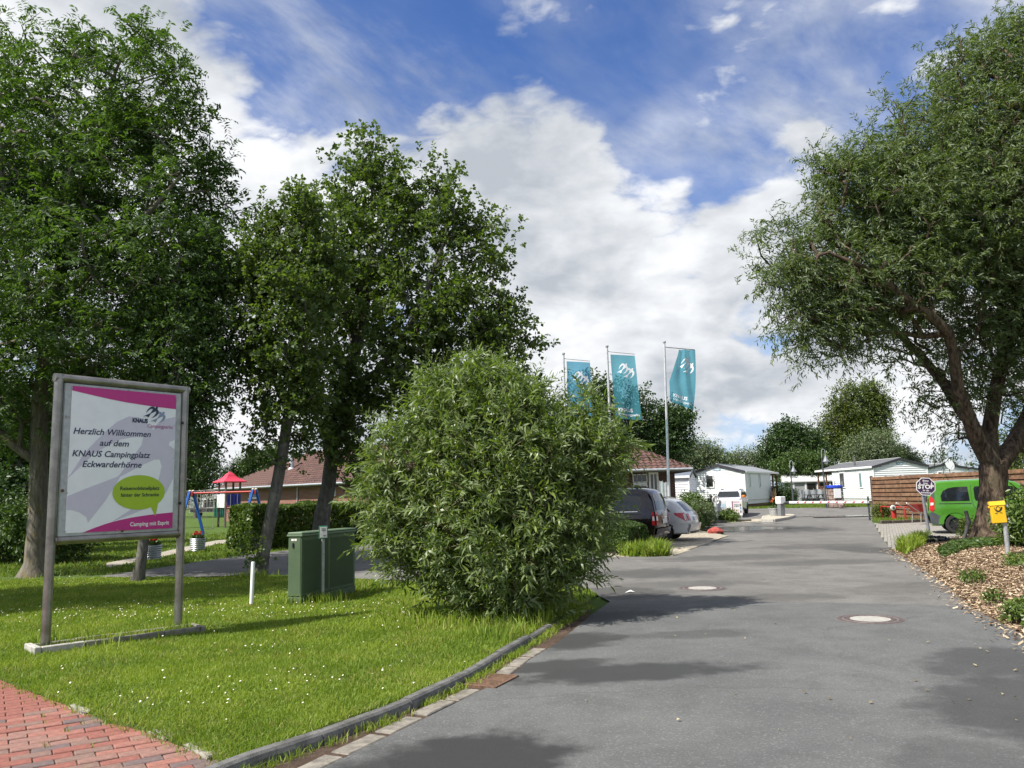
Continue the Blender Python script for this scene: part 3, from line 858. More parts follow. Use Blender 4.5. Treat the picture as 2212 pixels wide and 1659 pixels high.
# ------------------------------------------------------------------ trees
def grow(trunks, anchors, jit=0.06, step=0.55, alpha=0.35, sag=0.0):
    """Skeleton: trunk polylines [(points, radii)] plus a limb from the best node to every anchor.  Returns nodes, parents, trunk radii, ends."""
    N, par, tr, L = [], [], [], []
    for pts, rad, root in trunks:
        prev = -1
        for i, (p, r) in enumerate(zip(pts, rad)):
            p = Vector(p)
            if i == 0 and root >= 0:
                d = [(n - p).length for n in N]
                prev = int(np.argmin(d)); 
                if d[prev] < 0.05: continue
            N.append(p); par.append(prev); tr.append(r)
            L.append(0 if prev < 0 else L[prev] + (p - N[prev]).length)
            prev = len(N) - 1
    arr = np.array([tuple(n) for n in N]); Ls = np.array(L)
    A = [Vector(a) for a in anchors]
    d0 = [min((a - n).length for n in N) for a in A]
    ends = []
    cap = len(N) + 12 * len(A) + 10
    buf = np.zeros((cap, 3)); buf[:len(N)] = arr
    lb = np.zeros(cap); lb[:len(N)] = Ls
    cnt = len(N)
    for k in np.argsort(d0):
        a = A[k]
        d = np.linalg.norm(buf[:cnt] - np.array(a), axis=1)
        cost = d + alpha * lb[:cnt] * 0.3 + np.where(buf[:cnt, 2] > a.z - 0.1, (buf[:cnt, 2] - a.z + 0.1) * 0.9, 0)
        j = int(np.argmin(cost))
        s = Vector(buf[j]); v = a - s; ln = v.length
        m = max(1, min(10, int(ln / step)))
        side = Vector((random.gauss(0, 1), random.gauss(0, 1), random.gauss(0, 1)))
        side = (side - v * (side.dot(v) / max(v.length_squared, 1e-6))) * 0.1 * ln
        prev = j
        for q in range(1, m + 1):
            f = q / m
            p = s + v * f + side * math.sin(f * math.pi) + Vector((0, 0, 0.12 * ln * math.sin(f * math.pi)))
            p += Vector((random.gauss(0, jit), random.gauss(0, jit), random.gauss(0, jit))) * (0 if q == m else 1)
            N.append(p); par.append(prev); tr.append(0.0)
            buf[cnt] = p; lb[cnt] = lb[prev] + (p - N[prev]).length
            prev = cnt; cnt += 1
        ends.append(prev)
    return N, par, tr, ends

def limb_mesh(name, N, par, tr, ends, m, tip=0.010, power=0.46, sides=7, rmin=0.007, kmax=1.0):
    n = len(N)
    load = np.zeros(n)
    for e in ends: load[e] += 1
    for i in range(n - 1, -1, -1):
        if par[i] >= 0: load[par[i]] += max(load[i], 0.5)
    rad = np.array([max(t, min(kmax, tip * max(l, .5) ** power)) if t == 0 else t for t, l in zip(tr, load)])
    kids = [[] for _ in range(n)]
    for i, p in enumerate(par):
        if p >= 0: kids[p].append(i)
    b = MB()
    start = [i for i, p in enumerate(par) if p < 0]
    stack = [(i, None) for i in start]
    while stack:
        i, frm = stack.pop()
        path = [] if frm is None else [frm]
        cur = i
        while True:
            path.append(cur)
            if not kids[cur]: break
            ks = sorted(kids[cur], key=lambda q: -(rad[q] + (10 if tr[q] > 0 else 0)))
            for q in ks[1:]: stack.append((q, cur))
            cur = ks[0]
        if len(path) < 2: continue
        rr = [rad[q] for q in path]
        if frm is not None: rr[0] = min(rr[0], rr[1] * 1.25)
        rr[-1] *= 0.5
        b.tube([N[q] for q in path], [max(r, rmin) for r in rr], sides if max(rr) > 0.05 else 4)
    return b.mesh(name, m, smooth=70)

def lobes_px(L, y):
    """Crown lobes from survey: (px, py, radius px, depth offset) at distance y."""
    out = []
    for px, py, r, dy in L:
        c = at(px, py, y + dy)
        out.append((c, r / FPX * (c - Vector((0, 0, CAM_H))).length * 0.97))
    return out
def crown_points(lobes, n, inner=0.25, flat=1.0, clump=0.0):
    w = np.array([r ** 2.2 for _, r in lobes]); w /= w.sum()
    m_ = n
    n = int(n * 1.75) if clump else n
    idx = rng.choice(len(lobes), n, p=w)
    v = rng.normal(size=(n, 3)); v /= np.linalg.norm(v, axis=1)[:, None]
    rr = (inner + (1 - inner) * rng.random(n) ** 0.5)
    c = np.array([tuple(lobes[i][0]) for i in idx]); r = np.array([lobes[i][1] for i in idx])
    P = c + v * (rr * r)[:, None] * np.array((1, 1, flat))
    if clump:
        # foliage gathers in masses with gaps between them
        k = 6.283 / clump
        ph = rng.random(9) * 6.283
        x, y, z = P.T
        f = np.sin(k * x + ph[0] + 1.3 * np.sin(k * .6 * z + ph[1])) + np.sin(k * 1.1 * y + ph[2] + 1.2 * np.sin(k * .7 * x + ph[3])) + np.sin(k * 1.25 * z + ph[4] + 1.1 * np.sin(k * .8 * y + ph[5])) + rng.normal(0, .55, len(P))
        P = P[np.argsort(-f)[:m_]]
        P = P[rng.permutation(len(P))]
    return P

def sprays(A, outward, k, spread, length, nleaf, leaf, droop=0.3, fan=0.9, upbias=0.35, wind=(0, 0, 0), flatleaf=0.7, mid=False, curl=0.12, taper=0.0, start=0.1, pinnate=False, jn=0.55):
    """Leafy twigs round the anchor points A: k twigs each, nleaf leaves per twig; leaf = (length, width). Returns vertex and face arrays."""
    n = len(A) * k
    o = np.repeat(A, k, 0) + rng.normal(0, spread, (n, 3))
    out_ = np.repeat(outward, k, 0)
    d = out_ * 0.7 + rng.normal(0, 0.75, (n, 3)) + np.array((0, 0, upbias)) + np.array(wind)
    d /= np.linalg.norm(d, axis=1)[:, None]
    Ls = length * rng.uniform(0.6, 1.3, n)
    t = np.tile(np.linspace(start, 1, nleaf), (n, 1)) + rng.normal(0, 0.3 / nleaf, (n, nleaf))
    pos = o[:, None, :] + d[:, None, :] * (t * Ls[:, None])[..., None]
    pos[..., 2] -= droop * (t ** 2) * Ls[:, None]
    dirn = d[:, None, :] + np.stack([np.zeros_like(t), np.zeros_like(t), -2 * droop * t], -1)
    dirn /= np.linalg.norm(dirn, axis=2, keepdims=True)
    rv = rng.normal(size=(n, 1, 3)); s0 = np.cross(dirn, rv); s0 /= np.linalg.norm(s0, axis=2, keepdims=True) + 1e-9
    s1 = np.cross(dirn, s0)
    ph = np.arange(nleaf) * 2.4 + rng.random((n, 1)) * 6.28
    lat = s0 * np.cos(ph)[..., None] + s1 * np.sin(ph)[..., None]
    if pinnate:       # leaflets left and right of the stalk, all in one plane
        hv = np.cross(dirn, np.array((0, 0, 1.0)) + rng.normal(0, .35, (n, 1, 3))); hv /= np.linalg.norm(hv, axis=2, keepdims=True) + 1e-9
        lat = hv * np.where(np.arange(nleaf) % 2, 1.0, -1.0)[None, :, None]
    a = dirn * (1 - fan * 0.5) + lat * fan + np.array((0, 0, -droop * 0.6)) + rng.normal(0, 0.15, lat.shape) + np.array(wind) * 0.6
    a /= np.linalg.norm(a, axis=2, keepdims=True)
    up = np.array((0, 0, 1.0)) * flatleaf + rng.normal(0, 0.35, (n, 1, 3)) + rng.normal(0, jn, a.shape)
    w = np.cross(up, a); w /= np.linalg.norm(w, axis=2, keepdims=True) + 1e-9
    nr = np.cross(a, w)
    sz = rng.uniform(0.65, 1.25, t.shape) * (1 - taper * t)
    ll, lw = (leaf[0] * sz)[..., None], (leaf[1] * sz * 0.5)[..., None]
    p = pos
    if mid:
        V = np.stack([p, p + a * ll * .3 + w * lw, p + a * ll * .68 + w * lw * .75 - nr * ll * curl * .5, p + a * ll - nr * ll * curl * 1.6, p + a * ll * .68 - w * lw * .75 - nr * ll * curl * .5, p + a * ll * .3 - w * lw], 2)
        V = V.reshape(-1, 3); m = len(V) // 6
        i = np.arange(m)[:, None] * 6
        F = np.concatenate([i + [[0, 1, 5]], i + [[1, 2, 5]], i + [[2, 4, 5]], i + [[2, 3, 4]]], 1).reshape(-1, 3)
    else:
        V = np.stack([p, p + a * ll * .45 + w * lw + nr * lw * .3, p + a * ll - nr * ll * curl, p + a * ll * .45 - w * lw + nr * lw * .3], 2)
        V = V.reshape(-1, 3); m = len(V) // 4
        i = np.arange(m)[:, None] * 4
        F = np.concatenate([i + [[0, 1, 2]], i + [[0, 2, 3]]], 1).reshape(-1, 3)
    return V, F

def tree(name, trunks, lobes, n_anchor, bark, leafm, label, cat='tree', group=None, spray=None, k=6, inner=0.25, tip=0.010, power=0.46, kmax=0.3, extra=None, step=0.55, alpha=0.35, leafname='crown', base=None, jit=0.06, part='trunk', clump=0.0):
    base = base or Vector(trunks[0][0][0])
    root = empty(name, base, 0, label, cat, group)
    A = crown_points(lobes, n_anchor, inner, 1.0, clump)
    if extra is not None: A = np.concatenate([A, extra])
    N, par, tr, ends = grow(trunks, A, jit=jit, step=step, alpha=alpha)
    me = limb_mesh(part, N, par, tr, ends, bark, tip=tip, power=power, kmax=kmax)
    o = link(part, me, root); o.matrix_parent_inverse = Matrix.Translation(-base)
    E = np.array([tuple(N[e]) for e in ends])
    D = np.array([tuple((N[e] - N[par[e]]).normalized()) for e in ends])
    Vs, Fs, off = [], [], 0
    for sp in (spray if isinstance(spray, list) else [spray]):
        V, F = sprays(E, D, **sp)
        Vs.append(V); Fs.append(F + off); off += len(V)
    V, F = np.concatenate(Vs), np.concatenate(Fs)
    c = link(leafname, np_mesh(leafname, V, F, leafm), root); c.matrix_parent_inverse = Matrix.Translation(-base)
    return root, E, len(F)

BARK_ASH = bark_mat('ash_bark', (0.115, 0.100, 0.080), (0.215, 0.195, 0.160), (0.16, 0.125, 0.035), 16, 0.5)
BARK_ALDER = bark_mat('alder_bark', (0.078, 0.072, 0.060), (0.155, 0.147, 0.126), (0.20, 0.20, 0.165), 18, 0.6)
BARK_WILLOW = bark_mat('willow_bark', (0.040, 0.027, 0.019), (0.185, 0.132, 0.094), (0.11, 0.10, 0.06), 11, 2.0)
BARK_TWIG = bark_mat('shrub_twigs', (0.10, 0.085, 0.045), (0.16, 0.13, 0.07), None, 20, 0.2)
LEAF_ASH = leaf_mat('ash_leaves', (0.040, 0.084, 0.019), (0.118, 0.190, 0.038), 0.38, 0.50, back=(0.10, 0.15, 0.07), spec=0.25)
LEAF_ALDER = leaf_mat('alder_leaves', (0.046, 0.082, 0.018), (0.140, 0.192, 0.040), 0.42, 0.50, back=(0.10, 0.14, 0.06), spec=0.28)
LEAF_WILLOW = leaf_mat('willow_leaves', (0.062, 0.100, 0.026), (0.180, 0.228, 0.074), 0.42, 0.42, back=(0.17, 0.21, 0.13), spec=0.3)
LEAF_SHRUB = leaf_mat('shrub_leaves', (0.070, 0.118, 0.022), (0.225, 0.290, 0.068), 0.40, 0.40, back=(0.20, 0.25, 0.12), spec=0.4)
LEAF_DARK = leaf_mat('dark_leaves', (0.024, 0.052, 0.014), (0.060, 0.110, 0.026), 0.25, 0.45)
LEAF_MID = leaf_mat('mid_leaves', (0.040, 0.078, 0.018), (0.095, 0.150, 0.036), 0.28, 0.45)
LEAF_PALE = leaf_mat('pale_leaves', (0.062, 0.098, 0.032), (0.130, 0.175, 0.062), 0.30, 0.45, back=(0.18, 0.22, 0.13))
LEAF_OLIVE = leaf_mat('olive_leaves', (0.058, 0.088, 0.016), (0.130, 0.165, 0.032), 0.28, 0.42)
LEAF_HEDGE = leaf_mat('hedge_leaves', (0.045, 0.085, 0.016), (0.135, 0.195, 0.038), 0.28, 0.38)

def pts_px(L, y0):
    """Trunk line from survey: (px, py, depth offset, radius m)."""
    return [at(px, py, y0 + dy) for px, py, dy, r in L], [r for *_, r in L]

NT_TRIS = []
# big ash at the left edge
g0 = ground(75, 1243)
yA = g0.y
p, r = pts_px([(75, 1215, 0, .25), (82, 1100, 0, .225), (84, 980, 0, .21), (86, 880, 0, .205), (100, 760, 0.1, .185), (118, 640, 0.3, .165), (150, 500, 0.4, .16), (190, 370, 0.3, .11), (235, 250, 0.2, .07)], yA)
p = [Vector((g0.x - .03, g0.y, -0.15)), Vector((g0.x - .01, g0.y, 0.10))] + p; r = [.48, .35] + r
p2, r2 = pts_px([(82, 1000, 0, .13), (40, 970, -.2, .11), (-20, 920, -.3, .10), (-90, 820, -.5, .08), (-150, 680, -.6, .06)], yA)
p3, r3 = pts_px([(100, 760, .1, .16), (60, 640, -.6, .13), (30, 500, -1.2, .10), (-10, 330, -1.6, .06)], yA)
p4, r4 = pts_px([(118, 640, .3, .14), (200, 590, -.8, .12), (260, 520, -1.4, .09), (330, 450, -1.8, .06), (390, 380, -1.8, .04)], yA)
p5, r5 = pts_px([(90, 860, 0, .12), (160, 800, .8, .10), (230, 720, 1.4, .08), (320, 640, 1.8, .055)], yA)
LA = lobes_px([(100, 300, 200, 0), (295, 190, 115, -.5), (300, 130, 75, -.4), (200, 150, 90, .2), (50, 560, 200, -.6), (290, 400, 170, -.8), (210, 640, 190, .3), (375, 300, 85, -.6), (410, 420, 90, -.5), (455, 500, 70, 0), (60, 150, 85, .4), (20, 790, 130, -.5),
               (-150, 420, 240, 0), (310, 780, 110, .8), (440, 620, 80, .6), (-60, 880, 110, .2), (30, 930, 70, .8), (150, 860, 90, 1.2), (365, 200, 55, -.5), (-30, 240, 120, .5), (400, 720, 80, 1.0), (500, 450, 48, .3), (490, 560, 55, .4), (430, 330, 50, -.3), (330, 270, 90, -.6), (130, 430, 150, -.8), (40, 330, 130, -.3), (250, 290, 110, 0), (40, 60, 40, .5), (440, 420, 70, .2), (300, 540, 150, .2), (100, 760, 120, .5), (250, 880, 70, 1.5), (100, 50, 26, .4), (240, 75, 26, -.2), (312, 62, 24, -.4), (345, 95, 26, -.4), (385, 165, 26, -.5), (390, 262, 30, -.5), (432, 262, 22, -.5), (458, 345, 26, -.4), (495, 400, 22, .1), (528, 440, 18, .3), (526, 490, 24, .3), (160, 95, 30, .2), (150, 620, 170, -2.6), (250, 760, 110, -2.4), (20, 700, 150, -2.8), (330, 560, 110, -2.2)], yA)
_, E, nt = tree('ash_tree', [(p, r, -1), (p2, r2, 0), (p3, r3, 0), (p4, r4, 0), (p5, r5, 0)], LA, 1450, BARK_ASH, LEAF_ASH, 'large leafy tree with a thick grey trunk behind the welcome sign', 'tree', None,
     dict(k=8, spread=0.24, length=0.46, nleaf=11, leaf=(0.150, 0.052), droop=0.45, fan=0.95, upbias=0.2, pinnate=True, jn=0.18), base=g0, clump=1.9)
NT_TRIS.append(nt)
# slender tree behind the sign
g0 = ground(298, 1257); yB = g0.y
p, r = pts_px([(303, 1225, 0, .12), (312, 1160, 0, .11), (330, 1000, 0.1, .10), (345, 850, .2, .09), (352, 740, .3, .075), (368, 640, .4, .06), (390, 560, .4, .045)], yB)
p = [Vector((g0.x - .04, g0.y, -.1)), Vector((g0.x, g0.y, .06))] + p; r = [.21, .16] + r
p2, r2 = pts_px([(345, 850, .2, .06), (400, 790, .6, .05), (440, 700, .9, .04), (465, 590, 1.0, .025)], yB)
LB = lobes_px([(440, 600, 80, 1), (400, 720, 100, .6), (450, 530, 50, 1), (330, 850, 85, .8), (435, 830, 65, .3), (425, 950, 42, .5), (380, 900, 50, .6), (350, 650, 80, .8), (300, 930, 55, 1.2), (460, 740, 60, .5)], yB)
_, E, nt = tree('young_tree', [(p, r, -1), (p2, r2, 0)], LB, 760, BARK_ALDER, LEAF_ASH, 'slender dark tree whose thin leaning trunk stands right behind the sign', 'tree', None,
     dict(k=6, spread=0.17, length=0.36, nleaf=9, leaf=(0.10, 0.055), droop=0.3, fan=0.8, upbias=0.2), base=g0, clump=1.2)
NT_TRIS.append(nt)
# leaning tree left of the cabinet
g0 = ground(562, 1243); yC = g0.y
p, r = pts_px([(568, 1200, 0, .155), (585, 1120, 0, .145), (602, 1030, 0, .14), (614, 960, 0, .135), (624, 890, .05, .13), (640, 800, .1, .115), (648, 700, .2, .09), (640, 600, .3, .07), (640, 500, .4, .05)], yC)
p = [Vector((g0.x - .03, g0.y, -.1)), Vector((g0.x, g0.y, .08))] + p; r = [.27, .20] + r
p2, r2 = pts_px([(624, 890, .05, .08), (600, 840, .2, .07), (580, 770, .3, .055), (565, 690, .4, .04)], yC)
LC = lobes_px([(610, 560, 95, .2), (555, 680, 66, .1), (625, 740, 80, -.5), (640, 460, 66, .3), (645, 620, 60, -.9), (650, 830, 44, -.6), (590, 850, 46, -.2), (560, 900, 36, .2), (655, 890, 46, .2), (545, 590, 55, .6), (680, 600, 70, .8), (560, 960, 22, 0), (640, 950, 24, .1), (560, 770, 50, .5)], yC)
ex = np.array([tuple(at(x, y, yC - .15)) for x, y in ((548, 1165), (556, 1180), (545, 1190), (552, 1205), (610, 1010), (600, 940), (575, 980), (630, 985))])
_, E, nt = tree('leaning_tree', [(p, r, -1), (p2, r2, 0)], LC, 560, BARK_ALDER, LEAF_ALDER, 'leaning lichen grey tree between the white marker post and the hedge', 'tree', None,
     dict(k=6, spread=0.17, length=0.32, nleaf=8, leaf=(0.105, 0.088), droop=0.25, fan=0.8, upbias=0.2, jn=0.35), base=g0, extra=ex, clump=1.2)
NT_TRIS.append(nt)
# broad tree behind the hedge
g0 = ground(690, 1206); yD = g0.y
p, r = pts_px([(692, 1160, 0, .27), (697, 1110, 0, .24), (710, 1050, 0, .22), (716, 990, 0, .20), (712, 930, .1, .18), (735, 850, .2, .165), (770, 760, .3, .15), (790, 650, .3, .125), (800, 530, .2, .095), (805, 420, .2, .06), (800, 330, .2, .035)], yD)
p = [Vector((g0.x - .03, g0.y, -.1))] + p; r = [.42] + r
p2, r2 = pts_px([(735, 850, .2, .12), (820, 800, -.6, .11), (870, 730, -1, .10), (920, 630, -1.2, .075), (960, 520, -1.2, .05), (985, 430, -1, .03)], yD)
p3, r3 = pts_px([(770, 760, .3, .11), (740, 660, 1, .09), (720, 550, 1.2, .07), (715, 450, 1.2, .045)], yD)
p4, r4 = pts_px([(820, 800, -.6, .10), (920, 790, -1.0, .09), (1010, 750, -1.2, .07), (1080, 690, -1.2, .045), (1110, 640, -1.2, .03)], yD)
LD = lobes_px([(790, 380, 76, .2), (800, 330, 42, .2), (810, 520, 120, 0), (730, 640, 105, .8), (885, 640, 115, -.8), (950, 470, 75, -.8), (1020, 470, 48, -.6), (1035, 560, 75, -.8), (990, 690, 110, -1), (1085, 720, 70, -1), (870, 800, 120, -.6), (740, 850, 100, .2),
               (1065, 810, 80, -.8), (745, 970, 60, -.2), (710, 930, 40, .3), (960, 890, 100, -.5), (710, 450, 62, 1), (1125, 760, 36, -.8), (960, 385, 38, -.6), (1085, 500, 26, -.8), (870, 440, 62, -.2), (1120, 670, 32, -.9), (780, 1030, 40, .4), (680, 760, 60, .8), (1130, 840, 50, -.4)], yD)
_, E, nt = tree('broad_tree', [(p, r, -1), (p2, r2, 0), (p3, r3, 0), (p4, r4, 0)], LD, 1200, BARK_ALDER, LEAF_ALDER, 'tall broad leafy tree rising behind the hedge and the willow shrub', 'tree', None,
     dict(k=6, spread=0.22, length=0.36, nleaf=8, leaf=(0.13, 0.105), droop=0.25, fan=0.8, upbias=0.25, jn=0.35), base=g0, clump=1.5)
NT_TRIS.append(nt)
# old willow on the right
g0 = ground(2138, 1178); yW = g0.y
p, r = pts_px([(2140, 1150, 0, .46), (2143, 1110, 0, .38), (2146, 1070, 0, .345), (2148, 1030, 0, .37), (2146, 1005, 0, .37)], yW)
p = [Vector((g0.x, g0.y, -.15)), Vector((g0.x + .05, g0.y, .05))] + p; r = [.85, .62] + r
p2, r2 = pts_px([(2142, 1000, 0, .28), (2112, 950, -.2, .23), (2092, 900, -.4, .19), (2070, 840, -.6, .165), (2062, 770, -.8, .15), (2050, 720, -1, .14), (2020, 690, -1.2, .125), (1975, 660, -1.4, .13), (1920, 615, -1.6, .10), (1860, 575, -1.8, .07), (1790, 545, -2, .04)], yW)
p3, r3 = pts_px([(2142, 1000, 0, .26), (2138, 930, .3, .21), (2150, 850, .4, .19), (2170, 760, .4, .165), (2165, 660, .2, .14), (2120, 560, 0, .14), (2060, 460, -.2, .10), (2000, 370, -.3, .06)], yW)
p4, r4 = pts_px([(2148, 1015, 0, .30), (2188, 965, .3, .25), (2222, 900, .5, .21), (2260, 780, .6, .17), (2300, 620, .6, .15), (2330, 430, .5, .09)], yW)
p5, r5 = pts_px([(2085, 900, -.4, .18), (2040, 830, .4, .15), (1990, 770, .8, .12), (1930, 710, 1.0, .09), (1860, 650, 1.2, .06)], yW)
p6, r6 = pts_px([(2178, 760, .4, .16), (2210, 600, -.6, .13), (2190, 420, -1.2, .09), (2160, 260, -1.2, .05)], yW)
LW = lobes_px([(2170, 210, 120, 0), (2010, 290, 105, -.3), (2060, 450, 150, -.6), (1855, 420, 95, -.8), (1745, 500, 66, -1), (1712, 590, 62, -1.2), (1820, 600, 105, -1), (1950, 590, 120, -.6), (1770, 690, 42, -1.2), (2120, 640, 130, .3), (1955, 720, 70, .2), (2030, 850, 50, .5), (2045, 930, 40, .4),
               (2190, 830, 90, .6), (2320, 420, 200, 0), (2370, 680, 190, 0), (2260, 150, 120, 0), (2110, 760, 70, .4), (1800, 380, 60, -.8), (1880, 330, 50, -.5), (2090, 150, 62, -.2), (1660, 560, 24, -1.3), (1690, 690, 40, -1.2), (1795, 760, 26, -1.0), (1880, 680, 60, -.6), (2300, 930, 80, .6), (2190, 90, 45, 0), (2120, 330, 130, -.3), (1940, 480, 120, -.7), (2180, 480, 150, 0), (1900, 600, 100, -.8), (1780, 590, 80, -1), (1970, 420, 110, -.6), (1850, 720, 45, -.6), (1800, 690, 55, -.8), (1745, 640, 62, -1.1), (1668, 500, 34, -1.2), (1660, 590, 40, -1.3), (1720, 720, 40, -1.2), (1760, 755, 34, -1.1), (1640, 510, 16, -1.3)], yW)
_, E, nt = tree('willow_tree', [(p, r, -1), (p2, r2, 0), (p3, r3, 0), (p4, r4, 0), (p5, r5, 0), (p6, r6, 0)], LW, 4000, BARK_WILLOW, LEAF_WILLOW, 'old spreading willow with deeply furrowed trunk in the bark bed', 'tree', None,
     dict(k=6, spread=0.22, length=0.52, nleaf=12, leaf=(0.145, 0.036), droop=0.30, fan=0.52, upbias=0.2, wind=(0.35, 0, 0.0), flatleaf=0.5), base=g0, jit=0.1, clump=1.3)
NT_TRIS.append(nt)
# willow shrub on the lawn
g0 = ground(1075, 1332); yS = g0.y
LS = lobes_px([(1075, 980, 165, 0), (890, 1010, 98, .1), (1225, 1000, 95, .1), (1235, 900, 46, .1), (1290, 975, 66, .1), (1080, 1150, 185, -.1), (915, 1160, 108, 0), (1222, 1160, 92, 0), (1050, 860, 80, .1), (1140, 885, 62, .1), (950, 900, 70, .1), (1272, 1065, 66, .1), (830, 1080, 52, .1), (1130, 1240, 75, -.3), (990, 1240, 60, -.2), (1205, 1232, 42, 0), (1020, 835, 40, 0), (960, 840, 40, .2)], yS)
stems = []
for a in range(11):
    th = a * 2 * math.pi / 11
    b0 = Vector((g0.x + .16 * math.cos(th), g0.y + .16 * math.sin(th), 0.0))
    d = Vector((math.cos(th) * random.uniform(.35, .75), math.sin(th) * random.uniform(.35, .75), 1)).normalized()
    stems.append(([b0, b0 + d * .5, b0 + d * 1.1 + Vector((0, 0, .05)), b0 + d * 1.7 + Vector((0, 0, .15))], [.035, .03, .024, .016], -1))
_, E, nt = tree('willow_shrub', stems, LS, 1800, BARK_TWIG, LEAF_SHRUB, 'big round narrow leaved shrub on the lawn beside the road', 'shrub', None,
     [dict(k=3, spread=0.09, length=0.34, nleaf=12, leaf=(0.122, 0.027), droop=0.25, fan=0.6, upbias=0.45, mid=True, curl=0.16, flatleaf=0.6),
      dict(k=1, spread=0.05, length=0.52, nleaf=17, leaf=(0.110, 0.023), droop=0.08, fan=0.5, upbias=0.8, mid=True, curl=0.14, taper=0.4)], base=g0, tip=0.0045, power=0.42, kmax=.03, inner=0.35, step=0.3, part='stems', leafname='foliage')
NT_TRIS.append(nt)
# tree left of the picture: a few bare twigs reach in, its shade falls over the lawn
g0 = Vector((-12.3, 13.2, -.02))
p = [g0, g0 + Vector((.05, 0, 1.5)), g0 + Vector((.1, .1, 3.5)), g0 + Vector((.2, .1, 6.0)), g0 + Vector((.3, 0, 8.5))]
LO = [(g0 + Vector(o), r) for o, r in (((0, 0, 5.2), 2.0), ((1.0, -.6, 6.2), 1.6), ((-1.2, .6, 6.0), 1.7), ((.2, .3, 7.8), 1.7), ((.9, 1.0, 4.6), 1.3), ((-.3, -1.2, 4.6), 1.3), ((1.6, .2, 8.3), .9), ((-2.0, -1.0, 7.0), 1.6), ((1.8, 1.4, 6.8), 1.3))]
tree('roadside_tree', [(p, [.24, .19, .16, .11, .05], -1)], LO, 760, BARK_ASH, LEAF_ASH, 'leafy tree outside the left picture edge whose shade falls on the lawn', 'tree', None,
     dict(k=6, spread=0.2, length=0.42, nleaf=11, leaf=(0.15, 0.052), droop=0.45, fan=0.95, upbias=0.2, pinnate=True, jn=0.18), base=g0, clump=1.4)
# ------------------------------------------------------------------ shared paints
M_STEEL = mat('brushed_steel', (0.27, 0.255, 0.235), 0.34, 0.85, var=0.25, scale=5, bump=0.15, bscale=120, dirt=0.25)
M_GALV = mat('galvanised_steel', (0.42, 0.43, 0.44), 0.55, 0.55, var=0.2, scale=25, bump=0.1)
M_ZINC = mat('zinc_sheet', (0.42, 0.44, 0.45), 0.5, 0.35, var=0.15, scale=12)
M_WHITE = mat('white_paint', (0.78, 0.78, 0.77), 0.5, var=0.05, dirt=0.08)
M_PANELW = mat('sign_white', (0.84, 0.87, 0.90), 0.35, var=0.03, dirt=0.06)
M_MAGENTA = mat('sign_magenta', (0.50, 0.022, 0.22), 0.35, var=0.04)
M_NAVY = mat('sign_navy', (0.012, 0.025, 0.075), 0.4, var=0.02)
M_GREYBLUE = mat('sign_grey_blue', (0.24, 0.29, 0.42), 0.4, var=0.02)
M_LILAC = mat('sign_lilac', (0.60, 0.58, 0.69), 0.35, var=0.03)
M_LIME = mat('sign_lime', (0.36, 0.53, 0.02), 0.35, var=0.03)
M_LIMETXT = mat('sign_dark_green', (0.03, 0.06, 0.03), 0.4)
M_PURPLETXT = mat('sign_berry', (0.42, 0.10, 0.27), 0.4)
M_BLACK = mat('black_plastic', (0.018, 0.018, 0.020), 0.45, var=0.2)
M_RUBBER = mat('tyre_rubber', (0.022, 0.022, 0.023), 0.85, var=0.25, scale=20)
M_GLASS = mat('dark_glass', (0.012, 0.015, 0.017), 0.04, var=0.1, spec=0.8)
M_CHROME = mat('chrome', (0.7, 0.7, 0.72), 0.12, 1.0, var=0.03)
M_ALLOY = mat('alloy_rim', (0.55, 0.56, 0.58), 0.3, 0.8, var=0.05)
M_REDLENS = mat('red_lens', (0.50, 0.012, 0.018), 0.12, var=0.1, spec=0.7)
M_CLEARLENS = mat('clear_lens', (0.72, 0.70, 0.70), 0.12, var=0.05, spec=0.7)
M_BRICK = None
def poly_obj(name, poly, m, parent, y, conv=lambda p: p, t=0.0015):
    """A thin printed/cut shape on an upright face looking towards -y; poly in (x, z)."""
    return MB().prism([conv(p) for p in poly], 0, t, Matrix.Translation((0, y, 0)) @ XZ).build(name, m, parent)

# ------------------------------------------------------------------ welcome sign
sl, sr = ground(97, 1413), ground(384, 1366)
sdir = (sr - sl).normalized(); sn = Vector((-sdir.y, sdir.x, 0))
sang = math.atan2(sdir.y, sdir.x)
def on_sign(px, py):
    d = ray(px, py); o = Vector((0, 0, CAM_H))
    t = (sl - o).dot(sn) / d.dot(sn)
    p = o + d * t
    return ((p - sl).dot(sdir), p.z)
sign = empty('welcome_sign', sl, sang, 'tall welcome board in a steel tube frame on the lawn', 'sign')
SL = (sr - sl).length
ztop = 0.5 * (on_sign(127, 812)[1] + on_sign(400, 846)[1])
zlow = 0.5 * (on_sign(116, 1168)[1] + on_sign(386, 1153)[1])
for x in (0, SL):
    MB().tube([(x, 0, -.15), (x, 0, ztop - .03), (x, 0, ztop + .045)], [.052, .052, .052], 20).build('post', M_STEEL, sign, smooth=40)
MB().tube([(-.055, 0, ztop), (SL + .055, 0, ztop)], .050, 20).build('top_rail', M_STEEL, sign, smooth=40)
MB().tube([(0.03, 0, zlow), (SL - .03, 0, zlow)], .050, 20).build('lower_rail', M_STEEL, sign, smooth=40)
for x in (0, SL):      # weld beads
    MB().lathe([(.051, -.006), (.058, 0), (.051, .006)], 16, Matrix.Translation((.058 if x == 0 else SL - .058, 0, zlow)) @ Matrix.Rotation(R(90), 4, 'Y')).build('weld', mat('weld_bead', (0.2, 0.13, 0.08), 0.6, 0.5), sign)
tl, tr_, bl, br = on_sign(154, 834), on_sign(378, 854), on_sign(138, 1152), on_sign(370, 1141)
x0, x1, z0, z1 = (tl[0] + bl[0]) / 2, (tr_[0] + br[0]) / 2, (bl[1] + br[1]) / 2, (tl[1] + tr_[1]) / 2
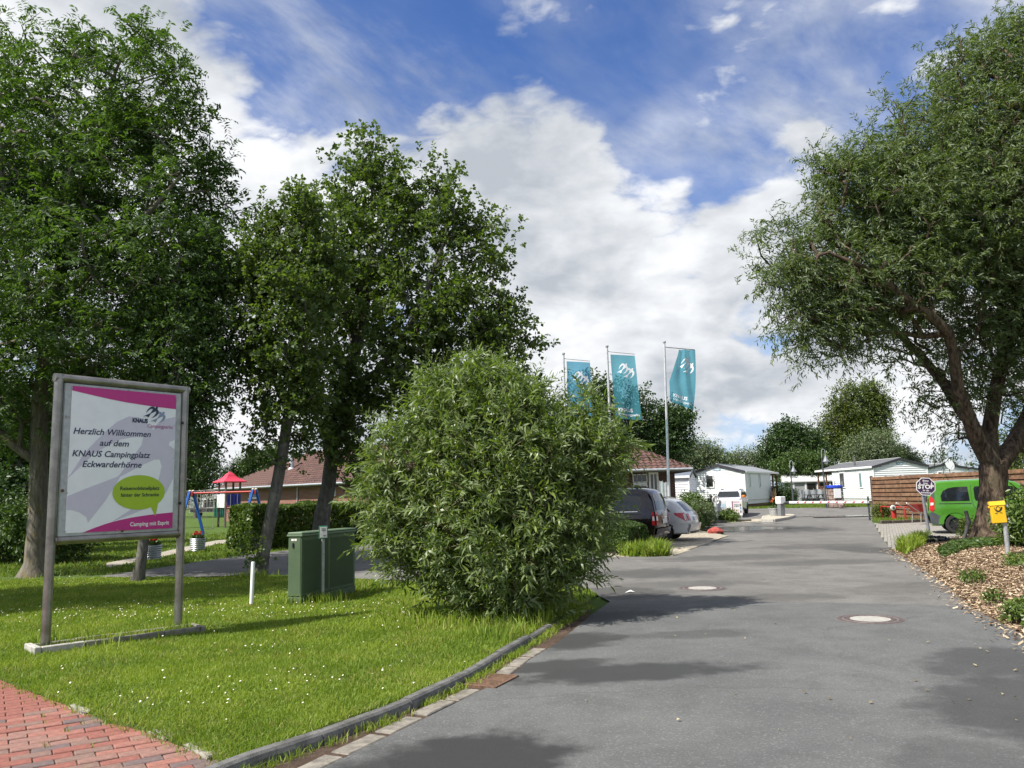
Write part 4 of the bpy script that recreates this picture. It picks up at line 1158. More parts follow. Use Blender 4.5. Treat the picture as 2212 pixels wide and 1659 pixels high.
fl = on_sign(137, 960)[0]; frr = on_sign(386, 960)[0]
MB().bbox(.068, SL - .068, -.018, .016, z0 - .035, z1 + .03, .004).build('backing_sheet', M_ZINC, sign)
panel = MB().bbox(x0, x1, -.026, -.019, z0, z1, .002).build('panel', M_PANELW, sign)
PW, PH = x1 - x0, z1 - z0
def uv(p): return (x0 + p[0] * PW, z0 + p[1] * PH)
YF = -.0265
# big pale bird in the background, clipped to the panel
def clip_poly(poly, lo=(0, 0), hi=(1, 1)):
    for ax, s, lim in ((0, 1, lo[0]), (0, -1, -hi[0]), (1, 1, lo[1]), (1, -1, -hi[1])):
        out = []
        for i in range(len(poly)):
            a, b = poly[i], poly[(i + 1) % len(poly)]
            da, db = s * a[ax] - lim, s * b[ax] - lim
            if da >= 0: out.append(a)
            if da * db < 0:
                f = da / (da - db); out.append((a[0] + (b[0] - a[0]) * f, a[1] + (b[1] - a[1]) * f))
        poly = out
    return poly
def crop_uv(x, y):
    """Position read off a close survey of the board (752 x 952) to board coordinates."""
    f = min(1, max(0, (x - 40) / 655))
    top, bot = 27 + 60 * f, 926 - 37 * f
    g = (y - top) / (bot - top)
    xl, xr = 75 - 45 * g, 706 - 24 * g
    return ((x - xl) / (xr - xl), 1 - g)
big_bird = [(45, 598), (140, 440), (250, 320), (330, 250), (400, 217), (460, 222), (520, 262), (556, 300), (575, 268), (640, 232), (720, 215), (720, 350), (662, 372), (655, 392), (700, 420), (705, 560), (640, 680), (520, 770), (290, 860), (400, 790), (500, 720), (585, 620), (610, 520), (596, 478),
            (560, 480), (460, 525), (348, 585), (262, 725), (158, 862), (150, 830), (110, 800), (60, 785), (20, 790), (25, 712), (140, 660), (335, 583), (400, 500), (480, 390), (492, 340), (455, 338), (340, 360), (200, 440)]
bp = clip_poly([crop_uv(*p) for p in big_bird], (0.004, 0.004), (0.996, 0.996))
poly_obj('bird_print', [uv(p) for p in bp], M_LILAC, panel, YF)
poly_obj('top_band', [uv(p) for p in [(0, 1), (0, .968), (.1, .956), (.22, .942), (.35, .928), (.5, .915), (.65, .906), (.8, .899), (1, .893), (1, 1)]], M_MAGENTA, panel, YF - .0016)
poly_obj('bottom_band', [uv(p) for p in [(.15, 0), (.25, .028), (.36, .054), (.48, .075), (.6, .09), (.75, .103), (.88, .111), (1, .116), (1, 0)]], M_MAGENTA, panel, YF - .0016)
lm = [(.655 + .255 * math.cos(a), .268 + .124 * math.sin(a)) for a in np.linspace(-.95, 5.0, 40)]
i_t = 0
bub = [(.655 + .255 * math.cos(a), .268 + .124 * math.sin(a)) for a in np.linspace(R(-42), R(-42 + 340), 40)]
poly_obj('speech_bubble', [uv(p) for p in bub + [(.822, .093)]], M_LIME, panel, YF - .0032)
LFW = lambda u0, u1: (u1 - u0) * PW
def board_text(s, u0, u1, v, size, m, bold=0.0, shear=0.0, lvl=2):
    return put_text(s, size * PH, m, panel, x0 + (u0 + u1) / 2 * PW, z0 + v * PH, YF - .0018 * lvl, bold, shear, 'CENTER', LFW(u0, u1))
board_text('Herzlich Willkommen', .025, .745, .672, .060, M_NAVY, .0016, .22)
board_text('auf dem', .262, .535, .596, .060, M_NAVY, .0016, .22)
board_text('KNAUS Campingplatz', .02, .745, .518, .060, M_NAVY, .0016, .22)
board_text('Eckwarderhörne', .115, .665, .446, .060, M_NAVY, .0016, .22)
board_text('KNAUS', .56, .712, .775, .041, M_NAVY, .004, 0, 3)
board_text('Campingparks', .708, .968, .742, .038, M_PURPLETXT, .0004, .2, 3)
board_text('Reisemobilstellplatz', .468, .852, .285, .036, M_LIMETXT, .0016, 0, 4)
board_text('hinter der Schranke', .478, .848, .238, .036, M_LIMETXT, .0016, 0, 4)
board_text('Camping mit Esprit', .575, .962, .028, .040, M_WHITE, .002, 0, 3)
es = .150
for mm, dx, dy, lv in ((M_GREYBLUE, .072, -.034, .005), (M_NAVY, 0, 0, .0066)):
    poly_obj('bird_emblem', [(x0 + (.662 + dx) * PW + a * es * PW * 1.0, z0 + (.812 + dy) * PH + b * .098 * PH) for a, b in BIRD], mm, panel, YF - lv)
for px, py in ((154, 838), (316, 847), (377, 858), (148, 900), (146, 965), (143, 1065), (139, 1149), (250, 1144), (366, 1139), (374, 920), (372, 990), (371, 1060)):
    x, z = on_sign(px, py)
    MB().lathe([(.007, 0), (.006, .004), (0, .005)], 8, Matrix.Translation((x, YF - .003, z)) @ Matrix.Rotation(R(90), 4, 'X')).build('screw', M_GALV, sign)
for px, py, mm, r_ in ((278, 844, M_GALV, .019), (143, 899, M_GALV, .019), (133, 1060, M_RUST, .019), (388, 914, M_BLACK, .02), (382, 1087, M_BLACK, .02), (262, 1146, M_RUST, .02)):
    x, z = on_sign(px, py)
    x = min(max(x, .05), SL - .05)
    MB().lathe([(r_, -.006), (r_, .006), (r_ * .5, .008), (r_ * .5, .014), (0, .015)], 12, Matrix.Translation((x, -.022 if .07 < x < SL - .07 else -.06, z)) @ Matrix.Rotation(R(90), 4, 'X')).build('bolt', mm, sign)
# concrete edging ring round the foot of the sign
M_CONC = mat('pale_concrete', (0.40, 0.38, 0.34), 0.95, var=0.2, scale=10, bump=0.4, dirt=0.35)
M_CONCD = mat('mossy_concrete', (0.20, 0.19, 0.15), 0.95, var=0.3, scale=12, bump=0.5, dirt=0.5)
fa, fb = ground(88, 1421), ground(431, 1373)
fdir = (fb - fa).normalized(); FL = (fb - fa).length
ring = empty('edging_ring', fa, math.atan2(fdir.y, fdir.x), 'low rectangle of concrete edging stones round the welcome sign posts', 'edging')
k = 4
for q in range(k):
    MB().bbox(q * FL / k + .004, (q + 1) * FL / k - .004, -.03, .04, -.05, .118 + random.uniform(-.004, .004), .008).build('stone', M_CONC if q < 1 else M_CONCD, ring)
for q in range(k):
    MB().bbox(q * FL / k + .004, (q + 1) * FL / k - .004, .33, .39, -.05, .112 + random.uniform(-.004, .004), .008).build('stone', M_CONCD, ring)
o = MB().bbox(-.075, -.002, -.03, .39, -.05, .124, .008).build('stone', M_CONC, ring); tag(o, 'end stone with yellow lichen')
MB().bbox(FL + .002, FL + .07, -.03, .39, -.05, .115, .008).build('stone', M_CONCD, ring)
P = np.stack([rng.uniform(0, FL, 900), rng.uniform(.05, .32, 900)], 1)
c_, s_ = math.cos(ring.rotation_euler.z), math.sin(ring.rotation_euler.z)
Pw = np.stack([fa.x + P[:, 0] * c_ - P[:, 1] * s_, fa.y + P[:, 0] * s_ + P[:, 1] * c_], 1)
blades('weeds', Pw, lambda c: np.full(len(c), 0.07), 0.07, 0.007, M_GRASS, 'dry grass filling the edging under the sign', 0.7)
MB().box(0, FL, .04, .33, -.02, .075).build('soil', M_DIRT, ring)

# ------------------------------------------------------------------ green distribution cabinet
cb, cc = ground(651, 1309), ground(768, 1281)
cd = (cc - cb).normalized(); CLn = (cc - cb).length
cab = empty('distribution_cabinet', cb, math.atan2(cd.y, cd.x), 'long green street cabinet with ribbed sides on the lawn', 'cabinet')
CH = at(651, 1150, cb.y).z
CD = 0.27
M_CABG = mat('cabinet_green', (0.072, 0.115, 0.056), 0.65, var=0.10, scale=3, bump=0.1, bscale=200, dirt=0.15)
M_CABL = mat('cabinet_lid_green', (0.105, 0.160, 0.092), 0.5, var=0.10, scale=3, dirt=0.1)
MB().bbox(0.0, CLn, .0, CD, -.1, .13, .006).build('plinth', M_CABG, cab)
MB().bbox(.008, CLn - .008, .008, CD - .008, .136, CH - .07, .006).build('housing', M_CABG, cab)
MB().bbox(-.012, CLn + .012, -.012, CD + .012, CH - .068, CH - .035, .006).bbox(-.004, CLn + .004, -.004, CD + .004, CH - .035, CH, .014).build('lid', M_CABL, cab)
MB().bbox(.001, .010, .028, CD - .028, .15, CH - .085, .003).build('end_door', M_CABG, cab)
MB().bbox(-.018, .001, .15, .18, CH - .24, CH - .165, .004).build('lock', M_BLACK, cab)
MB().box(-.0015, .001, .10, .20, CH - .135, CH - .105).build('sticker', M_WHITE, cab)
MB().box(-.003, -.0016, .14, .155, CH - .128, CH - .112).build('sticker_mark', mat('sticker_red', (.5, .03, .05)), cab)
for q in range(2):
    a, b = .05 + q * (CLn - .06) / 2, (q + 1) * (CLn - .06) / 2 + .015
    rb = MB(); x = a
    while x < b - .02:
        rb.box(x, x + .012, .001, .009, .19, CH - .13); x += .026
    rb.box(a - .012, b + .008, .004, .0092, .165, .19).box(a - .012, b + .008, .004, .0092, CH - .13, CH - .105)
    rb.build('ribbed_panel', M_CABG, cab)

# small pipeline marker on its own post in front of the cabinet
g = ground(697, 1301)
um = empty('marker_sign', g, R(18), 'thin steel post with a small white green edged marker plate before the cabinet', 'sign')
MB().tube([(0, 0, -.1), (0, 0, 1.06)], .027, 12).build('post', M_GALV, um, smooth=40)
zt = at(697, 1136, g.y).z
MB().bbox(-.07, .075, -.048, -.030, zt - .21, zt, .004).build('frame', mat('plate_green', (0.05, 0.22, 0.12), 0.4), um)
pl_ = MB().bbox(-.052, .062, -.054, -.0485, zt - .192, zt - .02, .002).build('plate', mat('plate_grey', (0.58, 0.58, 0.57), 0.5), um)
MB().box(-.03, .045, -.0552, -.0545, zt - .075, zt - .069).build('lettering', M_BLACK, pl_); MB().box(.004, .009, -.0552, -.0545, zt - .11, zt - .0755).build('lettering', M_BLACK, pl_)
for k in range(3):
    MB().box(-.028 + k * .022, -.014 + k * .022, -.0552, -.0545, zt - .06, zt - .035).build('lettering', mat('plate_print', (.2, .2, .2)), pl_)
    MB().box(-.0 + k * .016, .01 + k * .016, -.0552, -.0545, zt - .17, zt - .145).build('lettering', mat('plate_print', (.2, .2, .2)), pl_)
# white plastic stake
g = ground(543, 1311)
st = empty('marker_post', g, 0, 'short white plastic stake with reddish foot in the lawn', 'post')
M_STK = mat('white_plastic', (0.80, 0.80, 0.80), 0.45, var=0.04)
MB().tube([(0, 0, .05), (.01, .02, .69), (.01, .02, .71)], [.031, .031, .024], 14).build('shaft', M_STK, st, smooth=40)
MB().tube([(0, 0, -.1), (0, 0, .05)], .0312, 14).build('foot', mat('stake_red', (0.45, 0.20, 0.16), 0.6, dirt=0.4), st, smooth=40)

# ------------------------------------------------------------------ manholes, puddles, litter
M_IRON = mat('cast_iron', (0.115, 0.088, 0.082), 0.8, 0.3, var=0.35, scale=40, bump=0.5)
M_IRONL = mat('worn_iron', (0.22, 0.19, 0.185), 0.55, 0.5, var=0.2, scale=40)
M_MHC = mat('manhole_concrete', (0.34, 0.325, 0.295), 0.9, var=0.15, scale=12, bump=0.3)
for (px, py), lab in (((1880, 1338), 'round manhole cover with concrete centre nearer on the blue grey asphalt'), ((1517, 1271), 'round manhole cover with concrete centre farther on the worn asphalt')):
    g = ground(px, py)
    mh = empty('manhole', (g.x, g.y, 0.0), 0, lab, 'manhole cover', 'manholes in the road')
    MB().lathe([(.43, .001), (.425, .0035), (.385, .004), (.385, .001)], 40, close=True).build('mortar_ring', mat('tar_ring', (.11, .108, .105), .8, var=.3, scale=30), mh, smooth=30)
    MB().lathe([(.392, .002), (.39, .008), (.345, .009), (.34, .003)], 40, close=True).build('frame', M_IRON, mh, smooth=30)
    MB().lathe([(.338, .003), (.335, .0095), (.312, .0095), (.31, .003)], 40, close=True).build('frame_lip', M_IRONL, mh, smooth=30)
    b = MB().lathe([(.308, .002), (.306, .008), (.245, .008), (.243, .002)], 40, close=True)
    for k in range(18):
        a = k * 2 * math.pi / 18
        b.box(.262, .29, -.015, .015, .008, .0115, Matrix.Rotation(a, 4, 'Z'))
    b.build('cover_rim', M_IRON, mh, smooth=30)
    MB().lathe([(.241, .002), (.24, .0085), (0, .0085)], 40).build('cover', M_MHC, mh, smooth=30)
M_WATER = mat('puddle_water', (0.06, 0.06, 0.058), 0.015, var=0.05, spec=0.9, bump=1.0, bscale=5)
def puddle(name, px, rx, ry, rot, seed, z=.006):
    g = gr(*px); r_ = random.Random(seed)
    ph = [r_.uniform(0, 6.28) for _ in range(5)]
    poly = []
    for k in range(60):
        a = 2 * math.pi * k / 60
        q = 1 + .22 * math.sin(2 * a + ph[0]) + .14 * math.sin(3 * a + ph[1]) + .09 * math.sin(5 * a + ph[2]) + .05 * math.sin(9 * a + ph[3])
        u, v = rx * q * math.cos(a), ry * q * math.sin(a)
        poly.append((g.x + u * math.cos(rot) - v * math.sin(rot), g.y + u * math.sin(rot) + v * math.cos(rot)))
    return sheet(name, poly, 0, M_WATER, zf=lambda c: np.full(len(c), z + float(rise(g.y))))
puddle('puddle', (1638, 1141), 1.0, 2.2, 0.1, 3)
puddle('puddle', (1585, 1147), .55, .7, 0.5, 5)
puddle('puddle', (1836, 1114), 3.0, 2.3, 0.0, 9, .02)
puddle('puddle', (1655, 1131), .6, .5, 0.0, 11)
# dry leaves and twigs lying on the road
V, F = [], []
for k in range(46):
    px, py = random.uniform(1250, 2190), random.uniform(1200, 1600)
    if k < 12: px, py = random.uniform(2000, 2200), random.uniform(1330, 1560)
    g = ground(px, py); r_ = random.uniform(.015, .045); a = random.uniform(0, 6.28); o = len(V)
    for q, w in ((0, 0), (.5, .4), (1, .05), (.5, -.4)):
        V.append((g.x + r_ * (q * math.cos(a) - w * math.sin(a)), g.y + r_ * (q * math.sin(a) + w * math.cos(a)), .008 + random.uniform(0, .018)))
    F.append((o, o + 1, o + 2, o + 3))
tag(link('fallen_leaves', np_mesh('fallen_leaves', V, F, leaf_mat('dry_leaves', (.06, .04, .02), (.45, .38, .22), .1, .8))), 'dry leaves lying scattered over the asphalt', 'leaves', kind='stuff')
g = ground(1350, 1281)
MB().add([(0, 0, .004), (.08, -.03, .03), (.17, .02, .012), (.1, .05, .045), (.03, .06, .01)], [(0, 1, 3, 4), (1, 2, 3)]).build('paper_scrap', M_WHITE, None, loc=g)
tag(bpy.data.objects['paper_scrap'], 'crumpled white paper scrap on the asphalt beside the shrub', 'litter')

# ------------------------------------------------------------------ flower tubs
M_TUB = mat('corrugated_zinc', (0.40, 0.42, 0.45), 0.45, 0.6, var=0.1, scale=8)
M_PETAL = leaf_mat('red_petals', (0.42, 0.012, 0.012), (0.62, 0.03, 0.03), 0.25, 0.5)
M_FOL = leaf_mat('bedding_leaves', (0.03, 0.065, 0.015), (0.07, 0.13, 0.03), 0.25, 0.45)
def clumps(n, R_, z, size, zs=0.06, dome=0.0):
    """Small crossed leaf faces in a dome."""
    a = rng.random(n) * 6.283; r = R_ * np.sqrt(rng.random(n))
    c = np.stack([r * np.cos(a), r * np.sin(a), z + rng.random(n) * zs + dome * (1 - (r / R_) ** 2)], 1)
    ax = rng.normal(0, 1, (n, 3)); ax /= np.linalg.norm(ax, axis=1)[:, None]
    w = np.cross(ax, rng.normal(0, 1, (n, 3))); w /= np.linalg.norm(w, axis=1)[:, None]
    s = size * rng.uniform(.6, 1.3, (n, 1))
    V = np.stack([c - ax * s, c + w * s * .6, c + ax * s, c - w * s * .6], 1).reshape(-1, 3)
    return V, np.arange(4 * n).reshape(-1, 4)
for (px, py, rd, hh), lab in (((329, 1209, .27, .46), 'ribbed zinc tub of red flowers seen just under the sign panel'), ((427, 1191, .27, .48), 'ribbed zinc tub of red flowers standing in front of the blue swing leg')):
    g = ground(px, py, -.03)
    t = empty('flower_tub', g, 0, lab, 'planter', 'zinc flower tubs on the playground lawn')
    prof = [(rd * .86, 0)]
    nrg = 7
    for k in range(nrg):
        z_ = k * hh / nrg; r0 = rd * (.86 + .14 * k / nrg)
        prof += [(r0, z_ + .002), (r0 + .022, z_ + hh / nrg * .5), (r0, z_ + hh / nrg * .97)]
    prof += [(rd + .01, hh), (rd - .02, hh), (rd - .03, hh - .06), (0, hh - .06)]
    MB().lathe(prof, 28).build('tub', M_TUB, t, smooth=35)
    V, F = clumps(260, rd * .85, hh - .04, .05, .12, .06)
    link('foliage', np_mesh('foliage', V, F, M_FOL), t)
    for q in range(7):
        V, F = clumps(26, .055, 0, .03, .06)
        a = q * .9 + .3; rr = rd * (.25 + .55 * (q % 3) / 2)
        link('flower', np_mesh('flower', V, F, M_PETAL), t, (rr * math.cos(a), rr * math.sin(a), hh + .12 + .07 * (q % 2)))

# ------------------------------------------------------------------ swing set
M_BLUE = mat('swing_blue', (0.010, 0.105, 0.43), 0.45, var=0.08)
M_SRED = mat('swing_red', (0.40, 0.030, 0.022), 0.45, var=0.1)
M_CREAM = mat('cap_cream', (0.70, 0.66, 0.52), 0.5)
M_ROPE = mat('rope', (0.33, 0.31, 0.28), 0.9)
gL, gR = ground(411, 1157, -.03), ground(548, 1154, -.03)
sdv = gR - gL; SWL = sdv.length
swing = empty('swing_set', gL, math.atan2(sdv.y, sdv.x), 'playground swing frame with blue legs and red top beam', 'swing')
SZ = at(480, 1064, gL.y).z + .03
MB().tube([(0, 0, SZ), (SWL, 0, SZ)], .058, 12).build('beam', M_SRED, swing, smooth=40)
for x in (0, SWL):
    for s in (-1, 1):
        foot = Vector((x + .5 * s, .55 * s, -.05))
        top = Vector((x + .06 * s, .06 * s, SZ + .12))
        lg = MB().tube([foot, top], .085, 4); lg.build('leg', M_BLUE, swing)
        MB().lathe([(.075, 0), (.075, .03), (.04, .06), (0, .065)], 10, Matrix.Translation(top)).build('cap', M_CREAM, swing)
    MB().bbox(x - .12, x + .12, -.10, -.07, SZ - .14, SZ + .1, .01).bbox(x - .12, x + .12, .07, .10, SZ - .14, SZ + .1, .01).build('bracket', M_SRED, swing)
for c0 in (SWL * .30, SWL * .68):
    se = MB().bbox(c0 - .22, c0 + .22, -.09, .09, .33, .36, .01).build('seat', M_BLACK, swing)
    for s in (-1, 1):
        MB().tube([(c0 + s * .2, 0, .345), (c0 + s * .2, 0, SZ - .05)], .012, 5).build('rope', M_ROPE, swing)

# ------------------------------------------------------------------ play tower
M_PWOOD = mat('weathered_wood', (0.115, 0.100, 0.088), 0.9, var=0.3, scale=8, bump=0.4)
M_PRED = mat('tower_roof_red', (0.60, 0.035, 0.075), 0.4, var=0.06)
M_PBLUE = mat('tower_panel_blue', (0.015, 0.030, 0.32), 0.45)
g = ground(485, 1147, -.03); gq = ground(485, 1147, -.03)
yT = g.y
tw = empty('play_tower', (g.x, g.y + .75, -.03), 0, 'wooden play tower with a red pagoda roof behind the swings', 'playground tower')
hd = (ground(511.5, 1146, -.03) - g).x
zR = at(485, 1041, yT).z
for (x, y) in ((-hd, 0), (0, -hd), (hd, 0), (0, hd)):
    MB().bbox(x - .055, x + .055, y - .055, y + .055, -.1, zR + .12, .01).build('post', M_PWOOD, tw)
rr = hd + .42
prof = [(rr, 0.0), (rr, .09), (rr * .80, .22), (rr * .58, .38), (rr * .40, .58), (rr * .27, .80), (.10, 1.0), (0.0, 1.12)]
H_ = at(485, 1016, yT).z - zR
MB().lathe([(r_, z_ * H_ / 1.12 + zR) for r_, z_ in prof], 4).build('roof', M_PRED, tw)
zp0, zp1 = at(470, 1096, yT).z, at(470, 1068, yT).z
def side_panel(nm, m, A, B, za, zb, th=.03):
    A, B = Vector(A), Vector(B); d = B - A; L = d.length
    Mx = Matrix.Translation(A) @ Matrix.Rotation(math.atan2(d.y, d.x), 4, 'Z')
    return MB().bbox(0, L, -.08, -.08 + th, za, zb, .006, Mx).build(nm, m, tw)
side_panel('white_panel', mat('tower_white', (.76, .75, .70), .5), (-hd - .05, 0, 0), (0, -hd, 0), zp0, zp1 + .02)
bpn = side_panel('blue_panel', M_PBLUE, (.05, -hd + .02, 0), (hd, .02, 0), zp0 + .12, zp1 + .02)
side_panel('ledge', mat('ledge_purple', (.28, .02, .10), .5), (.02, -hd, 0), (hd + .03, 0, 0), zp0 + .04, zp0 + .11, .09)
dmx = Matrix.Rotation(R(45), 4, 'Z')
MB().bbox(-hd * .7, hd * .7, -hd * .7, hd * .7, zp0 - .1, zp0 - .03, .006, dmx).build('platform', M_PWOOD, tw)
A, B = Vector((.05, -hd + .02, 0)), Vector((hd, .02, 0)); dd = (B - A); LB_ = dd.length
for q in range(4):
    Mx = Matrix.Translation(A) @ Matrix.Rotation(math.atan2(dd.y, dd.x), 4, 'Z')
    x = LB_ * (.16 + .23 * q)
    MB().box(x - .03, x + .03, -.092, -.081, zp0 + .25 + (.1 if q in (0, 3) else 0), zp1 - .12, Mx).build('slot', mat('slot_dark_blue', (.006, .012, .12)), bpn)
# rope bridge to the left
nb = MB()
xl = -hd - 2.9
for x in (xl, xl + .75):
    MB().bbox(x - .06, x + .06, -.5, -.38, -.1, zp1 + (.1 if x == xl else -.35), .01).build('post', M_PWOOD, tw)
MB().bbox(xl, -hd, -.5, -.42, zp0 - .08, zp0 - .01, .01).build('bridge_beam', M_PWOOD, tw)
for zz_ in (zp1 - .1, (zp0 + zp1) / 2, zp1 + .35):
    nb.tube([(xl, -.45, zz_), ((xl - hd) / 2, -.45, zz_ - .08), (-hd, -.1, zz_ + .03)], .018, 5)
for k in range(13):
    x = xl + .2 + k * (2.7 / 13)
    nb.tube([(x, -.45, zp0 - .05), (x + .08, -.45, zp1 + .28)], .012, 4); nb.tube([(x + .12, -.45, zp0 - .05), (x, -.45, zp1 + .28)], .012, 4)
nb.build('rope_net', M_ROPE, tw)
MB().tube([(.45, -.9, -.05), (.1, -hd, zp0)], .025, 6).tube([(.85, -.65, -.05), (.55, -hd + .3, zp0)], .025, 6).build('ladder_rail', M_PWOOD, tw)
# ------------------------------------------------------------------ buildings
def brick_mat(name, a, b, mortar, sc=1.0):
    m = bpy.data.materials.new(name); m.use_nodes = True
    t = NT(m.node_tree)
    tc = t.n('ShaderNodeTexCoord').outputs['Object']
    s = t.n('ShaderNodeSeparateXYZ', ins={0: tc})
    v = t.n('ShaderNodeCombineXYZ', ins={0: t.math('ADD', s.outputs[0], s.outputs[1]), 1: s.outputs[2], 2: 0.0})
    br = t.n('ShaderNodeTexBrick', ins={'Vector': v.outputs[0], 'Color1': a + (1,), 'Color2': b + (1,), 'Mortar': mortar + (1,), 'Scale': sc, 'Mortar Size': 0.012, 'Brick Width': 0.25, 'Row Height': 0.0833, 'Bias': 0.1})
    c = t.mix(t.ramp(t.noise(tc, 0.8, 5, 0.6), 0.35, 0.7, 0, 0.25), br.outputs['Color'], tuple(x * 0.6 for x in a))
    p = t.n('ShaderNodeBsdfPrincipled', ins={'Base Color': c, 'Roughness': 0.9, 'Specular IOR Level': 0.2})
    bp = t.n('ShaderNodeBump', ins={'Strength': 0.5, 'Distance': 0.01, 'Height': t.math('SUBTRACT', 1.0, br.outputs['Fac'])})
    t.t.links.new(bp.outputs[0], p.inputs['Normal'])
    t.n('ShaderNodeOutputMaterial', ins={'Surface': p.outputs[0]})
    return m
M_BRICK = brick_mat('red_brick', (0.30, 0.098, 0.062), (0.215, 0.075, 0.055), (0.34, 0.30, 0.26))
M_BRICKD = brick_mat('brown_brick', (0.13, 0.060, 0.045), (0.10, 0.048, 0.038), (0.17, 0.145, 0.125))
M_TILE = [mat('roof_tile_' + k, c, 0.8, var=0.25, scale=7, dirt=0.3) for k, c in (('a', (0.098, 0.048, 0.038)), ('b', (0.080, 0.042, 0.035)), ('c', (0.118, 0.060, 0.047)))]
M_ROOFUND = mat('roof_underlay', (0.085, 0.045, 0.036), 0.9)
M_FASCIA = mat('grey_fascia', (0.13, 0.12, 0.115), 0.6)
M_GUT = mat('zinc_gutter', (0.46, 0.48, 0.50), 0.45, 0.5)
def tile_mesh(m, w, l):
    prof = [(-w / 2, .012), (-w * .3, .045), (-w * .08, .05), (w * .12, .018), (w * .32, .006), (w * .54, .016)]
    vs, fs = [], []
    for y, dz in ((0, .03), (l * 1.12, 0.0)):
        for x, z in prof: vs.append((x, y, z + dz))
    n = len(prof)
    for k in range(n - 1): fs.append((k, k + 1, n + k + 1, n + k))
    for x, z in prof: vs.append((x, 0, z + .005))
    for k in range(n - 1): fs.append((k + 1, k, 2 * n + k, 2 * n + k + 1))
    me = bpy.data.meshes.new('tile'); me.from_pydata(vs, [], fs); me.materials.append(m)
    return me
def hip_building(name, label, origin, ang, L, Dp, eave, ridge, over, wall_m, tile_focus, base_z=0.0, hip=None, zoff=0.0):
    """Brick house: x along the front, y towards the back, front face looks to -y."""
    b = empty(name, origin, ang, label, 'building')
    MB().box(0, L, 0, Dp, -.2, eave - .02).build('wall', wall_m, b)
    hipr = hip if hip is not None else Dp / 2 + over
    x0, x1, y0, y1 = -over, L + over, -over, Dp + over
    ym = (y0 + y1) / 2
    e = eave
    rv = [(x0, y0, e), (x1, y0, e), (x1, y1, e), (x0, y1, e), (x0 + hipr, ym, ridge), (x1 - hipr, ym, ridge)]
    roof = MB().add(rv, [(0, 1, 5, 4), (1, 2, 5), (2, 3, 4, 5), (3, 0, 4), (3, 2, 1, 0)]).build('roof', M_ROOFUND, b)
    MB().bbox(x0, x1, y0 - .015, y0 + .02, e - .16, e - .01, .004).bbox(x0, x1, y1 - .02, y1 + .015, e - .16, e - .01, .004).bbox(x0 - .015, x0 + .02, y0 + .03, y1 - .03, e - .16, e - .01, .004).bbox(x1 - .02, x1 + .015, y0 + .03, y1 - .03, e - .16, e - .01, .004).build('fascia', M_FASCIA, b)
    MB().tube([(x0 - .05, y0 - .08, e - .03), (x1 + .05, y0 - .08, e - .03)], .07, 10).build('gutter', M_GUT, b, smooth=40)
    # ridge and hip caps
    rc = MB().tube([rv[4], rv[5]], .10, 8)
    for a_, c_ in ((0, 4), (3, 4), (1, 5), (2, 5)): rc.tube([rv[a_], rv[c_]], .085, 8)
    rc.build('ridge_cap', M_TILE[0], b)
    W_, LT = 0.30, 0.335
    me = [tile_mesh(m, W_, LT) for m in M_TILE]
    places = []
    for (A, B, Cc) in (((x0, y0), (x1, y0), 0), ((x1, y0), (x1, y1), 1), ((x0, y1), (x0, y0), 2)):
        A, B = Vector((A[0], A[1], e)), Vector((B[0], B[1], e))
        d = (B - A); W = d.length; d.normalize()
        inn = Vector((-d.y, d.x, 0))
        run = (y1 - y0) / 2 if Cc == 0 else hipr
        rise_ = ridge - e
        S = math.hypot(run, rise_)
        up = (inn * run + Vector((0, 0, rise_))) / S
        nrm = d.cross(up)
        nr_ = int(S / LT)
        for r_ in range(nr_):
            s = r_ * LT
            cut0 = (hipr if Cc == 0 else (y1 - y0) / 2) * s / S
            k = int((W - 2 * cut0) / W_)
            off = (W - k * W_) / 2
            for q in range(k):
                p = A + d * (off + (q + .5) * W_) + up * s + nrm * .012
                places.append((p, d, up, nrm))
    F_ = Vector(tile_focus)
    places.sort(key=lambda t: (t[0] - F_).length)
    for p, d, up, nrm in places[:300]:
        o = link('tile', random.choice(me), roof)
        o.matrix_local = Matrix.Translation(p) @ Matrix((d, up, nrm)).transposed().to_4x4() @ Matrix.Rotation(random.uniform(-.015, .015), 4, 'Z')
    tv, tf = [], []
    tm = me[0]
    vco = np.array([v.co[:] for v in tm.vertices]); fidx = np.array([p.vertices[:] for p in tm.polygons])
    for i, (p, d, up, nrm) in enumerate(places[300:]):
        Mx = np.array((d, up, nrm)); tv.append(vco @ Mx + np.array(p)); tf.append(fidx + i * len(vco))
    if tv:
        tag(link('roof_tiles', np_mesh('roof_tiles', np.concatenate(tv), np.concatenate(tf), M_TILE[0]), roof), kind='stuff')
    return b, roof

def window(parent, x, z, w, h, y, frame=.05, m_frame=None, m_glass=None, sill=True, mull=0, name='window', depth=.06):
    """Framed window on a face that looks to -y; x, z = lower left corner."""
    m_frame = m_frame or M_WHITE
    f = MB()
    f.bbox(x - frame, x + w + frame, y - depth, y + .03, z + h, z + h + frame, .006).bbox(x - frame, x + w + frame, y - depth, y + .03, z - frame, z, .006)
    f.bbox(x - frame, x, y - depth, y + .03, z + .001, z + h - .001, .006).bbox(x + w, x + w + frame, y - depth, y + .03, z + .001, z + h - .001, .006)
    for k in range(mull):
        xm = x + w * (k + 1) / (mull + 1)
        f.box(xm - .025, xm + .025, y - depth + .008, y + .02, z + .001, z + h - .001)
    wd = f.build(name, m_frame, parent)
    MB().box(x, x + w, y - .022, y - .012, z, z + h).build('pane', m_glass or M_GLASS, wd)
    if sill: MB().bbox(x - frame - .04, x + w + frame + .04, y - depth - .06, y + .02, z - frame - .06, z - frame - .004, .008).build('sill', m_frame, wd)
    return wd

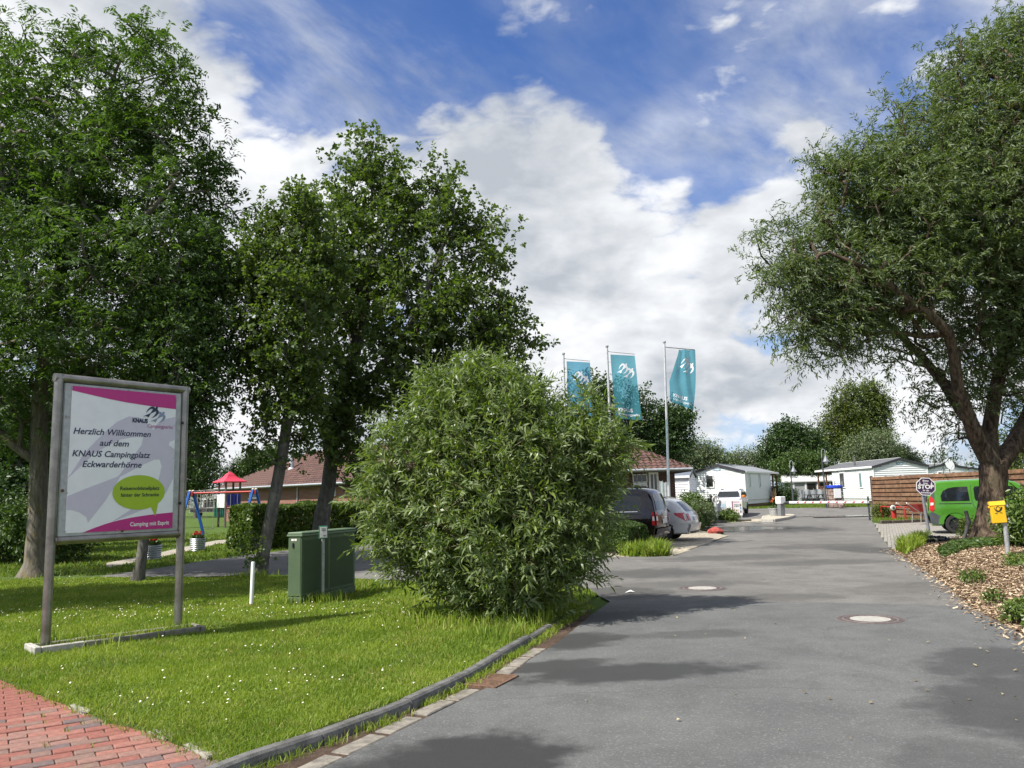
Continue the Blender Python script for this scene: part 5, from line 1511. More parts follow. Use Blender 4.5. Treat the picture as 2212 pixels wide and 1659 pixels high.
A = Vector((-21.2, 60.0, -.03)); ang = math.atan2(-.667, .745)
hall, hroof = hip_building('brick_hall', 'long red brick building with a tiled hip roof behind the playground', A, ang, 19.0, 8.4, 2.80, 5.25, .55, M_BRICK, (9.0, 1.0, 4.0))
# canopy end on the left
MB().bbox(-2.0, -.58, -.40, 8.6, 2.66, 2.78, .01).build('eave_board', M_FASCIA, hall)
for x in (3.35, 6.0, 12.4, 15.4): window(hall, x, 2.10, 1.0, .42, 0, .06)
hm = hall
def local_of(o, p):
    d = p - Vector(o.location); a = -o.rotation_euler.z
    return Vector((d.x * math.cos(a) - d.y * math.sin(a), d.x * math.sin(a) + d.y * math.cos(a), d.z))
vp = local_of(hall, at(630, 1013, 57.5))
vent = MB().lathe([(.34, -.25), (.19, .08), (.165, .10), (.165, .92), (.20, .93), (.20, .97), (.15, .99), (.15, 1.05), (.26, 1.07), (.20, 1.18), (0, 1.2)], 18, Matrix.Translation(vp)).build('vent_pipe', mat('grey_vent', (.50, .52, .55), .5, .2), hall, smooth=35)
v2 = local_of(hall, at(768, 1010, 54)); MB().tube([v2, v2 + Vector((0, 0, .5))], .06, 10).build('vent_stack', mat('cream_pipe', (.5, .42, .32)), hall)
# downpipe and flower baskets by the wall
MB().tube([(9.3, -.06, .0), (9.3, -.06, 2.7)], .045, 8).build('downpipe', M_GUT, hall)

# reception building
rec, rroof = hip_building('reception_building', 'low reception house with tiled roof and white windows beyond the parked cars', (-3.0, 42.0, -.03), 0.0, 11.25, 7.0, 2.86, 4.95, .72, M_BRICKD, (11.4, .5, 3.2))
def rx(px): return at(px, 1040, 41.9).x + 3.0
def rz(py, px=1410): return at(px, py, 41.9).z + .03
def crop3(x, y): return ((2400 + x / 4.74) * .5486, (1850 + y / 4.74) * .5486)
for xa, xb in ((455, 505), (520, 600), (620, 695)):
    a, b = rx(crop3(xa, 0)[0]), rx(crop3(xb, 0)[0])
    zt_, zm, zn, zb = rz(crop3(0, 90)[1]), rz(crop3(0, 215)[1]), rz(crop3(0, 300)[1]), rz(crop3(0, 430)[1])
    window(rec, a, zm, b - a, zt_ - zm, 0, .05, sill=False)
    window(rec, a, zb, b - a, zn - zb, 0, .05, sill=True)
    MB().box(a - .03, b + .03, -.03, .01, zn + .06, zm - .06).build('white_apron', M_WHITE, rec)
a, b = rx(crop3(775, 0)[0]), rx(crop3(885, 0)[0])
dz = rz(crop3(0, 80)[1])
dr = MB().bbox(a - .1, a, -.06, .03, 0, dz, .006).bbox(b, b + .1, -.06, .03, 0, dz, .006).bbox(a - .1, b + .1, -.06, .03, dz, dz + .14, .006).build('door', M_WHITE, rec)
MB().box(a, b, -.02, -.01, 1.0, dz).build('pane', M_GLASS, dr)
MB().bbox(a, b, -.035, -.0215, .03, .98, .004).build('panel', M_WHITE, dr)
MB().box((a + b) / 2 - .03, (a + b) / 2 + .03, -.05, -.036, .05, dz - .01).build('mullion', M_WHITE, dr)
MB().bbox(a - .35, b + .2, -.5, -.02, dz + .18, dz + .26, .01).build('door_hood', M_WHITE, rec)
# frosted glass wind screens on posts beside the house
M_FROST = mat('frosted_glass', (0.55, 0.62, 0.62), 0.25, var=0.15, scale=3)
for k, (xa, xb) in enumerate(((950, 1020), (1022, 1080), (1082, 1135))):
    p0, p1 = at(crop3(xa, 0)[0], 1100, 38.5), at(crop3(xb, 0)[0], 1100, 38.5)
    sc = empty('glass_screen', (p0.x, 38.5, 0), 0, ('frosted glass wind screen left of the tall flagpole nearest the house door', 'frosted glass wind screen directly behind the foot of the right flagpole', 'frosted glass wind screen beside the wooden railing')[k], 'screen', 'glass wind screens by the reception')
    w = p1.x - p0.x
    zt_ = at(1430, crop3(0, 215 if k == 0 else 240)[1], 38.5).z
    MB().box(.02, w - .02, -.006, .006, .15, zt_).build('pane', M_FROST, sc)
    MB().bbox(0, .03, -.02, .02, -.05, zt_ + .03, .004).bbox(w - .03, w, -.02, .02, -.05, zt_ + .03, .004).build('frame', M_ZINC, sc)

# ------------------------------------------------------------------ white mobile homes
M_SIDING = mat('white_siding', (0.74, 0.745, 0.75), 0.55, var=0.03, dirt=0.06)
M_TRIM = mat('white_trim', (0.78, 0.78, 0.78), 0.5, var=0.02)
M_ROOFG = mat('grey_roof_sheet', (0.115, 0.118, 0.125), 0.65, var=0.12, scale=3)
M_DARKTRIM = mat('dark_verge', (0.035, 0.035, 0.042), 0.5)
M_SKIRT = [mat('brown_skirt_' + k, c, .85, var=.25, scale=6, bump=.3) for k, c in (('a', (.115, .062, .04)), ('b', (.09, .05, .034)))]
M_PORCH = mat('porch_wood', (0.125, 0.058, 0.034), 0.8, var=0.25, scale=7)
def mobile_home(name, label, corner, a_side, W, L, z0, zsk, zeave, zapex, gable_dir, wins_side, wins_gable, porch=2.8, logo=True, roofm=None, closed=True):
    """x runs along the long side away from the near corner, y across the gable; gable_dir +1/-1 tells which way the gable lies."""
    h = empty(name, (corner.x, corner.y, z0), a_side, label, 'mobile home')
    s = gable_dir
    def Y(v): return v * s
    zs, ze, za = zsk - z0, zeave - z0, zapex - z0
    body = MB()
    yy = sorted((Y(.03), Y(W - .03)))
    body.box(.03, L - .03, yy[0], yy[1], .25, ze - .02)
    body.build('wall', M_SIDING, h)
    nb_ = max(8, int(round((ze - zs) / .155)))
    bh = (ze - zs) / nb_
    # long side boards (face at y = 0) and gable boards (face at x = 0)
    for k in range(nb_):
        z_ = zs + k * bh + .012
        lo, hi = (-.036 * s, .012 * s)
        vs = [(0.02, lo * 1.0, z_), (L, lo, z_), (L, lo * .2, z_ + bh * .98), (0.02, lo * .2, z_ + bh * .98), (0.02, hi + .02 * s, z_), (L, hi + .02 * s, z_), (L, hi + .02 * s, z_ + bh * 1.02), (0.02, hi + .02 * s, z_ + bh * 1.02)]
        MB().add(vs, [(0, 1, 2, 3), (4, 7, 6, 5), (0, 4, 5, 1), (0, 3, 7, 4), (1, 5, 6, 2), (3, 2, 6, 7)]).build('siding_board', M_SIDING, h)
    ng = nb_ + int((za - ze) / bh)
    for k in range(ng):
        z_ = zs + k * bh + .012; zt_ = z_ + bh * .98
        ya, yb = .02, W - .02
        if zt_ > ze:
            f = min(1, (zt_ - ze) / (za - ze)); ya, yb = max(ya, W / 2 * f + .03), min(yb, W - W / 2 * f - .03)
        if yb - ya < .3: continue
        vs = [(-.036, Y(ya), z_), (-.036, Y(yb), z_), (-.004, Y(yb), zt_), (-.004, Y(ya), zt_), (.034, Y(ya), z_), (.034, Y(yb), z_), (.034, Y(yb), zt_), (.034, Y(ya), zt_)]
        MB().add(vs, [(0, 1, 2, 3), (4, 7, 6, 5), (0, 4, 5, 1), (0, 3, 7, 4), (1, 5, 6, 2), (3, 2, 6, 7)]).build('siding_board', M_SIDING, h)
    # gable infill behind the boards
    MB().add([(.035, Y(.03), ze - .03), (.035, Y(W - .03), ze - .03), (.035, Y(W / 2), za - .05), (L - .05, Y(.03), ze - .03), (L - .05, Y(W - .03), ze - .03), (L - .05, Y(W / 2), za - .05)], [(0, 1, 2), (5, 4, 3), (0, 3, 4, 1), (1, 4, 5, 2), (2, 5, 3, 0)]).build('gable', M_SIDING, h)
    tot = L + porch
    o_ = .12
    t = .07
    for ya, yb, nm in ((-o_, W / 2, 'roof'), (W + o_, W / 2, 'roof')):
        zl = ze + .03 - (za - ze) * o_ / (W / 2)
        MB().add([(-.1, Y(ya), zl), (tot, Y(ya), zl), (tot, Y(yb), za + .03), (-.1, Y(yb), za + .03), (-.1, Y(ya), zl + t), (tot, Y(ya), zl + t), (tot, Y(yb), za + .03 + t), (-.1, Y(yb), za + .03 + t)],
                 [(0, 1, 2, 3), (4, 7, 6, 5), (0, 4, 5, 1), (1, 5, 6, 2), (2, 6, 7, 3), (3, 7, 4, 0)]).build(nm, roofm or M_ROOFG, h)
        # dark verge board on the gable
        MB().add([(-.125, Y(ya), zl - .10), (-.125, Y(yb), za - .07), (-.125, Y(yb), za + .105), (-.125, Y(ya), zl + .075), (-.103, Y(ya), zl - .10), (-.103, Y(yb), za - .07), (-.103, Y(yb), za + .105), (-.103, Y(ya), zl + .075)],
                 [(0, 1, 2, 3), (4, 7, 6, 5), (0, 4, 5, 1), (1, 5, 6, 2), (2, 6, 7, 3), (3, 7, 4, 0)]).build('verge_board', M_DARKTRIM, h)
    zl = ze + .03 - (za - ze) * o_ / (W / 2)
    yb_ = sorted((Y(-o_ - .05), Y(-o_ - .004)))
    MB().bbox(-.1, tot, yb_[0], yb_[1], zl - .06, zl + .09, .01).build('eave_trim', M_TRIM, h)
    MB().bbox(-.1, tot, *sorted((Y(W / 2 - .06), Y(W / 2 + .06))), za + .105, za + .13, .004).build('ridge_cap', M_TRIM, h)
    for x_, y_ in ((0, 0), (0, W), (L, 0)):
        MB().bbox(x_ - .045, x_ + .045, *sorted((Y(y_ - .045), Y(y_ + .045))), zs - .03, ze, .008).build('corner_trim', M_TRIM, h)
    for k in range(3):
        zz_ = .0 + k * (zs - .02) / 3
        MB().box(.06, L + porch, *sorted((Y(.05), Y(.08))), zz_ + .01, zz_ + (zs - .02) / 3 - .012).build('skirt_board', M_SKIRT[k % 2], h)
        MB().box(.04, .07, *sorted((Y(.09), Y(W - .05))), zz_ + .01, zz_ + (zs - .02) / 3 - .012).build('skirt_board', M_SKIRT[(k + 1) % 2], h)
    # windows: build on -y plane, then turn to the face wanted
    def face_win(x, z, w, hh, side, glass=None, door=False):
        f = empty('window_pivot', (0, 0, 0))
        wd = window(h, 0, 0, w, hh, 0, .07, M_TRIM, glass, sill=False, depth=.05)
        bpy.data.objects.remove(f)
        if side: wd.matrix_local = Matrix.Translation((x + (0 if s > 0 else w), -.034 * s, z - z0)) @ (Matrix.Identity(4) if s > 0 else Matrix.Rotation(math.pi, 4, 'Z'))
        else: wd.matrix_local = Matrix.Translation((-.034, Y(x) if s < 0 else x + w, z - z0)) @ Matrix.Rotation(R(-90), 4, 'Z')
        return wd
    for x, z, w, hh, gl in wins_side: face_win(x, z, w, hh, True, gl)
    for x, z, w, hh, gl in wins_gable: face_win(x, z, w, hh, False, gl)
    if logo:
        lb = MB().lathe([(.30, 0), (.30, .012), (.26, .02), (0, .02)], 24, Matrix.Translation((-.02, Y(W / 2), ze + (za - ze) * .42)) @ Matrix.Rotation(R(-90), 4, 'Y') @ Matrix.Diagonal((.42, 1, 1, 1))).build('name_plate', mat('plate_blue_grey', (.27, .35, .41), .5), h)
        MB().box(-.045, -.041, *sorted((Y(W / 2 - .16), Y(W / 2 + .16))), ze + (za - ze) * .42 - .03, ze + (za - ze) * .42 + .03).build('plate_script', mat('plate_pale', (.62, .68, .72), .5), lb)
    if porch > 0:
        MB().box(L, tot - .1, *sorted((Y(.05), Y(W - .05))), zs - .12, zs - .02).build('deck', M_PORCH, h)
        for x_ in (L + porch * .45, tot - .14):
            MB().bbox(x_ - .06, x_ + .06, *sorted((Y(.0), Y(.12))), .0, ze, .01).build('porch_post', M_PORCH, h)
        MB().bbox(L, tot - .1, *sorted((Y(.02), Y(.10))), ze - .18, ze - .03, .008).build('porch_beam', M_PORCH, h)
        n_ = int(porch / .16)
        for k in range(n_):
            x_ = L + .08 + k * (porch - .25) / n_
            MB().box(x_, x_ + .12, *sorted((Y(.03), Y(.055))), zs - .02, zs + .95).build('railing_slat', M_PORCH, h)
        MB().bbox(L, tot - .1, *sorted((Y(.0), Y(.10))), zs + .955, zs + 1.01, .008).build('handrail', M_PORCH, h)
    return h
M_WGLASS = mat('window_glass', (0.020, 0.020, 0.018), 0.05, var=0.2, spec=0.7)
M_WBLIND = mat('window_blind', (0.30, 0.33, 0.32), 0.3, var=0.15, scale=3)
M_WTEAL = mat('window_teal', (0.12, 0.20, 0.20), 0.1, var=0.15)
c1 = Vector((at(1612.5, 1094, 60).x, 60, 0)); z0 = float(rise(60)) - .02
ze1, za1, zs1 = at(1612, 1019, 60).z, at(1556, 1005, 61).z, at(1612, 1080, 60).z
mobile_home('mobile_home', 'white sided mobile home whose gable faces the small white car', c1, math.atan2(.866, .5), 4.0, 8.1, z0, zs1, ze1, za1, 1,
            [(1.1, zs1 + .95, .34, 1.0, M_WBLIND), (4.2, zs1 + .95, .34, 1.0, M_WTEAL)], [(2.35, zs1 + 1.02, .50, .82, M_WGLASS)], 2.7, roofm=mat('pale_roof_sheet', (.25, .26, .275), .6, var=.1))
c2 = Vector((at(1893, 1094, 60).x, 60, 0))
ze2, za2, zs2 = at(1893, 1009, 60).z, at(1941, 992, 60).z, at(1893, 1077, 60).z
mobile_home('mobile_home', 'white sided mobile home with wooden porch standing behind the brown fence', c2, math.atan2(.999, -.02), 4.0, 7.3, z0, zs2, ze2, za2, -1,
            [(1.9, zs2 + .85, .42, 1.05, M_WTEAL), (5.0, zs2 + .9, .85, 1.1, M_WGLASS)], [(1.6, zs2 + .98, .56, .55, M_WGLASS)], 3.4)
h2 = bpy.data.objects['mobile_home.001']
MB().tube([(4.6, -.7, ze2 - z0 + .2), (4.6, -.7, ze2 - z0 + .95)], .08, 10).build('flue', M_STEEL, h2)
c3 = Vector((at(1490, 1080, 52).x, 52, 0)); z3 = float(rise(52)) - .02
ze3 = at(1490, 1030, 52).z; za3 = at(1500, 1014, 53).z
mobile_home('mobile_home', 'small white mobile home with railing half hidden behind the reception house', c3, math.atan2(.35, -.94), 3.2, 3.8, z3, z3 + .5, ze3, za3, -1,
            [(1.5, z3 + .7, 1.0, 1.5, M_WGLASS)], [], 0.0, logo=False, roofm=mat('blue_grey_roof', (.14, .16, .19), .5))
c4 = Vector((at(2003, 1060, 74).x, 74, 0))
mobile_home('mobile_home', 'farther white mobile home peeping over the brown fence beside the satellite dish', c4, math.atan2(.99, -.1), 4.0, 8, z0, z0 + .5, at(2003, 1013, 74).z, at(2040, 1003, 74).z, -1, [], [(1.2, z0 + 1.9, .3, .5, M_WGLASS)], 0.0, logo=False)
c5 = Vector((at(2062, 1060, 80).x, 80, 0))
mobile_home('mobile_home', 'farthest mobile home with dark gable edge right of the satellite dish', c5, math.atan2(.99, -.15), 4.0, 8, z0, z0 + .5, at(2062, 1020, 80).z, at(2090, 1011, 80).z, -1, [], [], 0.0, logo=False)

# awning caravan in the gap, with its windbreak
ga = gr(1695, 1077); ga = Vector((at(1692, 1060, 72).x, 72, float(rise(72)) - .02))
aw = empty('caravan_awning', ga, R(-4), 'long white caravan awning with dark windows between the two white homes', 'awning')
AL = at(1815, 1060, 72).x - ga.x
za_, zb_, zc_ = at(1740, 1020, 72).z - ga.z, at(1740, 1040, 72).z - ga.z, at(1740, 1062, 72).z - ga.z
MB().add([(0, 0, zb_ - .05), (AL, 0, zb_ - .05), (AL, 0, zb_ + .06), (0, 0, zb_ + .06), (0.4, 2.2, za_), (AL, 2.2, za_), (AL, 2.4, zb_), (0.4, 2.4, zb_)], [(0, 1, 2, 3), (3, 2, 5, 4), (4, 5, 6, 7), (0, 3, 4, 7), (1, 6, 5, 2), (0, 7, 6, 1)]).build('roof', mat('awning_white', (.62, .62, .60), .7, var=.05), aw)
MB().box(.3, AL, .15, .17, 0, zb_ - .04).build('wall', mat('awning_grey', (.33, .34, .34), .8), aw)
MB().tube([(0.3, 2.2, za_ + .06), (AL, 2.2, za_ + .06)], .05, 8).build('awning_rail', M_BLACK, aw)
k = 0
for x in np.arange(1.0, AL - .7, 1.05):
    MB().bbox(x - .13, x + .02, .10, .145, .2, zb_ - .06, .01).build('pillar', M_TRIM, aw)
    if k > 0:
        MB().bbox(x + .1, x + .8, .12, .146, zc_ - .12, zb_ - .2, .02).build('window', M_WGLASS, aw)
        MB().bbox(x + .1, x + .8, .12, .146, zc_ - .5, zc_ - .15, .02).build('valance', mat('awning_silver', (.42, .44, .44), .7), aw)
    k += 1
gw = Vector((at(1690, 1075, 68).x, 68, float(rise(68)) - .02))
wb = empty('windbreak', gw, R(-2), 'low grey cloth windbreak in front of the long awning', 'windbreak')
WL = at(1802, 1075, 68).x - gw.x; WH = at(1740, 1058, 68).z - gw.z
n_ = 60
vs = [(WL * i / n_, .05 * math.sin(i * .8) + .04 * math.sin(i * .37 + z_ * 4), z_ * (WH + .03 * math.sin(i * .5))) for z_ in (0, .5, 1) for i in range(n_ + 1)]
fs = [(r_ * (n_ + 1) + i, r_ * (n_ + 1) + i + 1, (r_ + 1) * (n_ + 1) + i + 1, (r_ + 1) * (n_ + 1) + i) for r_ in range(2) for i in range(n_)]
MB().add(vs, fs).build('cloth', mat('windbreak_grey', (.30, .315, .33), .85, var=.08, scale=2), wb)
for i in range(0, n_ + 1, 12): MB().tube([(WL * i / n_, -.05, -.1), (WL * i / n_, -.05, WH + .1)], .02, 6).build('pole', M_GALV, wb)

# caravan and shed far behind the playground
gc = at(408, 1120, 84); gc.z = float(rise(84)) - .02
cv = empty('white_caravan', gc, R(8), 'white touring caravan seen through the swings on the far left', 'caravan')
CL2 = at(463, 1120, 84).x - gc.x
zt_ = at(440, 1066, 84).z - gc.z
pr = [(0, .45), (.0, zt_ * .55), (.35, zt_ * .92), (.8, zt_), (CL2 - .3, zt_), (CL2, zt_ * .85), (CL2, .45)]
MB().prism(pr, -2.2, 0, XZ).build('body', M_TRIM, cv, smooth=25)
MB().box(.1, CL2 - .05, -.012, -.003, .5, .95).build('lower_panel', mat('caravan_grey', (.10, .10, .11), .6), cv)
window(cv, CL2 * .55, zt_ * .40, 1.0, .75, -.003, .06, M_TRIM, M_WGLASS, sill=False)
MB().box(-.3, CL2 + .4, -.012, -.002, zt_ * .68, zt_ * .72).build('trim_strip', mat('trim_grey', (.3, .3, .32)), cv)
MB().tube([(CL2 * .35, .3, .3), (CL2 * .35, .55, .3)], .3, 16).build('wheel', M_RUBBER, cv)
gs_ = at(462, 1120, 82); gs_.z = float(rise(82)) - .02
shd = empty('green_shed', gs_, R(4), 'green corrugated shed beyond the play tower', 'shed')
sw_ = at(512, 1120, 82).x - gs_.x; sh_ = at(480, 1079, 82).z - gs_.z
b = MB(); x = 0
while x < sw_:
    b.box(x, x + .09, -.03, .02, 0, sh_); b.box(x + .09, x + .2, 0, .02, 0, sh_); x += .2
b.build('wall', mat('shed_green', (.030, .17, .13), .6), shd)
MB().box(-.1, sw_ + .1, -.1, 2, sh_, sh_ + .1).build('roof', M_FASCIA, shd)
MB().bbox(sw_ * .5, sw_ * .5 + .9, -.06, -.032, 0, 2.0, .01).build('door', mat('shed_door', (.12, .24, .22), .6), shd)
MB().box(.02, sw_ - .02, .03, 1.9, 0, sh_ - .01).build('core', M_FASCIA, shd)

# ------------------------------------------------------------------ wooden fence
M_FB = [mat('fence_board_' + k, c, .85, var=.35, scale=4, bump=.35, bscale=25, dirt=.3) for k, c in (('a', (.190, .100, .052)), ('b', (.165, .086, .046)), ('c', (.205, .115, .064)))]
fs0 = Vector((at(1889, 1100, 43).x, 43.0, 0)); fe0 = Vector((at(2112, 1050, 33.0).x, 33.0, 0))
fd = (fe0 - fs0).normalized()
FLn = 13.2
fence = empty('wooden_fence', fs0, math.atan2(fd.y, fd.x), 'tall brown fence of wide horizontal boards behind the green van', 'fence')
FH = at(1889, 1029, 43).z
rows = 10; rh = (FH - .12) / rows
npan = 4; pl_len = FLn / npan
for pn in range(npan):
    for k in range(rows):
        z_ = .12 + k * rh
        bh = rh * .74
        MB().bbox(pn * pl_len + .004, (pn + 1) * pl_len - .004, -.055, -.028, z_ + .01 + random.uniform(-.006, .006), z_ + bh + .01, .005).build('board', M_FB[(k * 2 + pn) % 3], fence)
        if k < rows - 1:
            MB().bbox(pn * pl_len + .004, (pn + 1) * pl_len - .004, .030, .055, z_ + rh * .56, z_ + rh * 1.24, .005).build('back_board', M_FB[(k + pn) % 3], fence)
    for q in (0, .5):
        MB().box(pn * pl_len + q * pl_len - .04, pn * pl_len + q * pl_len + .04, -.026, .028, -.1, FH - .02).build('post', M_PWOOD, fence)
MB().box(FLn - .04, FLn + .04, -.026, .028, -.1, FH - .02).build('post', M_PWOOD, fence)
MB().box(-.095, -.045, -.075, .075, -.1, FH + .02).build('end_post', M_PWOOD, fence)
# ------------------------------------------------------------------ cars
def car_paint(name, col, metal=0.3, rough=0.28):
    return mat(name, col, rough, metal, var=0.05, scale=2, coat=0.8, spec=0.5)
def arc(x, r_, zc, n=11):
    return [(x + r_ * math.cos(a), zc + r_ * math.sin(a)) for a in np.linspace(0, math.pi, n)]
def inset(poly, d):
    """Moves a counter-clockwise outline inwards by d."""
    n = len(poly); out = []
    for i in range(n):
        p0, p, p1 = (np.array(poly[(i + k) % n]) for k in (-1, 0, 1))
        a, b = p - p0, p1 - p
        a = a / (np.linalg.norm(a) + 1e-9); b = b / (np.linalg.norm(b) + 1e-9)
        na, nb = np.array((-a[1], a[0])), np.array((-b[1], b[0]))
        m = na + nb; l = m @ m
        out.append(tuple(p + m * (2 * d / max(l, 1.2))) if l > .1 else tuple(p + na * d))
    return out
class Car:
    """Car body swept from a side outline; x runs from the tail to the nose, y to the car's left."""
    def __init__(s, root, top, zb, wheels, rw, W, belt, tumble, paint, crown=.05, tail=.06, nose=.16, arch=1.13):
        s.root, s.W, s.belt, s.tumble, s.crown = root, W, belt, tumble, crown
        s.top = top; s.x0, s.x1 = min(p[0] for p in top), max(p[0] for p in top)
        s.tail, s.nose = tail, nose
        s.wheels, s.rw = wheels, rw
        # outline, counter-clockwise when seen with x right and z up: bottom from tail to nose, then over the roof back
        low = [(top[0][0] + .02, zb)]
        for wx in wheels:
            low += [(wx - rw * arch, zb)] + [p for p in arc(wx, rw * arch, rw + .01)[::-1]] + [(wx + rw * arch, zb)]
        low += [(top[-1][0] - .02, zb)]
        out = low + top[::-1]
        # round the corners of the upper outline
        s.outline = out
        layers = [(0.0, .11), (.010, .065), (.028, .028), (.055, 0.0)]
        vs, fs = [], []
        n = len(out)
        rings = []
        def ring(d, gap, side, crown_y=None):
            pl = inset(out, d) if d else out
            r_ = []
            for (x, z) in pl:
                y = (s.hw(x, z) - gap) * side if crown_y is None else crown_y * (s.hw(x, z) - .11)
                k = 1 - min(1, abs(y) / max(s.hw(x, z), .1)) ** 2
                xx = x; zz_ = z
                if z > zb + .08:
                    if x < s.x0 + .45 and z > .4: xx = x - s.crown * k
                    if x > s.x1 - .6 and z > .3: xx = x + s.nose_crown(z) * k
                    if z > s.belt + .45: zz_ = z + .035 * k
                vs.append((xx, y, zz_)); r_.append(len(vs) - 1)
            return r_
        for d, g_ in layers[::-1]: rings.append(ring(d, g_, 1))
        for f in (.75, .5, .25, 0, -.25, -.5, -.75): rings.append(ring(0, 0, 1, f))
        for d, g_ in layers: rings.append(ring(d, g_, -1))
        for a, b in zip(rings[:-1], rings[1:]):
            for k in range(n): fs.append((a[k], a[(k + 1) % n], b[(k + 1) % n], b[k]))
        side = inset(out, .055)
        b = MB().add(vs, fs)
        for sg in (1, -1):
            pv, pf = s.patch(side, 0.0, sg, split=.12)
            b.add(pv, pf)
        me = b.mesh('body', paint, smooth=32)
        bm = bmesh.new(); bm.from_mesh(me); bmesh.ops.remove_doubles(bm, verts=bm.verts[:], dist=.0012)
        bmesh.ops.recalc_face_normals(bm, faces=bm.faces[:]); bm.to_mesh(me); bm.free()
        me.set_sharp_from_angle(angle=R(32))
        s.body = link('body', me, root)
    def nose_crown(s, z): return .13
    def hw(s, x, z):
        w = s.W
        if z > s.belt: w -= (z - s.belt) * s.tumble + max(0, z - s.belt - .35) ** 2 * .25
        if z < .45: w -= (.45 - z) * .10
        w += .022 * math.exp(-((z - (s.belt - .22)) / .14) ** 2) - .012
        d = (x - s.x0) / .55
        if d < 1: w -= s.tail * (1 - d) ** 2
        d = (s.x1 - x) / .9
        if d < 1: w -= s.nose * (1 - d) ** 2
        return w
    def patch(s, poly, off, sg, split=.2):
        """Side-surface patch following the body, standing proud by off."""
        bm = bmesh.new()
        f = bm.faces.new([bm.verts.new((p[0], 0, p[1])) for p in poly])
        bmesh.ops.triangulate(bm, faces=[f])
        xs = [p[0] for p in poly]; zs = [p[1] for p in poly]
        cuts = [((0, 0, z), (0, 0, 1)) for z in np.arange(min(zs) + split * .5, max(zs), split)] + [((x, 0, 0), (1, 0, 0)) for x in np.arange(min(xs) + split, max(xs), split * 1.6)]
        for co, no in cuts:
            bmesh.ops.bisect_plane(bm, geom=bm.verts[:] + bm.edges[:] + bm.faces[:], plane_co=co, plane_no=no, dist=1e-5)
        bm.verts.index_update()
        vs = [(v.co.x, sg * (s.hw(v.co.x, v.co.z) + off), v.co.z) for v in bm.verts]
        fs = [tuple(v.index for v in f.verts) for f in bm.faces]
        bm.free()
        return vs, fs
    def side_piece(s, name, poly, m, off=.006, sides=(1, -1), parent=None):
        for sg in sides:
            o = link(name, MB().add(*s.patch(poly, off, sg)).mesh(name, m), parent or s.root)
        return o
    def tail_x(s, z):
        best = None
        up = [p for p in s.top if p[0] < (s.x0 + s.x1) / 2]
        for a, b in zip(up[:-1], up[1:]):
            if min(a[1], b[1]) <= z <= max(a[1], b[1]) and abs(a[1] - b[1]) > 1e-6:
                return a[0] + (b[0] - a[0]) * (z - a[1]) / (b[1] - a[1])
        return up[0][0]
    def nose_x(s, z):
        up = [p for p in s.top if p[0] > (s.x0 + s.x1) / 2]
        for a, b in zip(up[:-1], up[1:]):
            if min(a[1], b[1]) <= z <= max(a[1], b[1]) and abs(a[1] - b[1]) > 1e-6:
                return a[0] + (b[0] - a[0]) * (z - a[1]) / (b[1] - a[1])
        return up[-1][0]
    def end_piece(s, name, poly, m, off=.012, nose=False, parent=None, thick=0.0):
        """Patch on the tail (or nose): polygon in (y, z)."""
        bm = bmesh.new()
        f = bm.faces.new([bm.verts.new((0, p[0], p[1])) for p in poly])
        bmesh.ops.triangulate(bm, faces=[f])
        ys = [p[0] for p in poly]; zs = [p[1] for p in poly]
        for co, no in [((0, y, 0), (0, 1, 0)) for y in np.arange(-.9, .9, .12) if min(ys) < y < max(ys)] + [((0, 0, z), (0, 0, 1)) for z in np.arange(.2, 2, .08) if min(zs) < z < max(zs)]:
            bmesh.ops.bisect_plane(bm, geom=bm.verts[:] + bm.edges[:] + bm.faces[:], plane_co=co, plane_no=no, dist=1e-5)
        bm.verts.index_update()
        vs = []
        for v in bm.verts:
            y, z = v.co.y, v.co.z
            x = s.nose_x(z) if nose else s.tail_x(z)
            k = 1 - min(1, abs(y) / max(s.hw(x, z), .1)) ** 2
            vs.append((x + s.nose_crown(z) * k + off if nose else x - s.crown * k - off, y, z))
        fs = [tuple(v.index for v in f.verts) for f in bm.faces]
        bm.free()
        b = MB().add(vs, fs)
        if thick:
            b.add([(x + (-.03 if nose else .03), y, z) for x, y, z in vs], fs)
        return link(name, b.mesh(name, m), parent or s.root)
    def wheel(s, x, side, rim_m, spokes=5, steel=False, double=True, w=.20):
        y = side * (s.W - .115)
        wh = empty('wheel', (x, y, s.rw), 0); wh.parent = s.root
        r_ = s.rw
        Mx = Matrix.Rotation(R(90), 4, 'X')
        MB().lathe([(r_ * .66, -w / 2), (r_ * .9, -w / 2), (r_ * .985, -w * .36), (r_, -w * .2), (r_, w * .2), (r_ * .985, w * .36), (r_ * .9, w / 2), (r_ * .66, w / 2)], 28, Mx, close=True).build('tyre', M_RUBBER, wh, smooth=40)
        o = -side          # lathe z maps to -y
        b = MB().lathe([(r_ * .67, -w * .4), (r_ * .64, -w * .42), (r_ * .62, -w * .1), (r_ * .62, w * .1), (r_ * .64, w * .42), (r_ * .67, w * .4)], 28, Mx, close=True)
        zf = w * .33 * o
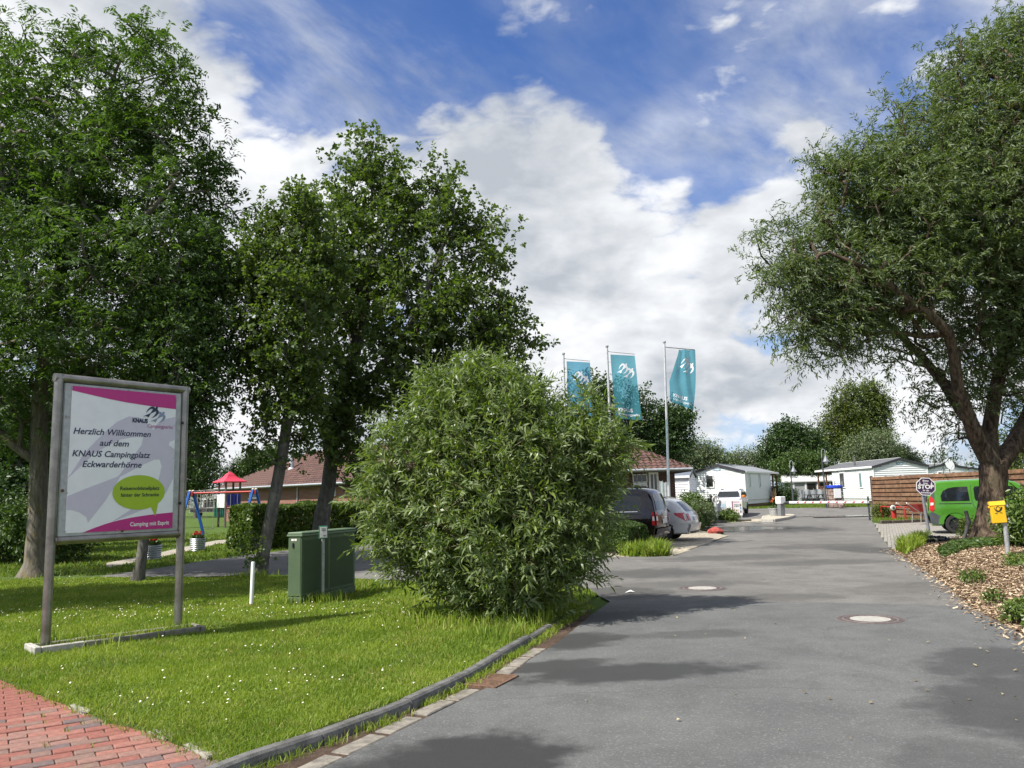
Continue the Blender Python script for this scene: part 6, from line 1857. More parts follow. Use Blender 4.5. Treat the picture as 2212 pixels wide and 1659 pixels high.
        if steel:
            b.lathe([(0, zf * .7), (r_ * .2, zf), (r_ * .34, zf * .9), (r_ * .45, zf * .5), (r_ * .63, zf * .6)], 24, Mx)
            for k in range(12):
                a = k * 2 * math.pi / 12
                b.lathe([(.03, zf * .8), (.024, zf * .95), (0, zf * .95)], 8, Mx @ Matrix.Translation((r_ * .5 * math.cos(a), r_ * .5 * math.sin(a), 0)))
        else:
            b.lathe([(r_ * .19, zf * .6), (r_ * .17, zf), (0, zf * 1.02)], 16, Mx)
            for k in range(spokes):
                for dd in ((-.13, .13) if double else (0,)):
                    a = k * 2 * math.pi / spokes + dd
                    c, sn_ = math.cos(a), math.sin(a)
                    ww = .018 if double else .03
                    q = [(r_ * .12, -ww), (r_ * .64, -ww * 1.4), (r_ * .64, ww * 1.4), (r_ * .12, ww)]
                    q = [(u * c - v * sn_, u * sn_ + v * c) for u, v in q]
                    b.prism(q, min(zf * .75, zf), max(zf * .75, zf), Mx)
        b.build('rim', rim_m, wh, smooth=30)
        MB().lathe([(r_ * .6, -w * .05), (r_ * .6, w * .05)], 20, Mx).build('brake_drum', M_BLACK, wh)
        return wh
def plate(c, y0, y1, z0, z1, off, txt, nose=False):
    p = c.end_piece('number_plate', [(y0, z0), (y1, z0), (y1, z1), (y0, z1)], mat('plate_white', (.72, .72, .70), .4), off, nose, thick=.02)
    return p

HEAD = math.atan2(.41, -.91)
def place_car(name, label, wheel_px, wx, side, heading, W):
    """Puts a car so that the tyre at (wx, side) stands where it was surveyed."""
    g = gr(*wheel_px)
    lx, ly = wx, side * (W - .03)
    ox = g.x - (lx * math.cos(heading) - ly * math.sin(heading)); oy = g.y - (lx * math.sin(heading) + ly * math.cos(heading))
    return empty(name, (ox, oy, float(rise(oy)) + .004), heading, label, 'car')

# dark high-roofed van, tail towards the road
P_DARK = car_paint('plum_black_paint', (0.014, 0.008, 0.011), 0.35, 0.22)
r_ = place_car('parked_van', 'dark plum high roofed van parked tail out beside the clipped box hedge', (1359, 1183), .88, 1, HEAD, .90)
c = Car(r_, [(.05, .40), (.0, .58), (.0, .78), (.03, 1.02), (.11, 1.42), (.19, 1.62), (.30, 1.72), (.50, 1.775), (1.6, 1.80), (2.4, 1.77), (2.75, 1.68), (3.48, 1.13), (4.05, 1.0), (4.30, .80), (4.38, .55), (4.34, .34)], .26, (.88, 3.56), .325, .90, 1.06, .16, P_DARK, crown=.05, tail=.05)
c.side_piece('side_window', [(.50, 1.14), (.42, 1.30), (.46, 1.50), (.60, 1.58), (1.48, 1.60), (1.48, 1.12)], M_GLASS)
c.side_piece('side_window', [(1.58, 1.12), (1.58, 1.60), (2.45, 1.58), (2.45, 1.11)], M_GLASS)
c.side_piece('side_window', [(2.55, 1.11), (2.55, 1.57), (2.72, 1.56), (3.22, 1.14)], M_GLASS)
c.end_piece('rear_window', [(-.66, 1.12), (.66, 1.12), (.62, 1.56), (.52, 1.62), (-.52, 1.62), (-.62, 1.56)], M_GLASS)
for sg in (1, -1):
    tl_ = c.end_piece('tail_light', [(sg * a, z) for a, z in ((.70, .66), (.835, .66), (.825, 1.07), (.69, 1.07))], M_REDLENS, .010)
    c.side_piece('light_wrap', [(.03, .66), (.13, .67), (.12, 1.06), (.06, 1.06)], M_REDLENS, .007, (sg,), tl_)
    c.end_piece('reversing_lamp', [(sg * a, z) for a, z in ((.695, .80), (.835, .80), (.83, .93), (.69, .93))], M_CLEARLENS, .016, parent=tl_)
    c.side_piece('lamp_wrap', [(.035, .80), (.10, .80), (.10, .93), (.05, .93)], M_CLEARLENS, .010, (sg,), tl_)
plate(c, -.27, .27, .70, .84, .02, '')
c.end_piece('chrome_strip', [(-.36, .885), (.36, .885), (.36, .905), (-.36, .905)], M_CHROME, .025, thick=.02)
c.end_piece('bumper', [(-.86, .36), (.86, .36), (.87, .56), (-.87, .56)], P_DARK, .05, thick=.03)
c.side_piece('chrome_strip', [(.55, 1.075), (1.5, 1.065), (1.5, 1.085), (.56, 1.095)], M_CHROME, .010)
c.side_piece('door_rail', [(.45, .985), (1.55, .98), (1.55, .995), (.45, 1.0)], M_BLACK, .004)
c.side_piece('door_gap', [(1.525, .42), (1.535, .42), (1.535, 1.62), (1.525, 1.62)], M_BLACK, .003)
MB().lathe([(.05, 0), (.045, .008), (0, .01)], 20, Matrix.Translation((-.075, 0, 1.0)) @ Matrix.Rotation(R(-90), 4, 'Y')).build('maker_badge', M_CHROME, r_)
for sg in (1, -1):
    MB().tube([(.55, sg * .70, 1.79), (.75, sg * .70, 1.845), (2.2, sg * .70, 1.85), (2.4, sg * .70, 1.79)], .022, 8).build('roof_rail', M_BLACK, r_, smooth=40)
    c.wheel(.88, sg, M_ALLOY, 5); c.wheel(3.56, sg, M_ALLOY, 5)
    MB().bbox(2.95, 3.1, min(sg * .93, sg * 1.1), max(sg * .93, sg * 1.1), 1.10, 1.28, .03).build('mirror', P_DARK, r_)
# silver estate car
P_SILV = car_paint('silver_paint', (0.62, 0.63, 0.635), 0.3, 0.35)
r_ = place_car('estate_car', 'silver estate car parked tail out between the dark van and the hedge', (1432, 1170.5), .92, 1, HEAD, .875)
c = Car(r_, [(.05, .38), (.0, .50), (.0, .62), (.05, .80), (.10, .93), (.22, 1.06), (.42, 1.26), (.60, 1.38), (.80, 1.43), (1.8, 1.47), (2.4, 1.44), (2.75, 1.34), (3.35, .98), (4.1, .84), (4.38, .66), (4.46, .45), (4.4, .30)], .24, (.92, 3.62), .315, .875, .93, .24, P_SILV, crown=.07, tail=.10)
c.side_piece('side_window', [(.66, .99), (.62, 1.02), (.92, 1.28), (1.10, 1.33), (1.42, 1.35), (1.46, .96)], M_GLASS)
c.side_piece('side_window', [(1.55, .955), (1.50, 1.35), (2.2, 1.35), (2.3, .95)], M_GLASS)
c.side_piece('side_window', [(2.40, .95), (2.30, 1.34), (2.62, 1.31), (3.15, .97)], M_GLASS)
c.end_piece('rear_window', [(-.62, 1.0), (.62, 1.0), (.52, 1.33), (-.52, 1.33)], M_GLASS)
for sg in (1, -1):
    tl_ = c.end_piece('tail_light', [(sg * a, z) for a, z in ((.60, .70), (.78, .70), (.80, .92), (.62, .94))], M_REDLENS, .012)
    c.side_piece('light_wrap', [(.06, .70), (.12, .68), (.46, .88), (.50, .95), (.16, .955)], M_REDLENS, .008, (sg,), tl_)
    c.side_piece('lamp_wrap', [(.09, .71), (.13, .70), (.19, .92), (.15, .935)], M_CLEARLENS, .011, (sg,), tl_)
plate(c, -.26, .26, .70, .81, .025, '')
c.end_piece('chrome_strip', [(-.32, .83), (.32, .83), (.32, .85), (-.32, .85)], M_CHROME, .03, thick=.02)
c.end_piece('bumper', [(-.82, .34), (.82, .34), (.84, .58), (-.84, .58)], P_SILV, .06, thick=.03)
c.side_piece('bumper_strip', [(.06, .56), (.62, .57), (.62, .60), (.07, .595)], P_SILV, .018)
c.end_piece('under_bumper', [(-.70, .26), (.70, .26), (.70, .335), (-.70, .335)], M_BLACK, .03)
c.side_piece('door_gap', [(1.50, .40), (1.508, .40), (1.49, .95), (1.482, .95)], M_BLACK, .003)
MB().lathe([(.045, 0), (.04, .008), (0, .01)], 20, Matrix.Translation((.0, 0, .90)) @ Matrix.Rotation(R(-90), 4, 'Y')).build('maker_badge', M_CHROME, r_)
for sg in (1, -1):
    MB().tube([(.75, sg * .60, 1.44), (.95, sg * .60, 1.485), (2.1, sg * .60, 1.50), (2.3, sg * .60, 1.45)], .018, 8).build('roof_rail', M_BLACK, r_, smooth=40)
    c.wheel(.92, sg, M_BLACK, steel=True); c.wheel(3.62, sg, M_BLACK, steel=True)
    MB().bbox(2.85, 2.98, min(sg * .90, sg * 1.03), max(sg * .90, sg * 1.03), .97, 1.09, .02).build('mirror', P_SILV, r_)
# small white car by the entrance, nose towards the road
P_WHT = car_paint('white_car_paint', (0.78, 0.78, 0.78), 0.0, 0.3)
M_ORANGE = mat('mirror_orange', (0.75, 0.20, 0.03), 0.4, var=0.05)
hd2 = math.atan2(-.91, -.415)
gw = gr(1600, 1119)
r_ = place_car('small_car', 'small white car with orange mirrors parked before the first mobile home', (1602, 1117.5), 3.02, 1, hd2, .78)
c = Car(r_, [(.05, .38), (.0, .55), (.0, .85), (.08, 1.05), (.30, 1.32), (.48, 1.42), (.8, 1.46), (1.6, 1.49), (2.1, 1.45), (2.35, 1.36), (2.85, 1.02), (3.40, .93), (3.58, .82), (3.66, .62), (3.66, .42), (3.6, .30)], .26, (.62, 3.02), .315, .78, .98, .22, P_WHT, crown=.06, tail=.08, nose=.12)
c.nose_crown = lambda z: .10
c.side_piece('side_window', [(.50, 1.06), (.66, 1.30), (1.30, 1.37), (1.32, 1.0)], M_GLASS)
c.side_piece('side_window', [(1.40, 1.0), (1.38, 1.37), (1.95, 1.36), (2.2, 1.30), (2.62, 1.03)], M_GLASS)
# windscreen lies on the sloping front
def slope_piece(name, pts, m, off):
    vs = []
    for y, f in pts:
        x, z = 2.85 - .5 * f, 1.02 + .34 * f
        k = 1 - (abs(y) / .75) ** 2
        vs.append((x + off * .56 + .10 * k, y, z + off * .83 + .0 * k))
    return MB().add(vs, [tuple(range(len(vs)))]).build(name, m, r_)
slope_piece('windscreen', [(-.66, .06), (.66, .06), (.57, .95), (-.57, .95)], M_GLASS, .075)
for sg in (1, -1):
    c.end_piece('headlight', [(sg * a, z) for a, z in ((.34, .76), (.70, .79), (.70, .83), (.34, .81))], M_GLASS, .02, True)
    c.end_piece('fog_lamp', [(sg * a, z) for a, z in ((.50, .48), (.72, .50), (.72, .70), (.48, .66))], M_BLACK, .02, True)
    MB().bbox(2.45, 2.62, min(sg * .76, sg * .95), max(sg * .76, sg * .95), 1.02, 1.16, .04).build('mirror', M_ORANGE, r_)
    c.wheel(.62, sg, M_BLACK, steel=True); c.wheel(3.02, sg, M_BLACK, steel=True)
    MB().tube([(.6, sg * .56, 1.46), (.75, sg * .56, 1.52), (1.75, sg * .56, 1.54), (1.95, sg * .56, 1.47)], .02, 8).build('roof_rail', M_BLACK, r_)
    c.side_piece('wheel_trim', [p for p in arc(3.02, .40, .325)] + [p for p in arc(3.02, .345, .325)[::-1]], M_BLACK, .012, (sg,))
    c.side_piece('wheel_trim', [p for p in arc(.62, .40, .325)] + [p for p in arc(.62, .345, .325)[::-1]], M_BLACK, .012, (sg,))
    c.side_piece('sill_trim', [(1.1, .30), (2.5, .30), (2.3, .44), (1.35, .36)], M_BLACK, .010, (sg,))
c.end_piece('grille', [(-.33, .74), (.33, .74), (.33, .84), (-.33, .84)], M_BLACK, .018, True)
c.end_piece('lower_grille', [(-.48, .32), (.48, .32), (.44, .47), (-.44, .47)], M_BLACK, .018, True)
plate(c, -.26, .26, .52, .63, .025, '', True)
# green van on the right
P_GRN = car_paint('apple_green_paint', (0.062, 0.215, 0.022), 0.0, 0.28)
M_BUMP = mat('grey_bumper', (0.055, 0.062, 0.072), 0.55, var=0.1)
hd3 = math.atan2(-.38, .925)
r_ = place_car('green_van', 'apple green high roofed van with black wheels behind the willow trunk', (2068, 1153.4), .80, -1, hd3, .915)
c = Car(r_, [(.06, .40), (.0, .55), (.0, .95), (.02, 1.25), (.06, 1.52), (.13, 1.68), (.26, 1.755), (.5, 1.78), (1.7, 1.81), (2.35, 1.78), (2.7, 1.69), (3.35, 1.17), (3.95, 1.02), (4.13, .80), (4.2, .55), (4.15, .34)], .27, (.80, 3.50), .33, .915, 1.08, .15, P_GRN, crown=.04, tail=.05)
c.side_piece('side_window', [(.42, 1.10), (.40, 1.28), (.50, 1.46), (.66, 1.54), (.84, 1.57), (1.24, 1.58), (1.27, 1.10)], M_GLASS)
c.side_piece('side_window', [(1.45, 1.10), (1.42, 1.18), (1.42, 1.52), (1.47, 1.58), (2.2, 1.58), (2.25, 1.09)], M_GLASS)
c.side_piece('side_window', [(2.38, 1.09), (2.36, 1.57), (2.62, 1.56), (3.12, 1.14)], M_GLASS)
c.side_piece('door_rail', [(.34, 1.005), (1.32, 1.0), (1.32, 1.025), (.34, 1.03)], M_BLACK, .005)
dg_ = [(1.34, 1.62), (1.32, 1.2), (1.36, .95), (1.44, .80), (1.50, .6), (1.62, .40), (1.632, .40), (1.512, .6), (1.452, .80), (1.372, .95), (1.332, 1.2), (1.352, 1.62)]
c.side_piece('door_gap', dg_, M_BLACK, .003)
c.side_piece('door_gap', [(2.30, .40), (2.31, .40), (2.31, 1.62), (2.30, 1.62)], M_BLACK, .003)
c.side_piece('bumper', [(.03, .36), (.32, .32), (.38, .45), (.46, .60), (.30, .62), (.12, .74), (.02, .72)], M_BUMP, .012)
c.side_piece('rear_pillar', [(.10, 1.12), (.20, 1.12), (.24, 1.66), (.14, 1.62)], M_BUMP, .006)
c.end_piece('bumper', [(-.87, .36), (.87, .36), (.87, .68), (-.87, .68)], M_BUMP, .05, thick=.03)
c.end_piece('rear_window', [(-.70, 1.10), (.70, 1.10), (.62, 1.58), (-.62, 1.58)], M_GLASS)
for sg in (1, -1):
    tl_ = c.side_piece('tail_light', [(.03, .82), (.10, .74), (.18, .82), (.20, 1.15), (.10, 1.28), (.05, 1.24)], M_REDLENS, .010, (sg,))
    c.side_piece('lamp_wrap', [(.07, .96), (.16, .98), (.17, 1.06), (.08, 1.06)], M_CLEARLENS, .014, (sg,), tl_)
    c.end_piece('light_wrap', [(sg * a, z) for a, z in ((.74, .80), (.85, .82), (.83, 1.24), (.74, 1.2))], M_REDLENS, .012, parent=tl_)
    c.wheel(.80, sg, M_BLACK, 9, double=True); c.wheel(3.50, sg, M_BLACK, 9, double=True)
    MB().bbox(2.92, 3.07, min(sg * .94, sg * 1.12), max(sg * .94, sg * 1.12), 1.12, 1.32, .03).build('mirror', M_BLACK, r_)
    c.side_piece('door_handle', [(2.42, .98), (2.60, .98), (2.60, 1.03), (2.42, 1.03)], M_BLACK, .02, (sg,))
    c.side_piece('wheel_flare', [p for p in arc(.80, .53, .33)] + [p for p in arc(.80, .375, .34)[::-1]], P_GRN, .016, (sg,))
MB().tube([(-.10, .0, .42), (.1, .0, .42)], .03, 8).build('tow_bar', M_BLACK, r_)

# ------------------------------------------------------------------ flagpoles and flags
M_POLE = mat('flagpole_aluminium', (0.62, 0.63, 0.645), 0.4, 0.4, var=0.1)
def flag_mat(name, col):
    m = bpy.data.materials.new(name); m.use_nodes = True
    t = NT(m.node_tree)
    tc = t.n('ShaderNodeTexCoord').outputs['Object']
    c = t.mix(t.ramp(t.noise(tc, 1.5, 4, .6), .3, .7), tuple(x * .88 for x in col), col)
    p = t.n('ShaderNodeBsdfPrincipled', ins={'Base Color': c, 'Roughness': 0.7, 'Specular IOR Level': 0.2})
    tr = t.n('ShaderNodeBsdfTranslucent', ins={'Color': c})
    m1 = t.n('ShaderNodeMixShader', ins={0: 0.45, 1: p.outputs[0], 2: tr.outputs[0]})
    tp = t.n('ShaderNodeBsdfTransparent', ins={'Color': (0.35, 0.72, 0.82, 1)})
    m2 = t.n('ShaderNodeMixShader', ins={0: 0.38, 1: m1.outputs[0], 2: tp.outputs[0]})
    t.n('ShaderNodeOutputMaterial', ins={'Surface': m2.outputs[0]})
    return m
M_FLAGT = flag_mat('flag_teal', (0.09, 0.36, 0.45))
M_FLAGB = flag_mat('flag_blue', (0.12, 0.40, 0.62))
M_FLAGW = mat('flag_white_print', (0.74, 0.76, 0.80), 0.7, var=0.02)
def flat_tri(poly):
    tri = tessellate_polygon([[Vector((p[0], p[1], 0)) for p in poly]])
    me = bpy.data.meshes.new('bird_emblem')
    me.from_pydata([(p[0], p[1], 0) for p in poly], [], [tuple(t) for t in tri])
    return me
def cut_fine(me, step):
    bm = bmesh.new(); bm.from_mesh(me)
    bmesh.ops.triangulate(bm, faces=bm.faces[:])
    co = np.array([v.co[:] for v in bm.verts])
    for ax in (0, 1):
        lo, hi = co[:, ax].min(), co[:, ax].max()
        k = lo + step
        while k < hi:
            pc = [0, 0, 0]; pc[ax] = k; pn = [0, 0, 0]; pn[ax] = 1
            bmesh.ops.bisect_plane(bm, geom=bm.verts[:] + bm.edges[:] + bm.faces[:], plane_co=pc, plane_no=pn, dist=1e-6)
            k += step
    bm.to_mesh(me); bm.free()
    return me
def make_flag(px_pole, top_py, base_y, label_pole, label_flag, m, shape, W_, H_, text=True, lean=0.0, yaw=0.0):
    b = at(px_pole, 1075, base_y); b.z = -.02
    ztop = at(px_pole, top_py, base_y).z
    fp = empty('flagpole', b, yaw, label_pole, 'flagpole', 'flagpoles beside the parking bays')
    MB().tube([(0, 0, 0), (lean * .3, 0, ztop * .35), (lean * .3, 0, ztop * .35)], [.060, .056, .056], 14).build('pole', M_POLE, fp, smooth=40)
    MB().tube([(lean * .3, 0, ztop * .35), (lean, 0, ztop)], [.050, .040], 14).build('upper_pole', M_POLE, fp, smooth=40)
    MB().lathe([(.05, -.02), (.062, 0), (.062, .05), (.05, .06), (0, .065)], 14, Matrix.Translation((lean, 0, ztop))).build('cap', M_GALV, fp)
    zt_ = ztop - .30
    MB().tube([(lean, 0, zt_ + .13), (lean + .12, 0, zt_ + .10), (lean + .12 + W_, 0, zt_ + .04 - .06 * W_)], .014, 8).build('arm', M_BLACK if shape == 'twist' else M_ZINC, fp)
    MB().tube([(lean, 0, .9), (lean, -.0, 1.02)], .075, 12).build('pole_lock', M_GALV, fp)
    fl_ = empty('flag', b + Vector((0, 0, zt_)), yaw, label_flag, 'flag')
    fl_['group'] = 'camping park flags'
    def S(a):
        """(u in 0..W, v in 0..H from the top, lift) to the waving cloth."""
        u, v, w = a[:, 0], a[:, 1], a[:, 2]
        f = v / H_; g_ = u / W_
        x = lean + .12 + u - 0.05 * np.sin(f * 3) * 0
        z = -v - .08 * g_
        if shape == 'calm':
            x = x + .10 * f + .06 * f * f * g_
            y = .045 * np.sin(g_ * 9 + f * 2.2) * (.3 + f) + .03 * np.sin(f * 7 + g_ * 3)
        elif shape == 'ripple':
            x = x + .05 * f * g_
            y = .05 * np.sin(g_ * 7 + f * 3.2) * (.3 + f) + .05 * np.sin(f * 5)
        else:
            # gathered on its pole side by the wind: the luff pulls out from the pole and the foot slants
            pull = np.clip(1 - np.abs(f - .0) / .30, 0, 1)
            x0_ = lean + .12 + .46 * np.where(f < .12, 1 - f / .12 * .15, np.clip(.85 - (f - .12) / .36 * .62, .0, 1)) + np.where(f > .48, -.02 * (f - .48), 0)
            x1_ = lean + .12 + W_ * (1.02 - .20 * f * f)
            x = x0_ + (x1_ - x0_) * g_
            z = -v * (.88 + .14 * g_) - .04 * g_
            y = .07 * np.sin((g_ * 1.2 - f * .55) * 11) * (.35 + .9 * np.exp(-((g_ - .25 - f * .55) / .22) ** 2)) + .04 * np.sin(f * 6)
        return np.stack([x, y - w, z], 1)
    nu, nv = 26, 60
    uu, vv = np.meshgrid(np.linspace(0, W_, nu), np.linspace(0, H_, nv), indexing='ij')
    a = np.stack([uu.ravel(), vv.ravel(), np.zeros(nu * nv)], 1)
    F = [(i * nv + j, i * nv + j + 1, (i + 1) * nv + j + 1, (i + 1) * nv + j) for i in range(nu - 1) for j in range(nv - 1)]
    link('cloth', np_mesh('cloth', S(a), F, m, smooth=True), fl_)
    # emblem and lettering printed through the cloth
    for off in (.004, -.004):
        for dx, dy in ((0, 0), BIRD2):
            me = flat_tri([(p[0] + dx, p[1] + dy) for p in BIRD])
            me.materials.append(M_FLAGW)
            cut_fine(me, .12)
            sc_ = .50 * W_
            map_mesh(me, lambda q: S(np.stack([.20 * W_ + q[:, 0] * sc_ * .92, .28 * H_ * (W_ / .97) - (q[:, 1] - .12) * sc_, np.full(len(q), off)], 1)))
            link('bird_emblem', me, fl_)
        if text:
            for body, size, u, v, bold in (('KNAUS', .20, .13, .885, .005), ('Campingparks', .14, .13, .945, .001)):
                me = text_mesh(body, size, M_FLAGW, bold, 0, 'LEFT', (.56 if body == 'KNAUS' else .80) * W_)
                cut_fine(me, .05)
                map_mesh(me, lambda q: S(np.stack([u * W_ + q[:, 0], v * H_ - q[:, 1], np.full(len(q), off)], 1)))
                link('lettering', me, fl_)
    # clips that tie the luff to the pole
    for f in (.45, .98) if shape == 'twist' else (.12, .5, .97):
        p = S(np.array([[0.0, f * H_, 0.0]]))[0]
        MB().tube([(lean - .03, 0, p[2]), tuple(p)], .006, 5).build('clip', M_ROPE, fl_)
make_flag(1226, 764, 33.5, 'left flagpole rising behind the top of the willow shrub', 'light blue camping flag hanging half behind the willow shrub', M_FLAGB, 'ripple', .98, 2.75, lean=.04)
make_flag(1324, 748, 31.5, 'middle flagpole in front of the dark trees', 'fully spread teal camping flag on the middle flagpole', M_FLAGT, 'calm', .96, 2.55, lean=.02)
make_flag(1444, 739, 32.5, 'right flagpole standing clear behind the silver estate car', 'twisted teal camping flag blown off the right flagpole', M_FLAGT, 'twist', 1.10, 2.40, lean=.16)

# ------------------------------------------------------------------ gate, kerb island and entrance furniture
M_GREYP = mat('grey_post_paint', (0.20, 0.21, 0.225), 0.5, 0.2, var=0.1)
M_ANTH = mat('anthracite', (0.045, 0.048, 0.055), 0.5, var=0.1)
M_RSTR = mat('barrier_red', (0.36, 0.030, 0.022), 0.5)
gp = gr(1689, 1119); ge_ = gr(1879, 1124)
bd = ge_ - gp; bd.z = 0
gate = empty('barrier_gate', gp, math.atan2(bd.y, bd.x), 'closed white and red barrier across the entrance road', 'barrier')
gz = at(1689, 1073, gp.y).z
MB().bbox(-.16, .14, -.16, .16, 0, gz - .42, .015).build('pedestal', M_GREYP, gate)
MB().bbox(-.24, .20, -.2, .2, gz - .42, gz, .03).build('drive_box', M_TRIM, gate)
MB().lathe([(.09, 0), (.09, .012), (0, .013)], 18, Matrix.Translation((-.02, -.203, gz - .2)) @ Matrix.Rotation(R(90), 4, 'X') @ Matrix.Diagonal((1, .7, 1, 1))).build('drive_badge', mat('badge_grey', (.40, .47, .55), .5), gate)
BL_ = bd.length; az = at(1689, 1086, gp.y).z
MB().tube([(.18, 0, az - .12), (.42, 0, az), (.75, 0, az + .02)], [.05, .06, .06], 10).build('arm_bracket', M_ANTH, gate)
MB().bbox(.70, BL_ + .05, -.03, .03, az - .055, az + .065, .012).build('arm', M_TRIM, gate)
x = 1.35
while x < BL_ - .1:
    MB().add([(x, -.0325, az - .03), (x + .17, -.0325, az - .03), (x + .27, -.0325, az + .05), (x + .10, -.0325, az + .05), (x, -.0305, az - .03), (x + .17, -.0305, az - .03), (x + .27, -.0305, az + .05), (x + .10, -.0305, az + .05)], [(0, 1, 2, 3), (4, 7, 6, 5), (0, 4, 5, 1), (1, 5, 6, 2), (2, 6, 7, 3), (3, 7, 4, 0)]).build('stripe', M_RSTR, gate)
    x += .60
rp = empty('barrier_rest', ge_, 0, 'thin dark post that catches the free end of the barrier', 'post')
MB().tube([(0, 0, -.1), (0, 0, at(1877, 1072, ge_.y).z)], .045, 12).build('post', M_ANTH, rp, smooth=40)
MB().bbox(-.10, .10, -.05, .05, az - .12, az - .06, .01).build('fork', M_ANTH, rp)
# kerb island under the pedestal
isl = [(p.x, p.y) for p in G((1647, 1127.5), (1672, 1127.5), (1700, 1122.5), (1716, 1117), (1712, 1112), (1690, 1110), (1660, 1113), (1649, 1119))]
sheet('kerb_island', isl, .13, M_PV[1], skirt=.2)
n_ = len(isl)
ko = empty('island_kerb', (0, 0, 0), kind='structure')
for i in range(n_):
    a, b_ = Vector((*isl[i], 0)), Vector((*isl[(i + 1) % n_], 0)); d = b_ - a
    k = max(1, int(d.length / .9))
    for q in range(k):
        Mx = Matrix.Translation(a + d * q / k) @ Matrix.Rotation(math.atan2(d.y, d.x), 4, 'Z')
        MB().bbox(.006, d.length / k - .006, -.06, .06, -.05, .145, .012, Mx).build('kerb_stone', M_CONC, ko)
gt = gr(1674, 1118)
t = empty('flower_bucket', (gt.x, gt.y, .13), 0, 'grey tub with tall orange flowers left of the barrier pedestal', 'planter')
MB().lathe([(.26, 0), (.34, .40), (.36, .41), (.36, .45), (.32, .45), (.30, .36), (0, .36)], 22).build('tub', M_ZINC, t, smooth=35)
V, F = clumps(200, .32, .40, .06, .10, .05); link('foliage', np_mesh('foliage', V, F, LEAF_PALE), t)
V, F = clumps(220, .16, .50, .06, .5, .0); link('plant', np_mesh('plant', V, F, M_FOL), t, (.05, 0, 0))
V, F = clumps(60, .20, .80, .045, .25, .0); link('flower', np_mesh('flower', V, F, leaf_mat('orange_petals', (.55, .09, .02), (.75, .16, .05), .2, .5)), t)
b = MB()
for k in range(9): b.tube([(random.uniform(-.1, .1), random.uniform(-.1, .1), .4), (random.uniform(-.2, .2), random.uniform(-.2, .2), random.uniform(1.2, 1.6))], .01, 4)
b.build('dry_stems', mat('dry_stem', (.20, .14, .08), .9), t)
# ticket column on the left kerb
gc_ = gr(1549, 1127)
tcn = empty('call_column', gc_, 0, 'grey tapered column with a ring shaped head left of the posters', 'column')
MB().lathe([(.26, 0), (.26, .03), (.20, .05), (.17, .06), (.14, at(1547, 1089, gc_.y).z), (.10, at(1547, 1088, gc_.y).z + .02)], 18).build('column', M_GREYP, tcn, smooth=40)
zh = at(1546, 1080, gc_.y).z
b = MB(); pts = [(.17 * math.cos(a), 0, zh + .22 * math.sin(a)) for a in np.linspace(0, 2 * math.pi, 21)]
b.tube(pts, .035, 8, cap=False); b.tube([(-.04, 0, zh - .2), (-.04, 0, zh + .2)], .03, 6); b.tube([(.05, 0, zh - .2), (.05, 0, zh + .2)], .03, 6)
b.build('ring_head', mat('ring_silver', (.6, .61, .6), .4, .5), tcn, smooth=40)
lk = G((1520, 1131), (1622, 1126))
lkd = lk[1] - lk[0]; LKL = lkd.length
lkr = empty('entrance_kerb', (0, 0, 0), kind='structure')
for q in range(6):
    Mx = Matrix.Translation(lk[0] + lkd * q / 6) @ Matrix.Rotation(math.atan2(lkd.y, lkd.x), 4, 'Z')
    MB().bbox(.006, LKL / 6 - .006, -.07, .07, -.05, .12, .015, Mx).build('kerb_stone', M_CONCD, lkr)
